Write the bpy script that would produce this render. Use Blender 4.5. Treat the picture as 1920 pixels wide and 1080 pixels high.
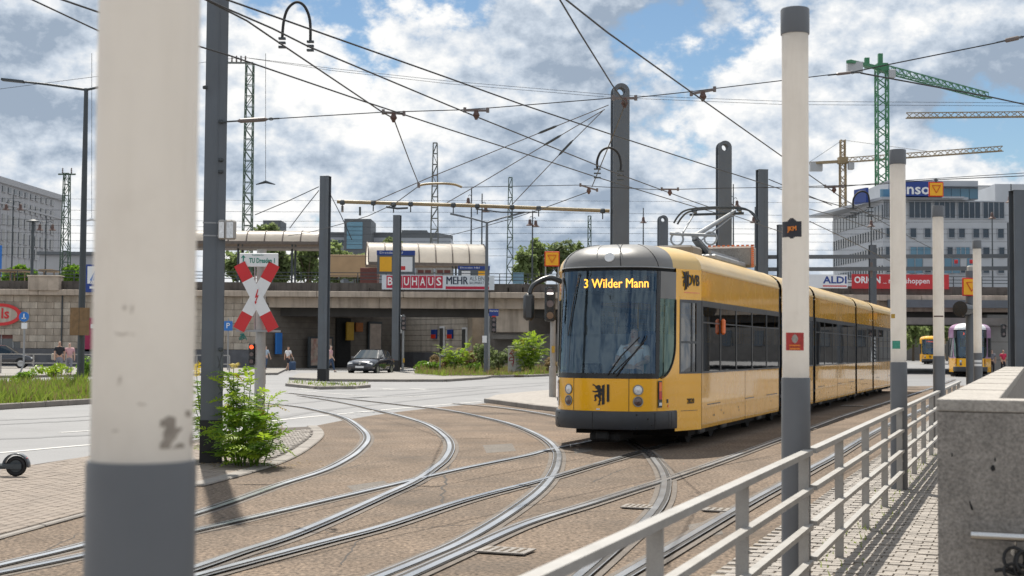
import bpy, bmesh, math, random
from mathutils import Vector, Matrix, noise
random.seed(7)
for _o in list(bpy.data.objects): bpy.data.objects.remove(_o, do_unlink=True)
S = bpy.context.scene
COL = S.collection
R = math.radians
# ------------------------------------------------------------------ camera
FPX, CAMH = 2600.0, 1.65
PITCH, ROLL = math.atan(112/FPX), math.atan(.0066)
_f = Vector((0, math.cos(PITCH), math.sin(PITCH)))
_u0 = Vector((0, -math.sin(PITCH), math.cos(PITCH))); _r0 = Vector((1, 0, 0))
_r = _r0*math.cos(ROLL) + _u0*math.sin(ROLL); _u = _u0*math.cos(ROLL) - _r0*math.sin(ROLL)
EYE = Vector((0, 0, CAMH))
cam = bpy.data.cameras.new('camera'); camo = bpy.data.objects.new('camera', cam); COL.objects.link(camo)
camo.matrix_world = Matrix(((_r.x, _u.x, -_f.x, 0), (_r.y, _u.y, -_f.y, 0), (_r.z, _u.z, -_f.z, CAMH), (0, 0, 0, 1)))
cam.sensor_width = 36; cam.lens = FPX/1920*36; cam.clip_end = 5000; cam.clip_start = .05
cam.dof.use_dof = True; cam.dof.focus_distance = 24; cam.dof.aperture_fstop = 4.5
S.camera = camo
# ------------------------------------------------------------------ sun and sky
SUN_EL, SH = R(60), Vector((.235, -.972)).normalized()      # SH: the way shadows fall on the ground
sd = Vector((-SH.x*math.cos(SUN_EL), -SH.y*math.cos(SUN_EL), math.sin(SUN_EL)))   # towards the sun
sl = bpy.data.lights.new('sun', 'SUN'); sl.energy = 5.0; sl.angle = R(.53); sl.color = (1, .94, .84)
so = bpy.data.objects.new('sun', sl); COL.objects.link(so); so.rotation_euler = sd.to_track_quat('Z', 'Y').to_euler(); so.location = (0, 0, 60)
W = bpy.data.worlds.new("World"); S.world = W; W.use_nodes = True
nt = W.node_tree; N = nt.nodes; L = nt.links; N.clear()
def nd(t, **k):
    n = N.new(t)
    for a, b in k.items(): setattr(n, a, b)
    return n
def wmath(op, a, b=None, clamp=False):
    n = nd('ShaderNodeMath', operation=op, use_clamp=clamp)
    for i, v in enumerate((a, b)):
        if v is None: continue
        if isinstance(v, (int, float)): n.inputs[i].default_value = v
        else: L.new(v, n.inputs[i])
    return n.outputs[0]
sky = nd('ShaderNodeTexSky', sky_type='NISHITA', sun_disc=False, sun_elevation=SUN_EL, sun_rotation=math.atan2(sd.x, sd.y))
sky.air_density = 1.0; sky.dust_density = .05; sky.ozone_density = 1.5
tc = nd('ShaderNodeTexCoord')
LOC = (12.7, 2.2, 5.3)
mp = nd('ShaderNodeMapping'); L.new(tc.outputs['Generated'], mp.inputs[0]); mp.inputs['Scale'].default_value = (1, 1, 1.45); mp.inputs['Location'].default_value = LOC
def cloud(vec, sc, det, rough, dist=.0):
    n = nd('ShaderNodeTexNoise'); L.new(vec, n.inputs['Vector']); n.inputs['Scale'].default_value = sc
    n.inputs['Detail'].default_value = det; n.inputs['Roughness'].default_value = rough; n.inputs['Distortion'].default_value = dist
    return n.outputs['Fac']
def shifted(k):
    off = nd('ShaderNodeVectorMath', operation='ADD'); L.new(mp.outputs[0], off.inputs[0]); off.inputs[1].default_value = (sd.x*k, sd.y*k*.5, k); return off.outputs[0]
def maprange(v, lo, hi, a=0.0, b=1.0):
    r = nd('ShaderNodeMapRange', interpolation_type='SMOOTHSTEP'); L.new(v, r.inputs[0]); r.inputs[1].default_value = lo; r.inputs[2].default_value = hi; r.inputs[3].default_value = a; r.inputs[4].default_value = b; return r.outputs[0]
CS = 7.0
n1 = cloud(mp.outputs[0], CS, 12, .60); n2 = cloud(shifted(.013), CS, 12, .60); n2b = cloud(shifted(.06), CS, 4, .5); n3 = cloud(mp.outputs[0], 3.2, 2, .5); n4 = cloud(mp.outputs[0], 5.5, 5, .55)
d1 = wmath('ADD', n1, wmath('MULTIPLY', wmath('SUBTRACT', n3, .5), .55))
cover = maprange(d1, .345, .415)
edge = wmath('MULTIPLY', wmath('SUBTRACT', n1, n2), 4.0)                      # small billows lit from above
body = wmath('MULTIPLY', wmath('SUBTRACT', n1, n2b), 1.9)
belly = maprange(n4, .40, .62, 0.0, .55)                                       # thick bellies in shade
litf = wmath('SUBTRACT', wmath('ADD', wmath('ADD', edge, body), .76), belly, True)
ramp = nd('ShaderNodeValToRGB'); L.new(litf, ramp.inputs[0])
e = ramp.color_ramp.elements
CB = 10.0
e[0].position = .0; e[0].color = (.35*CB, .43*CB, .54*CB, 1)
e[1].position = .84; e[1].color = (1.02*CB, 1.02*CB, 1.01*CB, 1)
m = e.new(.40); m.color = (.63*CB, .705*CB, .80*CB, 1)
skt = nd('ShaderNodeVectorMath', operation='MULTIPLY'); L.new(sky.outputs[0], skt.inputs[0]); skt.inputs[1].default_value = (.88, .95, .97)
mix = nd('ShaderNodeMix', data_type='RGBA'); L.new(cover, mix.inputs[0]); L.new(skt.outputs[0], mix.inputs[6]); L.new(ramp.outputs[0], mix.inputs[7])
bg = nd('ShaderNodeBackground'); L.new(mix.outputs[2], bg.inputs[0]); bg.inputs[1].default_value = .074
wo = nd('ShaderNodeOutputWorld'); L.new(bg.outputs[0], wo.inputs[0])
vs = S.view_settings; S.display_settings.display_device = 'sRGB'
vs.view_transform = 'Standard'; vs.look = 'None'; vs.gamma = 1; vs.use_curve_mapping = False; vs.exposure = .42
S.cycles.max_bounces = 8; S.cycles.transparent_max_bounces = 24; S.cycles.use_denoising = True
# ------------------------------------------------------------------ pixels of the photograph to points of the place
def ray(px, py): return _f + _r*((px-960)/FPX) - _u*((py-540)/FPX)
def P(px, py, Y):
    d = ray(px, py); return EYE + d*(Y/d.y)
def G(px, py, z=0.0):
    d = ray(px, py); return EYE + d*((z-CAMH)/d.z)
def G2(px, py): return G(px, py).xy.to_tuple()
# ------------------------------------------------------------------ materials
MATS = {}
def mat(name, col, rough=.6, metal=0, var=.15, vs=4.0, fine=.0, fs=120, bump=0, bs=60, coat=0, emis=0, ecol=None, spec=.5, dirt=0, dirtcol=(.08, .065, .05), ds=1.3, trans=0, world=False, streak=0):
    m = bpy.data.materials.new(name); m.use_nodes = True; t = m.node_tree; n = t.nodes; l = t.links
    b = n['Principled BSDF']; MATS[name] = m
    b.inputs['Roughness'].default_value = rough; b.inputs['Metallic'].default_value = metal
    b.inputs['Coat Weight'].default_value = coat; b.inputs['Coat Roughness'].default_value = .04; b.inputs['Specular IOR Level'].default_value = spec
    if world: src = n.new('ShaderNodeNewGeometry').outputs['Position']
    else: src = n.new('ShaderNodeTexCoord').outputs['Object']
    def noi(sc, det=4, ro=.55):
        k = n.new('ShaderNodeTexNoise'); k.inputs['Scale'].default_value = sc; k.inputs['Detail'].default_value = det; k.inputs['Roughness'].default_value = ro
        l.new(src, k.inputs['Vector']); return k.outputs['Fac']
    def mul(c, f, lo, hi):
        r = n.new('ShaderNodeMapRange'); l.new(f, r.inputs[0]); r.inputs[1].default_value = .25; r.inputs[2].default_value = .75; r.inputs[3].default_value = lo; r.inputs[4].default_value = hi
        x = n.new('ShaderNodeVectorMath'); x.operation = 'SCALE'; l.new(c, x.inputs[0]); l.new(r.outputs[0], x.inputs['Scale']); return x.outputs[0]
    rgb = n.new('ShaderNodeRGB'); rgb.outputs[0].default_value = (*col, 1); c = rgb.outputs[0]
    if var: c = mul(c, noi(vs), 1-var, 1+var)
    if fine: c = mul(c, noi(fs, 2), 1-fine, 1+fine)
    if dirt:
        k = noi(ds, 7, .65); r = n.new('ShaderNodeMapRange'); l.new(k, r.inputs[0]); r.inputs[1].default_value = .48; r.inputs[2].default_value = .72; r.inputs[3].default_value = 0; r.inputs[4].default_value = dirt
        x = n.new('ShaderNodeMix'); x.data_type = 'RGBA'; l.new(r.outputs[0], x.inputs[0]); l.new(c, x.inputs[6]); x.inputs[7].default_value = (*dirtcol, 1); c = x.outputs[2]
    if streak:                                               # rain streaks run down the face
        mpn = n.new('ShaderNodeMapping'); mpn.inputs['Scale'].default_value = (1, 1, .10); l.new(src, mpn.inputs[0])
        k = n.new('ShaderNodeTexNoise'); k.inputs['Scale'].default_value = ds*3.5; k.inputs['Detail'].default_value = 6; k.inputs['Roughness'].default_value = .6; l.new(mpn.outputs[0], k.inputs['Vector'])
        r = n.new('ShaderNodeMapRange'); l.new(k.outputs['Fac'], r.inputs[0]); r.inputs[1].default_value = .48; r.inputs[2].default_value = .70; r.inputs[3].default_value = 0; r.inputs[4].default_value = streak
        x = n.new('ShaderNodeMix'); x.data_type = 'RGBA'; l.new(r.outputs[0], x.inputs[0]); l.new(c, x.inputs[6]); x.inputs[7].default_value = (*dirtcol, 1); c = x.outputs[2]
    l.new(c, b.inputs['Base Color'])
    if rough > .12:
        r = n.new('ShaderNodeMapRange'); l.new(noi(vs*2.3), r.inputs[0]); r.inputs[3].default_value = max(.02, rough-.12); r.inputs[4].default_value = min(1, rough+.12); l.new(r.outputs[0], b.inputs['Roughness'])
    if bump:
        k = n.new('ShaderNodeBump'); k.inputs['Strength'].default_value = bump; k.inputs['Distance'].default_value = .02; l.new(noi(bs, 4), k.inputs['Height']); l.new(k.outputs[0], b.inputs['Normal']); l.new(k.outputs[0], b.inputs['Coat Normal'])
    if emis: b.inputs['Emission Color'].default_value = (*(ecol or col), 1); b.inputs['Emission Strength'].default_value = emis
    if trans:                                                # thin sheets that let light through
        tr = n.new('ShaderNodeBsdfTranslucent'); l.new(c, tr.inputs[0]); mx = n.new('ShaderNodeMixShader'); mx.inputs[0].default_value = trans
        l.new(b.outputs[0], mx.inputs[1]); l.new(tr.outputs[0], mx.inputs[2]); l.new(mx.outputs[0], n['Material Output'].inputs[0])
    return m
def glass(name, tint, ior=1.5, base=.06, rough=.015, bump=0, gcol=(1, 1, 1)):
    m = bpy.data.materials.new(name); m.use_nodes = True; t = m.node_tree; n = t.nodes; l = t.links; n.remove(n['Principled BSDF'])
    tr = n.new('ShaderNodeBsdfTransparent'); tr.inputs[0].default_value = (*tint, 1)
    gl = n.new('ShaderNodeBsdfAnisotropic'); gl.inputs['Roughness'].default_value = rough; gl.inputs[0].default_value = (*gcol, 1)
    if bump:
        tcn = n.new('ShaderNodeTexCoord'); k = n.new('ShaderNodeTexNoise'); k.inputs['Scale'].default_value = 1.4; l.new(tcn.outputs['Object'], k.inputs[0])
        bp = n.new('ShaderNodeBump'); bp.inputs['Strength'].default_value = bump; bp.inputs['Distance'].default_value = .05; l.new(k.outputs[0], bp.inputs['Height']); l.new(bp.outputs[0], gl.inputs['Normal'])
    fr = n.new('ShaderNodeFresnel'); fr.inputs[0].default_value = ior
    ad = n.new('ShaderNodeMath'); ad.operation = 'ADD'; ad.use_clamp = True; l.new(fr.outputs[0], ad.inputs[0]); ad.inputs[1].default_value = base
    mx = n.new('ShaderNodeMixShader'); l.new(ad.outputs[0], mx.inputs[0]); l.new(tr.outputs[0], mx.inputs[1]); l.new(gl.outputs[0], mx.inputs[2]); l.new(mx.outputs[0], n['Material Output'].inputs[0])
    MATS[name] = m; return m
# ------------------------------------------------------------------ mesh building
class MB:
    def __init__(s): s.v = []; s.f = []; s.m = []
    def add(s, vs, fs, mi=0):
        o = len(s.v); s.v += [Vector(x) for x in vs]; s.f += [tuple(i+o for i in q) for q in fs]; s.m += [mi]*len(fs); return s
    def box(s, c, d, rz=0, rot=None, mi=0):
        M = rot if rot else Matrix.Rotation(rz, 3, 'Z'); h = Vector(d)/2; c = Vector(c)
        vs = [c + M @ Vector((x*h.x, y*h.y, z*h.z)) for z in (-1, 1) for y in (-1, 1) for x in (-1, 1)]
        return s.add(vs, [(0, 2, 3, 1), (4, 5, 7, 6), (0, 1, 5, 4), (2, 6, 7, 3), (0, 4, 6, 2), (1, 3, 7, 5)], mi)
    def bbox(s, c, d, b=.02, rz=0, rot=None, mi=0):         # chamfered box
        M = rot if rot else Matrix.Rotation(rz, 3, 'Z'); h = Vector(d)/2; c = Vector(c); b = min(b, h.x*.9, h.y*.9, h.z*.9)
        vs = []; 
        for sx in (-1, 1):
            for sy in (-1, 1):
                for sz in (-1, 1):
                    vs += [Vector((sx*(h.x-b), sy*(h.y-b), sz*h.z)), Vector((sx*(h.x-b), sy*h.y, sz*(h.z-b))), Vector((sx*h.x, sy*(h.y-b), sz*(h.z-b)))]
        bm = bmesh.new()
        for q in vs: bm.verts.new(q)
        bmesh.ops.convex_hull(bm, input=bm.verts[:]); bm.verts.ensure_lookup_table(); bm.verts.index_update()
        s.add([c + M @ q.co for q in bm.verts], [tuple(q.index for q in f.verts) for f in bm.faces], mi); bm.free(); return s
    def bar(s, a, b, w, h, mi=0, up=(0, 0, 1)):             # rectangular bar from a to b
        a = Vector(a); b = Vector(b); d = (b-a); ln = d.length; d.normalize(); x = d.cross(Vector(up))
        if x.length < 1e-4: x = d.cross(Vector((1, 0, 0)))
        x.normalize(); z = x.cross(d); M = Matrix((x, d, z)).transposed()
        return s.box((a+b)/2, (w, ln, h), rot=M, mi=mi)
    def tube(s, path, r, n=6, closed=False, caps=True, mi=0):
        p = [Vector(q) for q in path]; k = len(p); rr = r if isinstance(r, (list, tuple)) else [r]*k; o = len(s.v); ref = None
        for i in range(k):
            t = (p[(i+1) % k]-p[i-1]) if closed else (p[min(i+1, k-1)]-p[max(i-1, 0)])
            t.normalize()
            if ref is None: ref = t.cross(Vector((0, 0, 1))); ref = ref if ref.length > .05 else t.cross(Vector((1, 0, 0)))
            ref = ref - t*ref.dot(t); ref.normalize(); b = t.cross(ref)
            for j in range(n):
                a = 2*math.pi*j/n; s.v.append(p[i] + (ref*math.cos(a)+b*math.sin(a))*rr[i])
        for i in range(k if closed else k-1):
            i2 = (i+1) % k
            for j in range(n):
                s.f.append((o+i*n+j, o+i*n+(j+1) % n, o+i2*n+(j+1) % n, o+i2*n+j)); s.m.append(mi)
        if caps and not closed:
            s.f.append(tuple(o+j for j in range(n))[::-1]); s.f.append(tuple(o+(k-1)*n+j for j in range(n))); s.m += [mi, mi]
        return s
    def cyl(s, a, b, r, r2=None, n=16, mi=0): return s.tube([a, b], [r, r if r2 is None else r2], n, mi=mi)
    def lathe(s, c, prof, n=20, mi=0):                      # prof: (radius, z) bottom to top about the vertical
        c = Vector(c); o = len(s.v); k = len(prof)
        for r, z in prof:
            for j in range(n): a = 2*math.pi*j/n; s.v.append(c+Vector((r*math.cos(a), r*math.sin(a), z)))
        for i in range(k-1):
            for j in range(n): s.f.append((o+i*n+j, o+i*n+(j+1) % n, o+(i+1)*n+(j+1) % n, o+(i+1)*n+j)); s.m.append(mi)
        s.f.append(tuple(o+j for j in range(n))[::-1]); s.f.append(tuple(o+(k-1)*n+j for j in range(n))); s.m += [mi, mi]
        return s
    def prism(s, pts, z0, z1, mi=0):                        # polygon in plan, from z0 to z1
        k = len(pts); A = sum(pts[i][0]*pts[(i+1) % k][1]-pts[(i+1) % k][0]*pts[i][1] for i in range(k))
        if A < 0: pts = pts[::-1]
        vs = [Vector((x, y, z0)) for x, y in pts]+[Vector((x, y, z1)) for x, y in pts]
        return s.add(vs, [tuple(range(k))[::-1], tuple(range(k, 2*k))]+[(i, (i+1) % k, k+(i+1) % k, k+i) for i in range(k)], mi)
    def extr(s, pts, o, ex, ey, en, t, mi=0):               # outline pts in the plane (ex, ey) at o, thickness t along en
        o, ex, ey, en = Vector(o), Vector(ex), Vector(ey), Vector(en); k = len(pts)
        A = sum(pts[i][0]*pts[(i+1) % k][1]-pts[(i+1) % k][0]*pts[i][1] for i in range(k))
        if A < 0: pts = pts[::-1]
        vs = [o+ex*x+ey*y for x, y in pts]+[o+ex*x+ey*y+en*t for x, y in pts]
        return s.add(vs, [tuple(range(k))[::-1], tuple(range(k, 2*k))]+[(i, (i+1) % k, k+(i+1) % k, k+i) for i in range(k)], mi)
    def grid(s, rows, mi=0, flip=False, closed=False):
        o = len(s.v); k = len(rows[0])
        for r in rows: s.v += [Vector(q) for q in r]
        for i in range(len(rows)-1):
            for j in range(k if closed else k-1):
                j2 = (j+1) % k; q = (o+i*k+j, o+i*k+j2, o+(i+1)*k+j2, o+(i+1)*k+j); s.f.append(q[::-1] if flip else q); s.m.append(mi)
        return s
    def mesh(s, name, mats, off=None, smooth=None, fix=False):
        me = bpy.data.meshes.new(name); vs = [(v-off) for v in s.v] if off is not None else s.v
        me.from_pydata([tuple(v) for v in vs], [], s.f)
        for x in (mats if isinstance(mats, (list, tuple)) else [mats]): me.materials.append(MATS[x] if isinstance(x, str) else x)
        if any(s.m): me.polygons.foreach_set('material_index', s.m)
        if fix:
            bm = bmesh.new(); bm.from_mesh(me); bmesh.ops.recalc_face_normals(bm, faces=bm.faces[:]); bm.to_mesh(me); bm.free()
        if smooth:
            me.polygons.foreach_set('use_smooth', [True]*len(me.polygons)); me.set_sharp_from_angle(angle=R(smooth))
        me.update(); return me
def rootof(o):
    while o.parent: o = o.parent
    return o
def obj(name, mb, mats, parent=None, world=False, smooth=None, fix=False, label=None, cat=None, group=None, kind=None):
    off = None
    if parent is not None and world: off = rootof(parent).location.copy()
    base = None
    if parent is None and kind is None and cat:             # a thing that is one mesh gets its origin at its own base
        xs = [v.x for v in mb.v]; ys = [v.y for v in mb.v]; base = Vector(((min(xs)+max(xs))/2, (min(ys)+max(ys))/2, min(v.z for v in mb.v))); off = base
    o = bpy.data.objects.new(name, mb.mesh(name, mats, off, smooth, fix)); COL.objects.link(o)
    if parent is not None: o.parent = parent
    if base is not None: o.location = base
    return tag(o, label, cat, group, kind)
def tag(o, label=None, cat=None, group=None, kind=None):
    for k, v in (('label', label), ('category', cat), ('group', group), ('kind', kind)):
        if v: o[k] = v
    return o
def thing(name, label, cat, loc=(0, 0, 0), rz=0, group=None):
    o = bpy.data.objects.new(name, None); COL.objects.link(o); o.empty_display_size = .2
    o.location = loc; o.rotation_euler = (0, 0, rz); return tag(o, label, cat, group)
def inst(name, me, parent, loc=(0, 0, 0), rot=None):
    o = bpy.data.objects.new(name, me); COL.objects.link(o); o.parent = parent; o.location = loc
    if rot is not None: o.rotation_euler = rot
    return o
def copy_tree(o, parent=None):
    c = o.copy(); COL.objects.link(c); c.parent = parent
    for ch in o.children: copy_tree(ch, c)
    return c
def text(name, s, size, parent, mat_, loc, ex=(1, 0, 0), up=(0, 0, 1), world=False, bold=.0, align='CENTER', width=None, ext=.002, kind=None):
    cu = bpy.data.curves.new(name, 'FONT'); cu.body = s; cu.size = size; cu.align_x = align; cu.align_y = 'CENTER'; cu.extrude = ext; cu.offset = 0 if 'M' in s else bold; cu.resolution_u = 2
    tmp = bpy.data.objects.new(name, cu); COL.objects.link(tmp); dg = bpy.context.evaluated_depsgraph_get()
    me = bpy.data.meshes.new_from_object(tmp.evaluated_get(dg)); bpy.data.objects.remove(tmp); bpy.data.curves.remove(cu)
    xs = [v.co.x for v in me.vertices]
    if not xs: xs = [0, 1]
    w = max(xs)-min(xs); ce = (max(xs)+min(xs))/2; k = (width/w) if width else 1
    ex = Vector(ex).normalized(); up = Vector(up); en = ex.cross(up).normalized(); up = en.cross(ex); lo = Vector(loc)
    if parent is not None and world: lo = lo-rootof(parent).location
    for v in me.vertices:
        q = v.co; v.co = lo+ex*((q.x-(ce if align == 'CENTER' else 0))*k)+up*q.y+en*q.z
    if 'M' in s and bold:                                    # heavier strokes for glyphs that the offset would break
        bm = bmesh.new(); bm.from_mesh(me)
        for j, dx in enumerate((-bold*1.6, bold*1.6)):
            b2 = bmesh.new(); b2.from_mesh(me); bmesh.ops.translate(b2, verts=b2.verts[:], vec=ex*dx+en*(.0006*(j+1))); t2 = bpy.data.meshes.new('t'); b2.to_mesh(t2); bm.from_mesh(t2); b2.free(); bpy.data.meshes.remove(t2)
        bm.to_mesh(me); bm.free()
    me.materials.clear(); me.materials.append(MATS[mat_]); me.update()
    o = bpy.data.objects.new(name, me); COL.objects.link(o); o.parent = parent
    return o
def crom(pts, n=6):                                          # smooth curve through points
    p = [Vector(q) for q in pts]; out = []
    for i in range(len(p)-1):
        a = p[max(i-1, 0)]; b = p[i]; c = p[i+1]; d = p[min(i+2, len(p)-1)]
        for k in range(n):
            t = k/n; out.append(.5*((2*b)+(c-a)*t+(2*a-5*b+4*c-d)*t*t+(3*b-a-3*c+d)*t**3))
    return out+[p[-1]]
def inside(x, y, poly):
    r = False; k = len(poly)
    for i in range(k):
        x1, y1 = poly[i]; x2, y2 = poly[i-1]
        if (y1 > y) != (y2 > y) and x < (x2-x1)*(y-y1)/(y2-y1)+x1: r = not r
    return r
# ------------------------------------------------------------------ palette
mat('asphalt', (.17, .17, .175), .62, var=.14, vs=.35, fine=.35, fs=55, bump=.25, bs=90, world=True, dirt=.35, dirtcol=(.12, .12, .125), ds=.25)
mat('tan_asphalt', (.152, .114, .084), .85, var=.24, vs=.8, fine=.85, fs=27, bump=.5, bs=70, world=True, dirt=.75, dirtcol=(.075, .060, .048), ds=.45, spec=.25)
mat('mortar', (.125, .105, .088), .85, var=.25, vs=3, fine=.3, fs=80, bump=.3, world=True)
mat('rail_steel', (.44, .46, .49), .30, metal=1, var=.08, vs=.25, world=True)
mat('rail_groove', (.03, .027, .025), .8, var=.3, world=True)
mat('paint_white', (.50, .49, .47), .6, var=.12, vs=2, fine=.15, world=True, dirt=.4, dirtcol=(.3, .3, .3), ds=2)
mat('paver', (.215, .178, .148), .85, var=.16, vs=2.5, fine=.2, fs=90, bump=.2, world=True)
mat('paver_joint', (.08, .066, .055), .95, var=.2, vs=5, world=True)
mat('sett', (.27, .245, .22), .75, var=.25, vs=6, fine=.3, fs=90, bump=.4, world=True)
mat('sett_joint', (.12, .10, .08), .95, var=.3, vs=2, fine=.3, world=True, dirt=.5, dirtcol=(.25, .19, .11), ds=1.2)
mat('kerb', (.225, .205, .185), .8, var=.2, vs=2, fine=.25, bump=.3, world=True)
mat('pavement', (.225, .212, .195), .85, var=.15, vs=1, fine=.2, world=True)
mat('soil', (.10, .075, .05), .95, var=.3, vs=2, bump=.5, world=True)
mat('grass', (.23, .31, .045), .8, var=.4, vs=3, trans=.35)
mat('dry_grass', (.27, .20, .10), .85, var=.3, vs=3, trans=.3)
mat('leaf', (.15, .27, .025), .45, var=.35, vs=7, trans=.48)
mat('leaf_bright', (.29, .41, .03), .45, var=.3, vs=7, trans=.5)
mat('leaf_yellow', (.46, .34, .02), .5, var=.3, vs=7, trans=.45)
mat('leaf_far', (.21, .27, .10), .7, var=.35, vs=1.5, trans=.6)
mat('leaf_dark', (.17, .215, .085), .7, var=.35, vs=1.5, trans=.55)
mat('bark', (.10, .075, .05), .9, var=.3, vs=6, bump=.5)
mat('steel_grey', (.105, .120, .138), .42, var=.12, vs=1.2, spec=.5, dirt=.25, dirtcol=(.10, .10, .10), ds=1.5, streak=.35)
mat('steel_dark', (.045, .055, .062), .45, var=.15, vs=2)
mat('dark_recess', (.012, .013, .014), .8, var=.2)
mat('galv', (.30, .31, .32), .45, metal=.35, var=.15, vs=3, fine=.1)
mat('fence_steel', (.34, .328, .31), .5, var=.12, vs=4, fine=.1, dirt=.3, dirtcol=(.2, .17, .14), ds=3)
mat('tube_white', (.86, .825, .775), .38, var=.04, vs=2, trans=.50, dirt=.22, dirtcol=(.50, .45, .39), ds=3.2, streak=.15)
mat('tube_grey', (.125, .132, .143), .45, var=.12, vs=3, dirt=.25, dirtcol=(.12, .12, .12), ds=3, streak=.5)
mat('grime', (.34, .295, .25), .8, var=.3, vs=20)
mat('wall_concrete', (.275, .252, .228), .8, var=.18, vs=5, fine=.40, fs=70, bump=.3, bs=60, dirt=.4, dirtcol=(.10, .095, .085), ds=2.2, streak=.2)
mat('cap_concrete', (.33, .305, .275), .8, var=.15, vs=4, fine=.3, fs=60, bump=.2)
mat('stainless', (.55, .55, .55), .22, metal=1, var=.08)
mat('rubber', (.016, .016, .017), .65, var=.2)
mat('wire', (.022, .023, .026), .5, var=.1)
mat('wire_copper', (.12, .09, .065), .5, var=.1, metal=.3)
mat('tube_tan', (.30, .235, .13), .5, var=.15, vs=2, dirt=.4, ds=3)
mat('insul', (.16, .13, .12), .4, var=.2)
mat('tram_yellow', (.90, .445, .004), .26, var=.05, vs=1, coat=.85, spec=.4, bump=.10, bs=1.3, dirt=.05, ds=1.5)
mat('tram_roof', (.66, .45, .17), .42, var=.08, vs=1.5, coat=.25, dirt=.35, dirtcol=(.45, .36, .22), ds=2.5)
mat('tram_grey', (.17, .165, .158), .42, var=.06, coat=.2)
mat('tram_dark', (.035, .038, .042), .35, var=.12, coat=.2)
mat('tram_bumper', (.032, .036, .043), .45, var=.12, spec=.5)
mat('tram_black', (.010, .011, .013), .25, var=.1)
mat('emblem', (.012, .012, .014), .4, var=0)
mat('under', (.012, .012, .012), .8, var=.3)
mat('tram_seat', (.03, .06, .15), .8)
mat('tram_inner', (.24, .25, .26), .7)
mat('tram_purple', (.36, .20, .34), .35, coat=.5)
glass('windscreen', (.72, .80, .85), base=.06, bump=.02, gcol=(.55, .75, .95))  # blue of the mirrored sky is put into the gloss colour
glass('tram_window', (.22, .235, .24), base=.10, bump=.015)
glass('cab_glass', (.42, .58, .50), base=.07, gcol=(.7, .95, .85))
glass('clear_glass', (.72, .80, .80), base=.08)
mat('lamp_glass', (.75, .77, .78), .08, coat=1, var=.25, vs=30)
mat('lamp_dark', (.10, .06, .055), .15, coat=1, var=.3, vs=30)
mat('lens_orange', (.85, .16, .01), .25, coat=1, var=.05)
mat('lens_red', (.55, .015, .015), .25, coat=1, var=.05)
mat('led_amber', (1, .42, .04), .5, emis=2.6, ecol=(1, .40, .03), var=0)
mat('led_red', (1, .12, .04), .5, emis=1.1, ecol=(1, .10, .03), var=0)
mat('led_white', (1, 1, 1), .5, emis=1.2, ecol=(1, .97, .9), var=0)
mat('sign_red', (.58, .012, .016), .4, var=.06, coat=.2)
mat('sign_white', (.76, .77, .78), .4, var=.05, coat=.2, dirt=.12, dirtcol=(.4, .4, .38), ds=4)
mat('sign_yellow', (.86, .43, .012), .4, var=.05)
mat('sign_orange_red', (.60, .03, .008), .4, var=.05)
mat('sign_blue', (.012, .045, .24), .4, var=.06)
mat('sign_blue_light', (.02, .16, .50), .4, var=.06)
mat('sign_green', (.01, .22, .16), .5, var=0)
mat('banner_white', (.62, .67, .72), .7, var=.08, vs=2)
mat('banner_red', (.50, .03, .035), .6, var=.1, vs=1)
mat('banner_crimson', (.46, .02, .055), .6, var=.1, vs=1)
mat('magenta', (.33, .015, .075), .5, var=.1)
mat('plywood', (.24, .145, .075), .8, var=.25, vs=5, dirt=.3, ds=4)
mat('text_dark', (.02, .03, .06), .6, var=0)
mat('text_white', (.80, .80, .80), .6, var=0)
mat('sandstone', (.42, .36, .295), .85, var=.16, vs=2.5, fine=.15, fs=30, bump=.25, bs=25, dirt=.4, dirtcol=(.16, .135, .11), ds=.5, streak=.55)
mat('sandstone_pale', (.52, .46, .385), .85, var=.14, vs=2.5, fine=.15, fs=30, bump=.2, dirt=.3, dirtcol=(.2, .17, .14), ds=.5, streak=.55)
mat('joint_dark', (.10, .085, .07), .95, var=.2)
mat('plinth', (.115, .118, .13), .8, var=.2, vs=2, dirt=.3, ds=.8)
mat('bridge_concrete', (.46, .385, .315), .85, var=.15, vs=1, fine=.12, dirt=.45, dirtcol=(.15, .125, .10), ds=.6, streak=.55)
mat('bridge_grey', (.20, .185, .17), .85, var=.2, vs=1, dirt=.4, ds=.6)
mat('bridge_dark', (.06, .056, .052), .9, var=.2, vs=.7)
mat('parapet', (.11, .095, .085), .9, var=.3, vs=2, dirt=.5, dirtcol=(.04, .035, .03), ds=1, streak=.55)
mat('mast_green', (.055, .095, .065), .6, var=.25, vs=2)
mat('mast_grey', (.13, .14, .13), .6, var=.25, vs=2)
mat('lamp_rust', (.10, .055, .045), .6, var=.2)
mat('crane_green', (.045, .19, .09), .5, var=.12)
mat('crane_yellow', (.27, .20, .11), .6, var=.2, vs=.5)
mat('crane_grey', (.42, .43, .44), .6, var=.1)
mat('canopy_glass', (.82, .77, .70), .35, var=.10, vs=.8, trans=.62, coat=.3, dirt=.2, dirtcol=(.4, .33, .25), ds=1)
mat('canopy_frame', (.16, .13, .11), .6, var=.2)
mat('office_wall', (.46, .48, .51), .6, var=.06, vs=.3)
mat('office_panel', (.36, .38, .41), .4, var=.06, vs=.3, metal=.2)
mat('office_glass', (.035, .05, .065), .06, var=.3, vs=.25, spec=.9)
mat('office_sky_glass', (.12, .25, .34), .06, var=.2, vs=.25, spec=.9)
mat('stone_office', (.40, .40, .41), .85, var=.1, vs=.2, dirt=.2, dirtcol=(.2, .2, .22), ds=.2)
mat('roof_grey', (.12, .13, .14), .6, var=.1)
mat('wood_orange', (.38, .26, .15), .7, var=.15, vs=1)
mat('rust_red', (.15, .05, .04), .7, var=.2)
mat('car_navy', (.016, .019, .03), .2, coat=1, var=.05)
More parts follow.
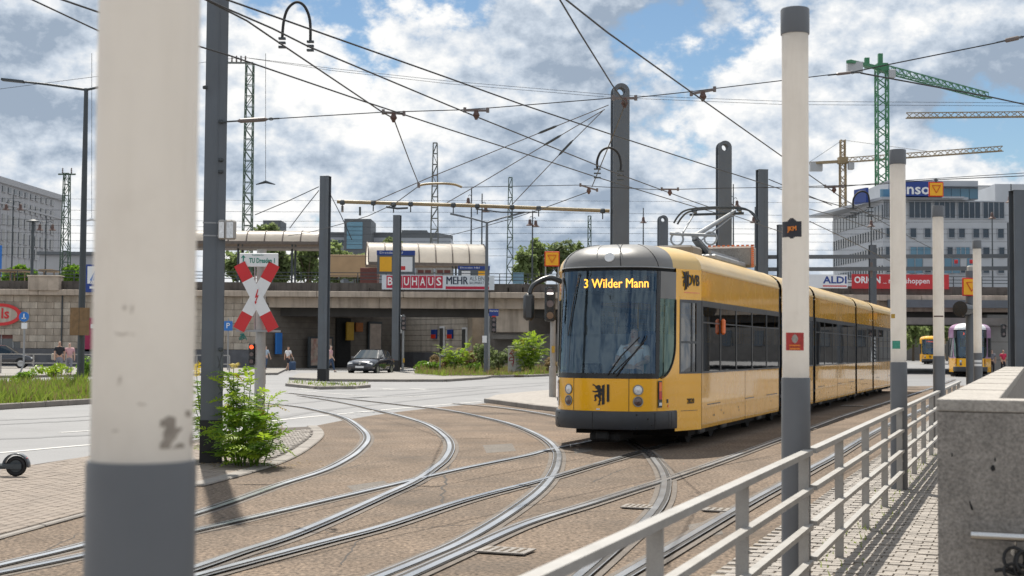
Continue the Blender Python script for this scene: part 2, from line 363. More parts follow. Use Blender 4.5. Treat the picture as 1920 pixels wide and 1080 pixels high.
mat('car_glass', (.02, .03, .035), .04, spec=.9, coat=.6, var=.1)
mat('hub', (.42, .43, .44), .35, metal=.8)
mat('skin', (.55, .33, .23), .6, var=.05); mat('skin_pale', (.60, .40, .31), .6, var=.05)
mat('hair', (.05, .035, .025), .7); mat('hair_grey', (.30, .28, .26), .7)
mat('shirt_white', (.75, .75, .76), .8); mat('shirt_pink', (.62, .36, .38), .8); mat('shirt_blue', (.38, .48, .60), .8); mat('shirt_black', (.02, .02, .025), .8); mat('shirt_red', (.55, .03, .08), .8)
mat('jeans', (.045, .08, .15), .85); mat('shorts_dark', (.03, .03, .04), .85); mat('trousers_grey', (.22, .22, .25), .85); mat('bag', (.45, .40, .33), .8); mat('shoe', (.08, .07, .07), .7)
mat('cabinet', (.42, .42, .40), .7, var=.12, vs=3, dirt=.4, dirtcol=(.22, .22, .21), ds=4)
mat('graffiti_red', (.30, .03, .05), .7, var=.2); mat('graffiti_teal', (.03, .22, .19), .7, var=.2); mat('graffiti_grey', (.07, .075, .08), .7, var=.2)
mat('sticker_dark', (.025, .025, .035), .5, var=.1); mat('sticker_orange', (.85, .27, .04), .5, var=.1); mat('sticker_red', (.42, .035, .03), .5, var=.25, vs=30); mat('sticker_green', (.05, .28, .20), .5, var=.2, vs=30)
mat('poster', (.42, .34, .28), .5, var=.5, vs=3, dirt=.6, dirtcol=(.45, .06, .05), ds=2)
mat('poster_pale', (.40, .33, .28), .5, var=.25, vs=3)
mat('yellow_box', (.46, .28, .03), .5, var=.1)
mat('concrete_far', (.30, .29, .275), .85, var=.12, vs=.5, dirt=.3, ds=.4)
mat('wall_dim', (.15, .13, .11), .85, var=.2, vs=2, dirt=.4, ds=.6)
mat('crack', (.05, .042, .036), .9, var=.3, world=True)
mat('patch_asphalt', (.12, .105, .09), .85, var=.2, vs=1.5, fine=.5, fs=45, bump=.4, world=True)
mat('tyre_mark', (.125, .125, .13), .6, var=.2, vs=.8, world=True)
mat('box_orange', (.32, .11, .025), .6, var=.15)
# ================================================================== the ground
def sheet(name, pts, z, m, parent=None, kind='structure'):
    return obj(name, MB().add([(x, y, z) for x, y in pts], [tuple(range(len(pts)))], 0), m, parent, kind=kind if parent is None else None)
def slab(name, pts, z0, z1, m, parent=None):
    return obj(name, MB().prism([tuple(p) for p in pts], z0, z1), m, parent, kind='structure' if parent is None else None)
g = sheet('road', [(-1500, -300), (1500, -300), (1500, 2800), (-1500, 2800)], 0, 'asphalt')
HD = Vector((.347, .938, 0)).normalized(); HN = Vector((HD.y, -HD.x, 0))
def FL(z, off=0.0, h=0.0):
    p = Vector((2.572+.37*(z-11), z, h)); return p+HN*off
TB = [(-250, 1086), (0, 1011), (165, 966), (365, 913), (480, 882), (560, 848), (597, 818), (592, 806), (585, 800), (640, 789), (700, 779), (760, 771), (830, 763), (915, 756), (950, 761), (1000, 768), (1054, 774)]
tb = [G2(*q) for q in TB]
tb += [(3.3, 44), (12, 60), (22, 66), (26, 62)] + [FL(z, -.75).xy.to_tuple() for z in (40, 24, 16, 11, 7, 3, -2)] + [(-6, -2), (-9, 4)]
trackbed = sheet('tram_trackbed', tb, .004, 'tan_asphalt')
# rails: pixel polylines on the ground; side = where the groove lies
RAILS = [
 ([(440, 752), (505, 757), (560, 763), (600, 771), (647, 784), (678, 804), (691, 823), (674, 847), (639, 870), (600, 887.5), (529.6, 910), (448, 939.4), (366.6, 966), (167, 1023), (0, 1063.7), (-200, 1112)], 1),
 ([(1668, 708), (1500, 742), (1300, 786), (1125, 825), (1031.6, 844.7), (989, 856), (872, 880), (755.5, 907), (600, 944), (366.6, 998.5), (167, 1043), (0, 1078), (-180, 1112)], 1),
 ([(560, 742), (640, 755), (701, 769), (755.5, 782.5), (802, 798), (833, 819.4), (843, 839), (833, 862), (810, 881.6), (775, 905), (716.6, 932), (658, 959), (600, 984.6), (529.6, 1012.7), (448, 1039), (366.6, 1067.7), (250, 1105)], -1),
 ([(540, 737), (600, 743.6), (678, 751), (755.5, 760), (833, 769), (911, 784.4), (969, 800), (1020, 823), (1045, 846.6), (1047, 870), (1035.5, 897), (1008, 928), (950, 971), (872, 1017.7), (794, 1052.7), (728, 1080), (640, 1115)], 1),
 ([(1690, 720), (1550, 752), (1400, 790), (1290, 823), (1206.5, 846.6), (1105.4, 875.8), (1020, 901), (872, 940), (716.6, 990.5), (600, 1021.6), (391, 1078), (280, 1110)], -1),
 ([(850, 757), (950, 767), (1050, 784), (1140, 812), (1206, 846), (1230, 870), (1243, 893), (1245, 915), (1236, 945), (1206.6, 982.7), (1164, 1017.7), (1105, 1068), (1050, 1115)], -1),
 ([(1790, 712), (1740, 731), (1668, 754), (1586, 780.6), (1521, 805), (1466, 825), (1350, 868), (1250, 903), (1183, 924.4), (1105, 949.7), (989, 986.6), (872, 1039), (786.6, 1078), (720, 1108)], 1),
 ([(1800, 733), (1717, 774), (1647, 807), (1558, 860), (1521, 880), (1466, 911), (1395, 950), (1244, 1039), (1175, 1080), (1110, 1118)], -1)]
for k, (pl, side) in enumerate(RAILS):
    c = crom([G(*q) for q in pl], 8); z = .0062+.0016*k
    def strip(a, b, dz):
        rows = []
        for i, p in enumerate(c):
            t = (c[min(i+1, len(c)-1)]-c[max(i-1, 0)]).normalized(); nn = Vector((t.y, -t.x, 0))*side
            rows.append([Vector((p.x, p.y, z+dz))+nn*a, Vector((p.x, p.y, z+dz))+nn*b])
        return rows
    rl = obj('rail', MB().grid(strip(-.033, .033, .016), flip=side < 0).grid(strip(.033, .034, .008)).grid(strip(.076, .088, .014), flip=side < 0).grid(strip(-.0331, -.034, .009)), 'rail_steel', trackbed)
    obj('groove', MB().grid(strip(.032, .077, .0095)).grid(strip(-.048, -.032, .0095)), 'rail_groove', rl)
    obj('mortar_bed', MB().grid(strip(-.105, -.03, .0)).grid(strip(.10, .155, .0)), 'mortar', rl)
for q, w, d in ((G(1199, 953.5), .34, .30), (G(948, 1037), .42, .30), (G(1356, 960), .40, .26), (G(1598, 762), .6, .5)):
    t = thing('drain_cover', {0: '', 1199: ''}.get(0, '') or 'cast drain cover', 'drain cover', (q.x, q.y, .02))
    obj('frame', MB().box((0, 0, .002), (w, d, .012), rz=-.35), 'kerb', t)
    for k in range(5): obj('slot', MB().box(HN*((k-2)*w*.17)+Vector((0, 0, .009)), (w*.06, d*.7, .004), rz=-.35), 'soil', t)
for t, s in zip([o for o in bpy.data.objects if o.name.startswith('drain_cover')], ('small drain cover between rails before the tram nose', 'nearest iron drain cover beside the straight rail in foreground', 'drain cover seen through the railing left of second lamp column', 'wide drain plate between rails right of the yellow tram')): t['label'] = s
# road markings
def line(pts, w, parent=g, z=.006):
    c = crom([G(*q) for q in pts], 6); rows = []
    for i, p in enumerate(c):
        t = (c[min(i+1, len(c)-1)]-c[max(i-1, 0)]).normalized(); nn = Vector((t.y, -t.x, 0))
        rows.append([Vector((p.x, p.y, z))-nn*w/2, Vector((p.x, p.y, z))+nn*w/2])
    return obj('road_marking', MB().grid(rows), 'paint_white', parent)
line([(-60, 855), (0, 849.5), (175, 834), (360, 822)], .14)
for a, b in (((-90, 822), (-20, 817)), ((112, 811.5), (200, 806)), ((330, 797), (420, 792))): line([a, b], .13)
line([(505, 790), (580, 782), (650, 775.5), (760, 765), (905, 753)], .14)
line([(560, 733), (720, 744), (820, 742)], .12)
for x in (560, 610, 660, 715, 770): line([(x, 729), (x+28, 730.2)], .35)
# cracks, joints and repairs
def crack(pts, w, jit, m='crack', z=.0052, parent=None):
    c = crom([G(*q) for q in pts], 14); rows = []
    for i, p in enumerate(c):
        t = (c[min(i+1, len(c)-1)]-c[max(i-1, 0)]).normalized(); nn = Vector((t.y, -t.x, 0)); j = nn*noise.noise((i*.6, pts[0][0]*.1, 0))*jit; ww = w*(.5+.8*abs(noise.noise((i*.9, 3, pts[0][1]*.1))))
        rows.append([Vector((p.x, p.y, z))+j-nn*ww, Vector((p.x, p.y, z))+j+nn*ww])
    obj('crack' if m == 'crack' else 'tyre_track', MB().grid(rows), m, parent or trackbed)
for pts, w, jt in (([(690, 802), (800, 799), (960, 797)], .016, .03), ([(850, 836), (835, 900), (828, 950)], .02, .08), ([(560, 905), (700, 868), (900, 842)], .012, .06), ([(900, 1000), (1010, 965), (1180, 958)], .012, .05), ([(640, 1060), (700, 1000), (870, 985), (940, 975)], .014, .08), ([(1110, 905), (1170, 880), (1215, 872)], .012, .04), ([(1290, 925), (1390, 920), (1470, 940)], .010, .05),
                   ([(380, 1000), (500, 985), (640, 1000)], .012, .06), ([(1530, 800), (1640, 790), (1690, 770)], .016, .03), ([(70, 1040), (200, 985), (380, 945)], .010, .05), ([(1310, 880), (1420, 862), (1500, 850)], .012, .04)): crack(pts, w, jt)
for k, (pts) in enumerate((((905, 835), (960, 832), (968, 846), (912, 850)), ((650, 912), (720, 902), (738, 915), (668, 926)), ((1290, 985), (1345, 975), (1356, 1002), (1298, 1012)), ((1075, 842), (1108, 838), (1112, 846), (1078, 851)))):
    sheet('repair_patch', [G2(*q) for q in pts], .0050+.0001*k, 'patch_asphalt', trackbed)
for pts in (([(-80, 800), (80, 792), (330, 778), (600, 752), (900, 727)]), ([(-80, 826), (120, 818), (420, 800), (620, 768), (930, 735)]), ([(560, 748), (760, 742), (1020, 722)]), ([(-80, 790), (100, 784), (330, 770)]), ([(600, 735), (800, 730), (1050, 716)])): crack(pts, .22, .15, 'tyre_mark', .0046, g)
# ---- pavements
def kerb(parent, pts, h, w=.14, ln=1.0, z0=0, m='kerb', closed=False):
    c = [Vector((p[0], p[1], 0)) for p in pts]; segs = []; cur = c[0]; seg = []
    acc = [0]
    for i in range(1, len(c)): acc.append(acc[-1]+(c[i]-c[i-1]).length)
    def at(s):
        for i in range(1, len(c)):
            if s <= acc[i]: return c[i-1].lerp(c[i], (s-acc[i-1])/max(acc[i]-acc[i-1], 1e-6))
        return c[-1]
    me = MB().bbox((0, 0, h/2), (1, w, h), .015).mesh('kerb_stone', m)
    n = max(1, round(acc[-1]/ln)); st = acc[-1]/n
    for i in range(n):
        a, b = at(i*st), at((i+1)*st); d = b-a
        if d.length < .05: continue
        o = inst('kerb_stone', me, parent, ((a.x+b.x)/2, (a.y+b.y)/2, z0+random.uniform(-.004, .004)), (0, 0, math.atan2(d.y, d.x))); o.scale = (max(.05, d.length-.012), 1, 1)
def pave(parent, poly, org, ux, pu, pv, h, z, m, joint=.008, cap=300, name='paving_stone', bond=.5, jit=.002, skip=None):
    ux = Vector(ux).normalized(); vy = Vector((-ux.y, ux.x, 0)); org = Vector(org); cells = []
    xs = [(Vector((p[0], p[1], 0))-org).dot(ux) for p in poly]; ys = [(Vector((p[0], p[1], 0))-org).dot(vy) for p in poly]
    for j in range(int(min(ys)/pv)-1, int(max(ys)/pv)+2):
        for i in range(int(min(xs)/pu)-1, int(max(xs)/pu)+2):
            c = org+ux*((i+(bond if j % 2 else 0))*pu)+vy*(j*pv)
            if inside(c.x, c.y, poly) and not (skip and skip(c)): cells.append(c)
    cells.sort(key=lambda c: (c-EYE).length); a = math.atan2(ux.y, ux.x)
    mes = [MB().bbox((0, 0, 0), (pu-joint, pv-joint, h), min(.006, h*.4)).mesh(name, m) for _ in range(1)]
    for c in cells[:cap]: inst(name, mes[0], parent, (c.x, c.y, z+random.uniform(-jit, jit)), (random.uniform(-.012, .012), random.uniform(-.012, .012), a+random.uniform(-.02, .02)))
    rest = MB()
    for c in cells[cap:]:
        rest.box((c.x, c.y, z+random.uniform(-jit, jit)), (pu-joint, pv-joint, h), rot=Matrix.Rotation(a+random.uniform(-.02, .02), 3, 'Z') @ Matrix.Rotation(random.uniform(-.012, .012), 3, 'X'))
    if rest.v: obj(name+'_field', rest, m, parent, kind='stuff')
    return len(cells)
edge = [(-250, 1086), (0, 1011), (165, 966), (365, 913), (480, 882), (530, 864), (560, 848), (585, 830), (597, 818), (595, 808), (585, 801)]
sw = [G2(*q) for q in edge]+[G2(*q) for q in ((500, 805), (430, 817), (167, 857), (0, 883), (-250, 922))]
left_pavement = slab('left_pavement', sw, 0, .016, 'paver_joint')
ck = crom([G(*q) for q in edge[3:]], 3)
kerb(left_pavement, [(p.x, p.y) for p in ck], .034, .22, .9)
kerb(left_pavement, [G2(*q) for q in edge[:4]], .026, .07, 1.0)
cobz = [G2(*q) for q in ((492, 868), (525, 855), (560, 836), (582, 821), (584, 808), (500, 812), (440, 824))]
pav = [G2(*q) for q in ((-140, 1046), (0, 1009), (165, 964), (365, 911), (470, 884), (520, 865), (490, 868), (440, 824), (300, 842), (167, 859), (0, 885), (-140, 904))]
colx = P(397, 870, 19.5)
ud = (G(365, 912)-G(0, 1010))
hid = lambda c: False
print('pavers', pave(left_pavement, pav, G(0, 1009), (ud.x, ud.y, 0), .205, .105, .02, .018, 'paver', .008, 300, 'paving_stone'))
print('cobbles', pave(left_pavement, cobz, G(500, 840), (1, .2, 0), .115, .10, .03, .018, 'sett', .018, 0, 'cobble', jit=.005))
# right pavement: small setts along the railing
rp = [FL(z, -.75).xy.to_tuple() for z in (-2, 3, 7, 11, 16, 24, 40)]+[FL(z, 6).xy.to_tuple() for z in (44, 24, 12, 4, -2)]
right_pavement = slab('right_pavement', rp, 0, .012, 'sett_joint')
st = [FL(z, -.72).xy.to_tuple() for z in (8.0, 25)]+[FL(z, 1.35).xy.to_tuple() for z in (25.5, 7.6)]
print('setts', pave(right_pavement, st, FL(9), HN, .165, .108, .02, .012, 'sett', .013, 300, 'paving_stone', jit=.004))
sheet('paving_field', [FL(25.2, -.72).xy.to_tuple(), FL(25.6, 5.9).xy.to_tuple(), FL(43, 5.9).xy.to_tuple(), FL(39.5, -.72).xy.to_tuple()], .020, 'pavement', right_pavement)
obj('weed_tufts', (lambda b: [b.add([p, p+Vector((random.uniform(-.03, .03), random.uniform(-.03, .03), random.uniform(.02, .07))), p+Vector((.012, .004, 0))], [(0, 1, 2)]) for p in [FL(random.uniform(10, 22), random.gauss(.02, .12), .02) for _ in range(170)]] and b)(MB()), 'grass', right_pavement, kind='stuff')
# islands in the crossing
isl = [G2(*q) for q in ((913, 755), (950, 760), (1000, 767), (1054, 773))]
isl_all = isl+[(3.2, 44.5), (3.9, 52)]+[G2(*q) for q in ((1040, 736), (985, 741), (930, 747))]
island = slab('cobbled_island', isl_all, 0, .12, 'sett'); kerb(island, isl, .135, .2, 1.0)
cen = [G2(*q) for q in ((545, 712), (620, 715.5), (830, 716), (905, 711), (924, 707))]
cen_all = cen+[G2(*q) for q in ((880, 702), (760, 699), (560, 703))]
centre_island = slab('central_pavement', cen_all, 0, .11, 'pavement'); kerb(centre_island, cen, .125, .25, 2.0)
med = [G2(*q) for q in ((540, 724), (600, 730.5), (660, 729.5), (690, 726.5))]
med_all = med+[G2(*q) for q in ((690, 722), (600, 722), (540, 718))]
small_island = slab('narrow_median', med_all, 0, .11, 'pavement'); kerb(small_island, med, .125, .25, 2.0)
gm = [G2(*q) for q in ((-260, 787), (0, 768), (175, 757), (290, 752), (335, 746), (345, 737))]
gm_all = gm+[G2(*q) for q in ((320, 729), (175, 727), (0, 733), (-260, 742))]
median = slab('grass_median', gm_all, 0, .13, 'soil'); kerb(median, gm, .15, .18, 1.0)
far_l = [G2(*q) for q in ((-420, 716), (0, 709), (175, 706), (400, 704), (520, 703))]
far_pave = slab('far_pavement', far_l+[(-16, 99.8), (-60, 99.8)], 0, .12, 'pavement'); kerb(far_pave, far_l, .135, .25, 2.0)
pl = [G2(*q) for q in ((778, 705), (830, 709), (978, 707.5), (1054, 704))]
plant_bed = slab('planted_bed', pl+[(5.5, 97), (-6.5, 97)], 0, .12, 'soil'); kerb(plant_bed, pl, .135, .25, 2.0)
under = [(-17.5, 96), (-8, 96), (-8, 140), (-17.5, 140)]
slab('underpass_pavement', under, 0, .05, 'pavement')
# grass on the median and in the bed
def tufts(poly, n, h0, h1, z, w=.035):
    b = MB(); xs = [p[0] for p in poly]; ys = [p[1] for p in poly]; k = 0
    while k < n:
        x, y = random.uniform(min(xs), max(xs)), random.uniform(min(ys), max(ys))
        if not inside(x, y, poly): continue
        k += 1; f = .35+1.2*max(0, noise.noise((x*.55, y*.4, 1.7))+.35); h = random.uniform(h0, h1)*f; a = random.uniform(0, 6.28); ww = w*random.uniform(.6, 1.5)
        dx, dy = math.cos(a)*ww, math.sin(a)*ww; lx, ly = random.gauss(0, h*.35), random.gauss(0, h*.35)
        b.add([(x-dx, y-dy, z), (x+dx, y+dy, z), (x+lx, y+ly, z+h)], [(0, 1, 2)])
    return b
gin = [(p[0], p[1]) for p in gm_all]
obj('grass', tufts(gin, 15000, .12, .42, .13, .03), 'grass', kind='stuff'); obj('dry_grass', tufts(gin, 2500, .2, .5, .13, .02), 'dry_grass', kind='stuff')
obj('grass', tufts(pl+[(5, 96), (-6, 96)], 6000, .1, .4, .12, .03), 'grass', kind='stuff'); obj('dry_grass', tufts(pl+[(5, 96), (-6, 96)], 2500, .2, .6, .12, .025), 'dry_grass', kind='stuff')
obj('grass', tufts(med_all, 260, .05, .16, .11, .02), 'grass', kind='stuff')
# ================================================================== white light columns
def cyl_patch(b, c, r, z0, z1, a0, a1, keep=None, na=10, nz=10, bulge=0.0):
    c = Vector(c); o = len(b.v)
    for j in range(nz+1):
        for i in range(na+1):
            a = a0+(a1-a0)*i/na; b.v.append(c+Vector((math.sin(a)*r, -math.cos(a)*r, z0+(z1-z0)*j/nz)))
    for j in range(nz):
        for i in range(na):
            if keep is None or keep((i+.5)/na, (j+.5)/nz):
                q = o+j*(na+1)+i; b.f.append((q, q+1, q+na+2, q+na+1)); b.m.append(0)
    return b
LC = [(265, 2.52, 862, None, None), (1492.5, 9.5, 708, 65, 17), (1685, 16.4, 679, 308.6, 281), (1760.6, 23.4, 667.6, 407, 386), (1833.7, 31, 661.8, 466.5, 451)]
LL = ['nearest white light column with dark scuff above its grey base', 'white light column with two stickers behind the railing', 'white light column with green and yellow stickers at railing', 'white light column with brown band below the yellow warning sign', 'farthest thin white light column beside grey signal post']
columns = []
for k, (px, Y, yb, yc, yt) in enumerate(LC):
    p = P(px, 900 if Y < 10 else 700, Y); hb = P(px, yb, Y).z; hc = P(px, yc, Y).z if yc else 3.82; ht = P(px, yt, Y).z if yt else 4.0
    t = thing('light_column', LL[k], 'light column', (p.x, p.y, 0), 0, 'white light columns along the railing'); columns.append(t)
    obj('base', MB().lathe((0, 0, 0), [(.1, 0), (.0985, .02), (.0975, hb-.01), (.0955, hb)], 40), 'tube_grey', t, smooth=40)
    obj('light_tube', MB().lathe((0, 0, 0), [(.0905, hb-.02), (.0905, hc+.02)], 48), 'tube_white', t, smooth=40)
    obj('cap', MB().lathe((0, 0, 0), [(.0975, hc), (.0985, hc+.01), (.0985, ht-.008), (.094, ht)], 40), 'tube_grey', t, smooth=40)
    view = math.atan2(p.x, p.y)                          # camera side of the tube
    def stick(z0, z1, a0, a1, m, name, keep=None, r=.0918, na=12, nz=8, b=None): return obj(name, cyl_patch(MB(), (0, 0, 0), r, z0, z1, a0-view, a1-view, keep, na, nz), m, t)
    H = lambda y: P(px, y, Y).z
    sgn = lambda x: math.asin(max(-.98, min(.98, (x-px)/FPX*Y/.0905)))
    if k == 0:
        def blot(u, v): return (noise.noise((u*3.2, v*3.2, 4.4)) > -.10+.55*max(abs(u-.5), abs(v-.45))) and not (abs(u-.42) < .10 and v > .55)
        stick(H(836), H(768), sgn(296), sgn(361), 'grime', 'stain', blot, na=90, nz=90)
        for x0, x1, y0, y1, sd_ in ((214, 226, 805, 800, 1), (256, 274, 756, 752, 2), (213, 250, 630, 625, 3), (222, 228, 720, 700, 4), (240, 246, 590, 570, 5), (228, 234, 585, 575, 6)):
            stick(H(y0), H(y1), sgn(x0), sgn(x1), 'grime', 'scuff', lambda u, v: noise.noise((u*4, v*4, sd_*3.1)) > -.05+.5*((u-.5)**2+(v-.5)**2)*2, na=30, nz=24)
    if k == 1:
        stick(H(446), H(417), sgn(1468.5), sgn(1503.5), 'sticker_dark', 'sticker')
        stick(H(449), H(411), sgn(1476), sgn(1497), 'sticker_dark', 'sticker_disc', lambda u, v: (u-.5)**2+(v-.5)**2 < .25, r=.0914, na=20, nz=20)
        s = stick(H(657), H(624), sgn(1475), sgn(1507), 'sticker_red', 'sticker')
        stick(H(644), H(627), sgn(1485), sgn(1497), 'cap_concrete', 'printed_face', lambda u, v: (u-.5)**2+(v-.5)**2 < .22, r=.0922, na=12, nz=12)
        for body, y, x, w, m in (('JKM', 431, 1486, .062, 'sticker_orange'), ('DYNAMO', 648, 1491, .07, 'sticker_orange'), ('DRESDEN', 654, 1491, .07, 'sticker_orange')):
            fw = Vector((-p.x, -p.y, 0)).normalized(); side = Vector((-fw.y, fw.x, 0))*-1
            side = Vector((math.cos(-view), math.sin(-view), 0))
            a = sgn(x)-view; q = Vector((math.sin(a), -math.cos(a), 0))
            text('lettering', body, .045 if body == 'JKM' else .016, t, m, q*.0945+Vector((0, 0, H(y))), (math.cos(a), math.sin(a), .06 if body == 'JKM' else 0), width=w, bold=.001)
    if k == 2:
        stick(H(597), H(589), sgn(1672), sgn(1679), 'yellow_box', 'sticker'); stick(H(654), H(639), sgn(1674), sgn(1688), 'sticker_green', 'sticker')
        stick(H(654), H(639), sgn(1668), sgn(1673.5), 'sign_white', 'sticker')
    if k == 3: stick(H(594.5), H(592), sgn(1752), sgn(1769), 'lamp_rust', 'band')
    if k == 4:
        for y in (677, 684): stick(H(y+2.5), H(y-2), sgn(1828), sgn(1840), 'sign_white', 'sticker', r=.0995)
# ================================================================== steel railing, one panel between each pair of columns
def panel(z0, posts, z1, label):
    a = FL(z0, .04); t = thing('railing', label, 'railing', (a.x, a.y, 0), 0, 'railing panels between the light columns')
    def rail(h, w, hh, name, off=.0):
        p, q = FL(z0, .04+off, h), FL(z1, .04+off, h)
        obj(name, MB().bar(p, q, w, hh), 'fence_steel', t, world=True)
    rail(.965, .062, .035, 'handrail')
    for h in (.715, .475, .235): rail(h, .05, .032, 'rail', .010)
    for z in posts:
        c = FL(z, .02); ang = math.atan2(HN.y, HN.x)
        pm = MB().box((c.x, c.y, .475), (.066, .028, .945), rz=ang).cyl(FL(z, .052, .60), FL(z, .06, .60), .009, n=8).cyl(FL(z, .052, .36), FL(z, .06, .36), .009, n=8)
        obj('post', pm, 'fence_steel', t, world=True)
panel(-.8, [.5, 2.2], 2.35, 'nearest railing panel passing beside the scuffed light column')
panel(2.55, [3.85, 5.55, 7.25, 9.25], 9.32, 'grey railing panel before the light column with two stickers')
panel(9.47, [11.0, 12.8, 14.54, 16.25], 16.3, 'grey railing panel between two-sticker column and green-sticker column')
panel(16.4, [18.4, 20.1, 21.7, 23.25], 23.3, 'grey railing panel beyond the green-sticker column')
panel(23.4, [25.2, 27.0, 28.8, 30.6], 30.8, 'farthest railing panel ending at the thin light column')
# ================================================================== concrete stair wall
wp = P(1757, 748, 6.5); WH = wp.z; wd = Vector((.354, .935, 0)).normalized(); wn = Vector((wd.y, -wd.x, 0))
w0 = Vector((wp.x, wp.y, 0)); TH = .265
t = thing('stair_wall', 'speckled grey concrete parapet wall at right end of pavement', 'wall', tuple(w0))
def wpt(a, b): return (w0+wn*a+wd*b).xy.to_tuple()
shape = [wpt(0, 0), wpt(3.2, 0), wpt(3.2, TH), wpt(TH, TH), wpt(TH, 14.5), wpt(0, 14.5)]
obj('wall_body', MB().prism(shape, 0, WH-.06), 'wall_concrete', t, world=True)
cap = [wpt(-.003, -.003), wpt(3.2, -.003), wpt(3.2, TH+.003), wpt(TH+.003, TH+.003), wpt(TH+.003, 14.503), wpt(-.003, 14.503)]
cb = obj('cap', MB().prism(cap, WH-.057, WH), 'cap_concrete', t, world=True)
bv = cb.modifiers.new('b', 'BEVEL'); bv.width = .006; bv.segments = 2; bv.limit_method = 'ANGLE'
for k in range(1, 9): obj('cap_joint', MB().bar(w0+wn*(-.004)+wd*(k*1.7)+Vector((0, 0, WH+.0008)), w0+wn*(TH+.004)+wd*(k*1.7)+Vector((0, 0, WH+.0008)), .008, .002), 'joint_dark', t, world=True)
for x, y, a, b in ((1864.5, 871, .011, .017), (1824.5, 944, .006, .03), (1788, 849, .004, .012), (1868, 856, .004, .01)):
    q = P(x, y, 6.6); q = q-wd*((q-w0).dot(wd)+.0015)
    obj('chip', MB().extr([(math.cos(k*.7)*a*random.uniform(.6, 1.2), math.sin(k*.7)*b*random.uniform(.7, 1.1)) for k in range(9)], q, wn, Vector((-.3 if b > .02 else 0, 0, 1)), wd, .001), 'dark_recess', t, world=True)
hr = P(1822, 1000, 6.44); 
t2 = thing('stair_handrail', 'round stainless handrail fixed to the concrete stair wall', 'handrail', (hr.x, hr.y, hr.z))
hb = hr-wd*((hr-w0).dot(wd)+.07)
obj('tube', MB().tube([hb, hb+wn*1.6], .0205, 20), 'stainless', t2, world=True, smooth=40)
br = hb+wn*.19
obj('bracket', MB().tube([br, br-Vector((0, 0, .055)), br-Vector((0, 0, .075))+wd*.05, br-Vector((0, 0, .075))+wd*.069], .006, 10).cyl(br-Vector((0, 0, .075))+wd*.062, br-Vector((0, 0, .075))+wd*.0695, .022, n=20), 'stainless', t2, world=True, smooth=50)
lk = br+wn*.0-wd*.012
loops = MB()
for k, (rx, rz, cx, cz) in enumerate(((.045, .05, -.005, -.075), (.035, .06, .03, -.10), (.05, .035, .0, -.13), (.04, .05, .045, -.085))):
    loops.tube([lk+wn*(cx+rx*math.cos(i*.3925))-wd*(.008*k+.01*math.sin(i*.8))+Vector((0, 0, cz+rz*math.sin(i*.3925)-.02)) for i in range(16)], .0075, 8, closed=True)
loops.tube([lk+wn*(-.09+.02*i)+Vector((0, 0, -.155+.008*math.sin(i))) for i in range(9)], .009, 8)
obj('bicycle_lock', loops, 'rubber', smooth=60, label='black cable lock hanging looped from the stainless handrail', cat='bicycle lock')
# ================================================================== trams (local frame: x to the right seen from the front, y back along the tram)
HW, GUT, CREST = 1.268, 2.98, 3.41
_plan = [(0, .10), (.28, .125), (.54, .20), (.77, .38), (.90, .62), (1.015, .96), (1.13, 1.32), (HW, 1.72)]
_pp = crom([(a, b, 0) for a, b in _plan], 8); _acc = [0]
for _i in range(1, len(_pp)): _acc.append(_acc[-1]+(_pp[_i]-_pp[_i-1]).length)
def plan(t):
    s = abs(t)*_acc[-1]
    for i in range(1, len(_pp)):
        if s <= _acc[i]+1e-9:
            q = _pp[i-1].lerp(_pp[i], (s-_acc[i-1])/(_acc[i]-_acc[i-1])); break
    return (q.x if t >= 0 else -q.x), q.y
def nose(t, h):
    x, y = plan(t); q = max(0, min(1, (h-1.17)/1.78)); w = 1-abs(t)**2
    return Vector((x*(1-.028*q*w), y+.20*q**1.4*w, h))
def NP(t, h, off=0):
    p = nose(t, h)
    if off:
        a = nose(max(-1, t-.02), h); b = nose(min(1, t+.02), h); n = (b-a).cross(Vector((0, 0, 1))).normalized(); p = p+n*off
    return p
def dome(t, v, off=0):
    a = v*math.pi/2; g_ = math.cos(a)**.62 if v < 1 else 0; q = nose(t, GUT)
    return Vector((q.x*g_, 1.72-(1.72-q.y)*g_, GUT+(CREST-GUT+off)*math.sin(a)**.9))
def patch(t0, t1, h0, h1, nt_=10, nh=6, off=0):
    T0 = t0 if callable(t0) else (lambda h: t0); T1 = t1 if callable(t1) else (lambda h: t1)
    rows = []
    for j in range(nh+1):
        h = h0+(h1-h0)*j/nh; rows.append([NP(T0(h)+(T1(h)-T0(h))*i/nt_, h, off) for i in range(nt_+1)])
    return rows
def roof_prof(n=9):
    pts = []
    for j in range(n+1):
        a = j/n*math.pi/2; pts.append((HW*(math.cos(a)**.62 if j < n else 0), GUT+(CREST-GUT)*math.sin(a)**.9))
    return pts
def _blob(cx, cy, rx, ry, n=12): return [(cx+rx*math.cos(6.283*i/n), cy+ry*math.sin(6.283*i/n)) for i in range(n)]
def _limb(pts, ws):                                          # tapering strokes of the heraldic lion
    out = []
    for (a, wa), (b_, wb2) in zip(list(zip(pts, ws))[:-1], list(zip(pts, ws))[1:]):
        dx, dy = b_[0]-a[0], b_[1]-a[1]; l_ = math.hypot(dx, dy) or 1; nx, ny = -dy/l_, dx/l_
        out.append([(a[0]+nx*wa, a[1]+ny*wa), (b_[0]+nx*wb2, b_[1]+ny*wb2), (b_[0]-nx*wb2, b_[1]-ny*wb2), (a[0]-nx*wa, a[1]-ny*wa)])
    return out
LION = [_blob(.27, .86, .115, .10), _blob(.20, .83, .06, .055, 8), _blob(.31, .74, .10, .12)]
LION += _limb([(.14, .86), (.09, .90)], [.03, .015])+_limb([(.10, .81), (.17, .80)], [.012, .03])
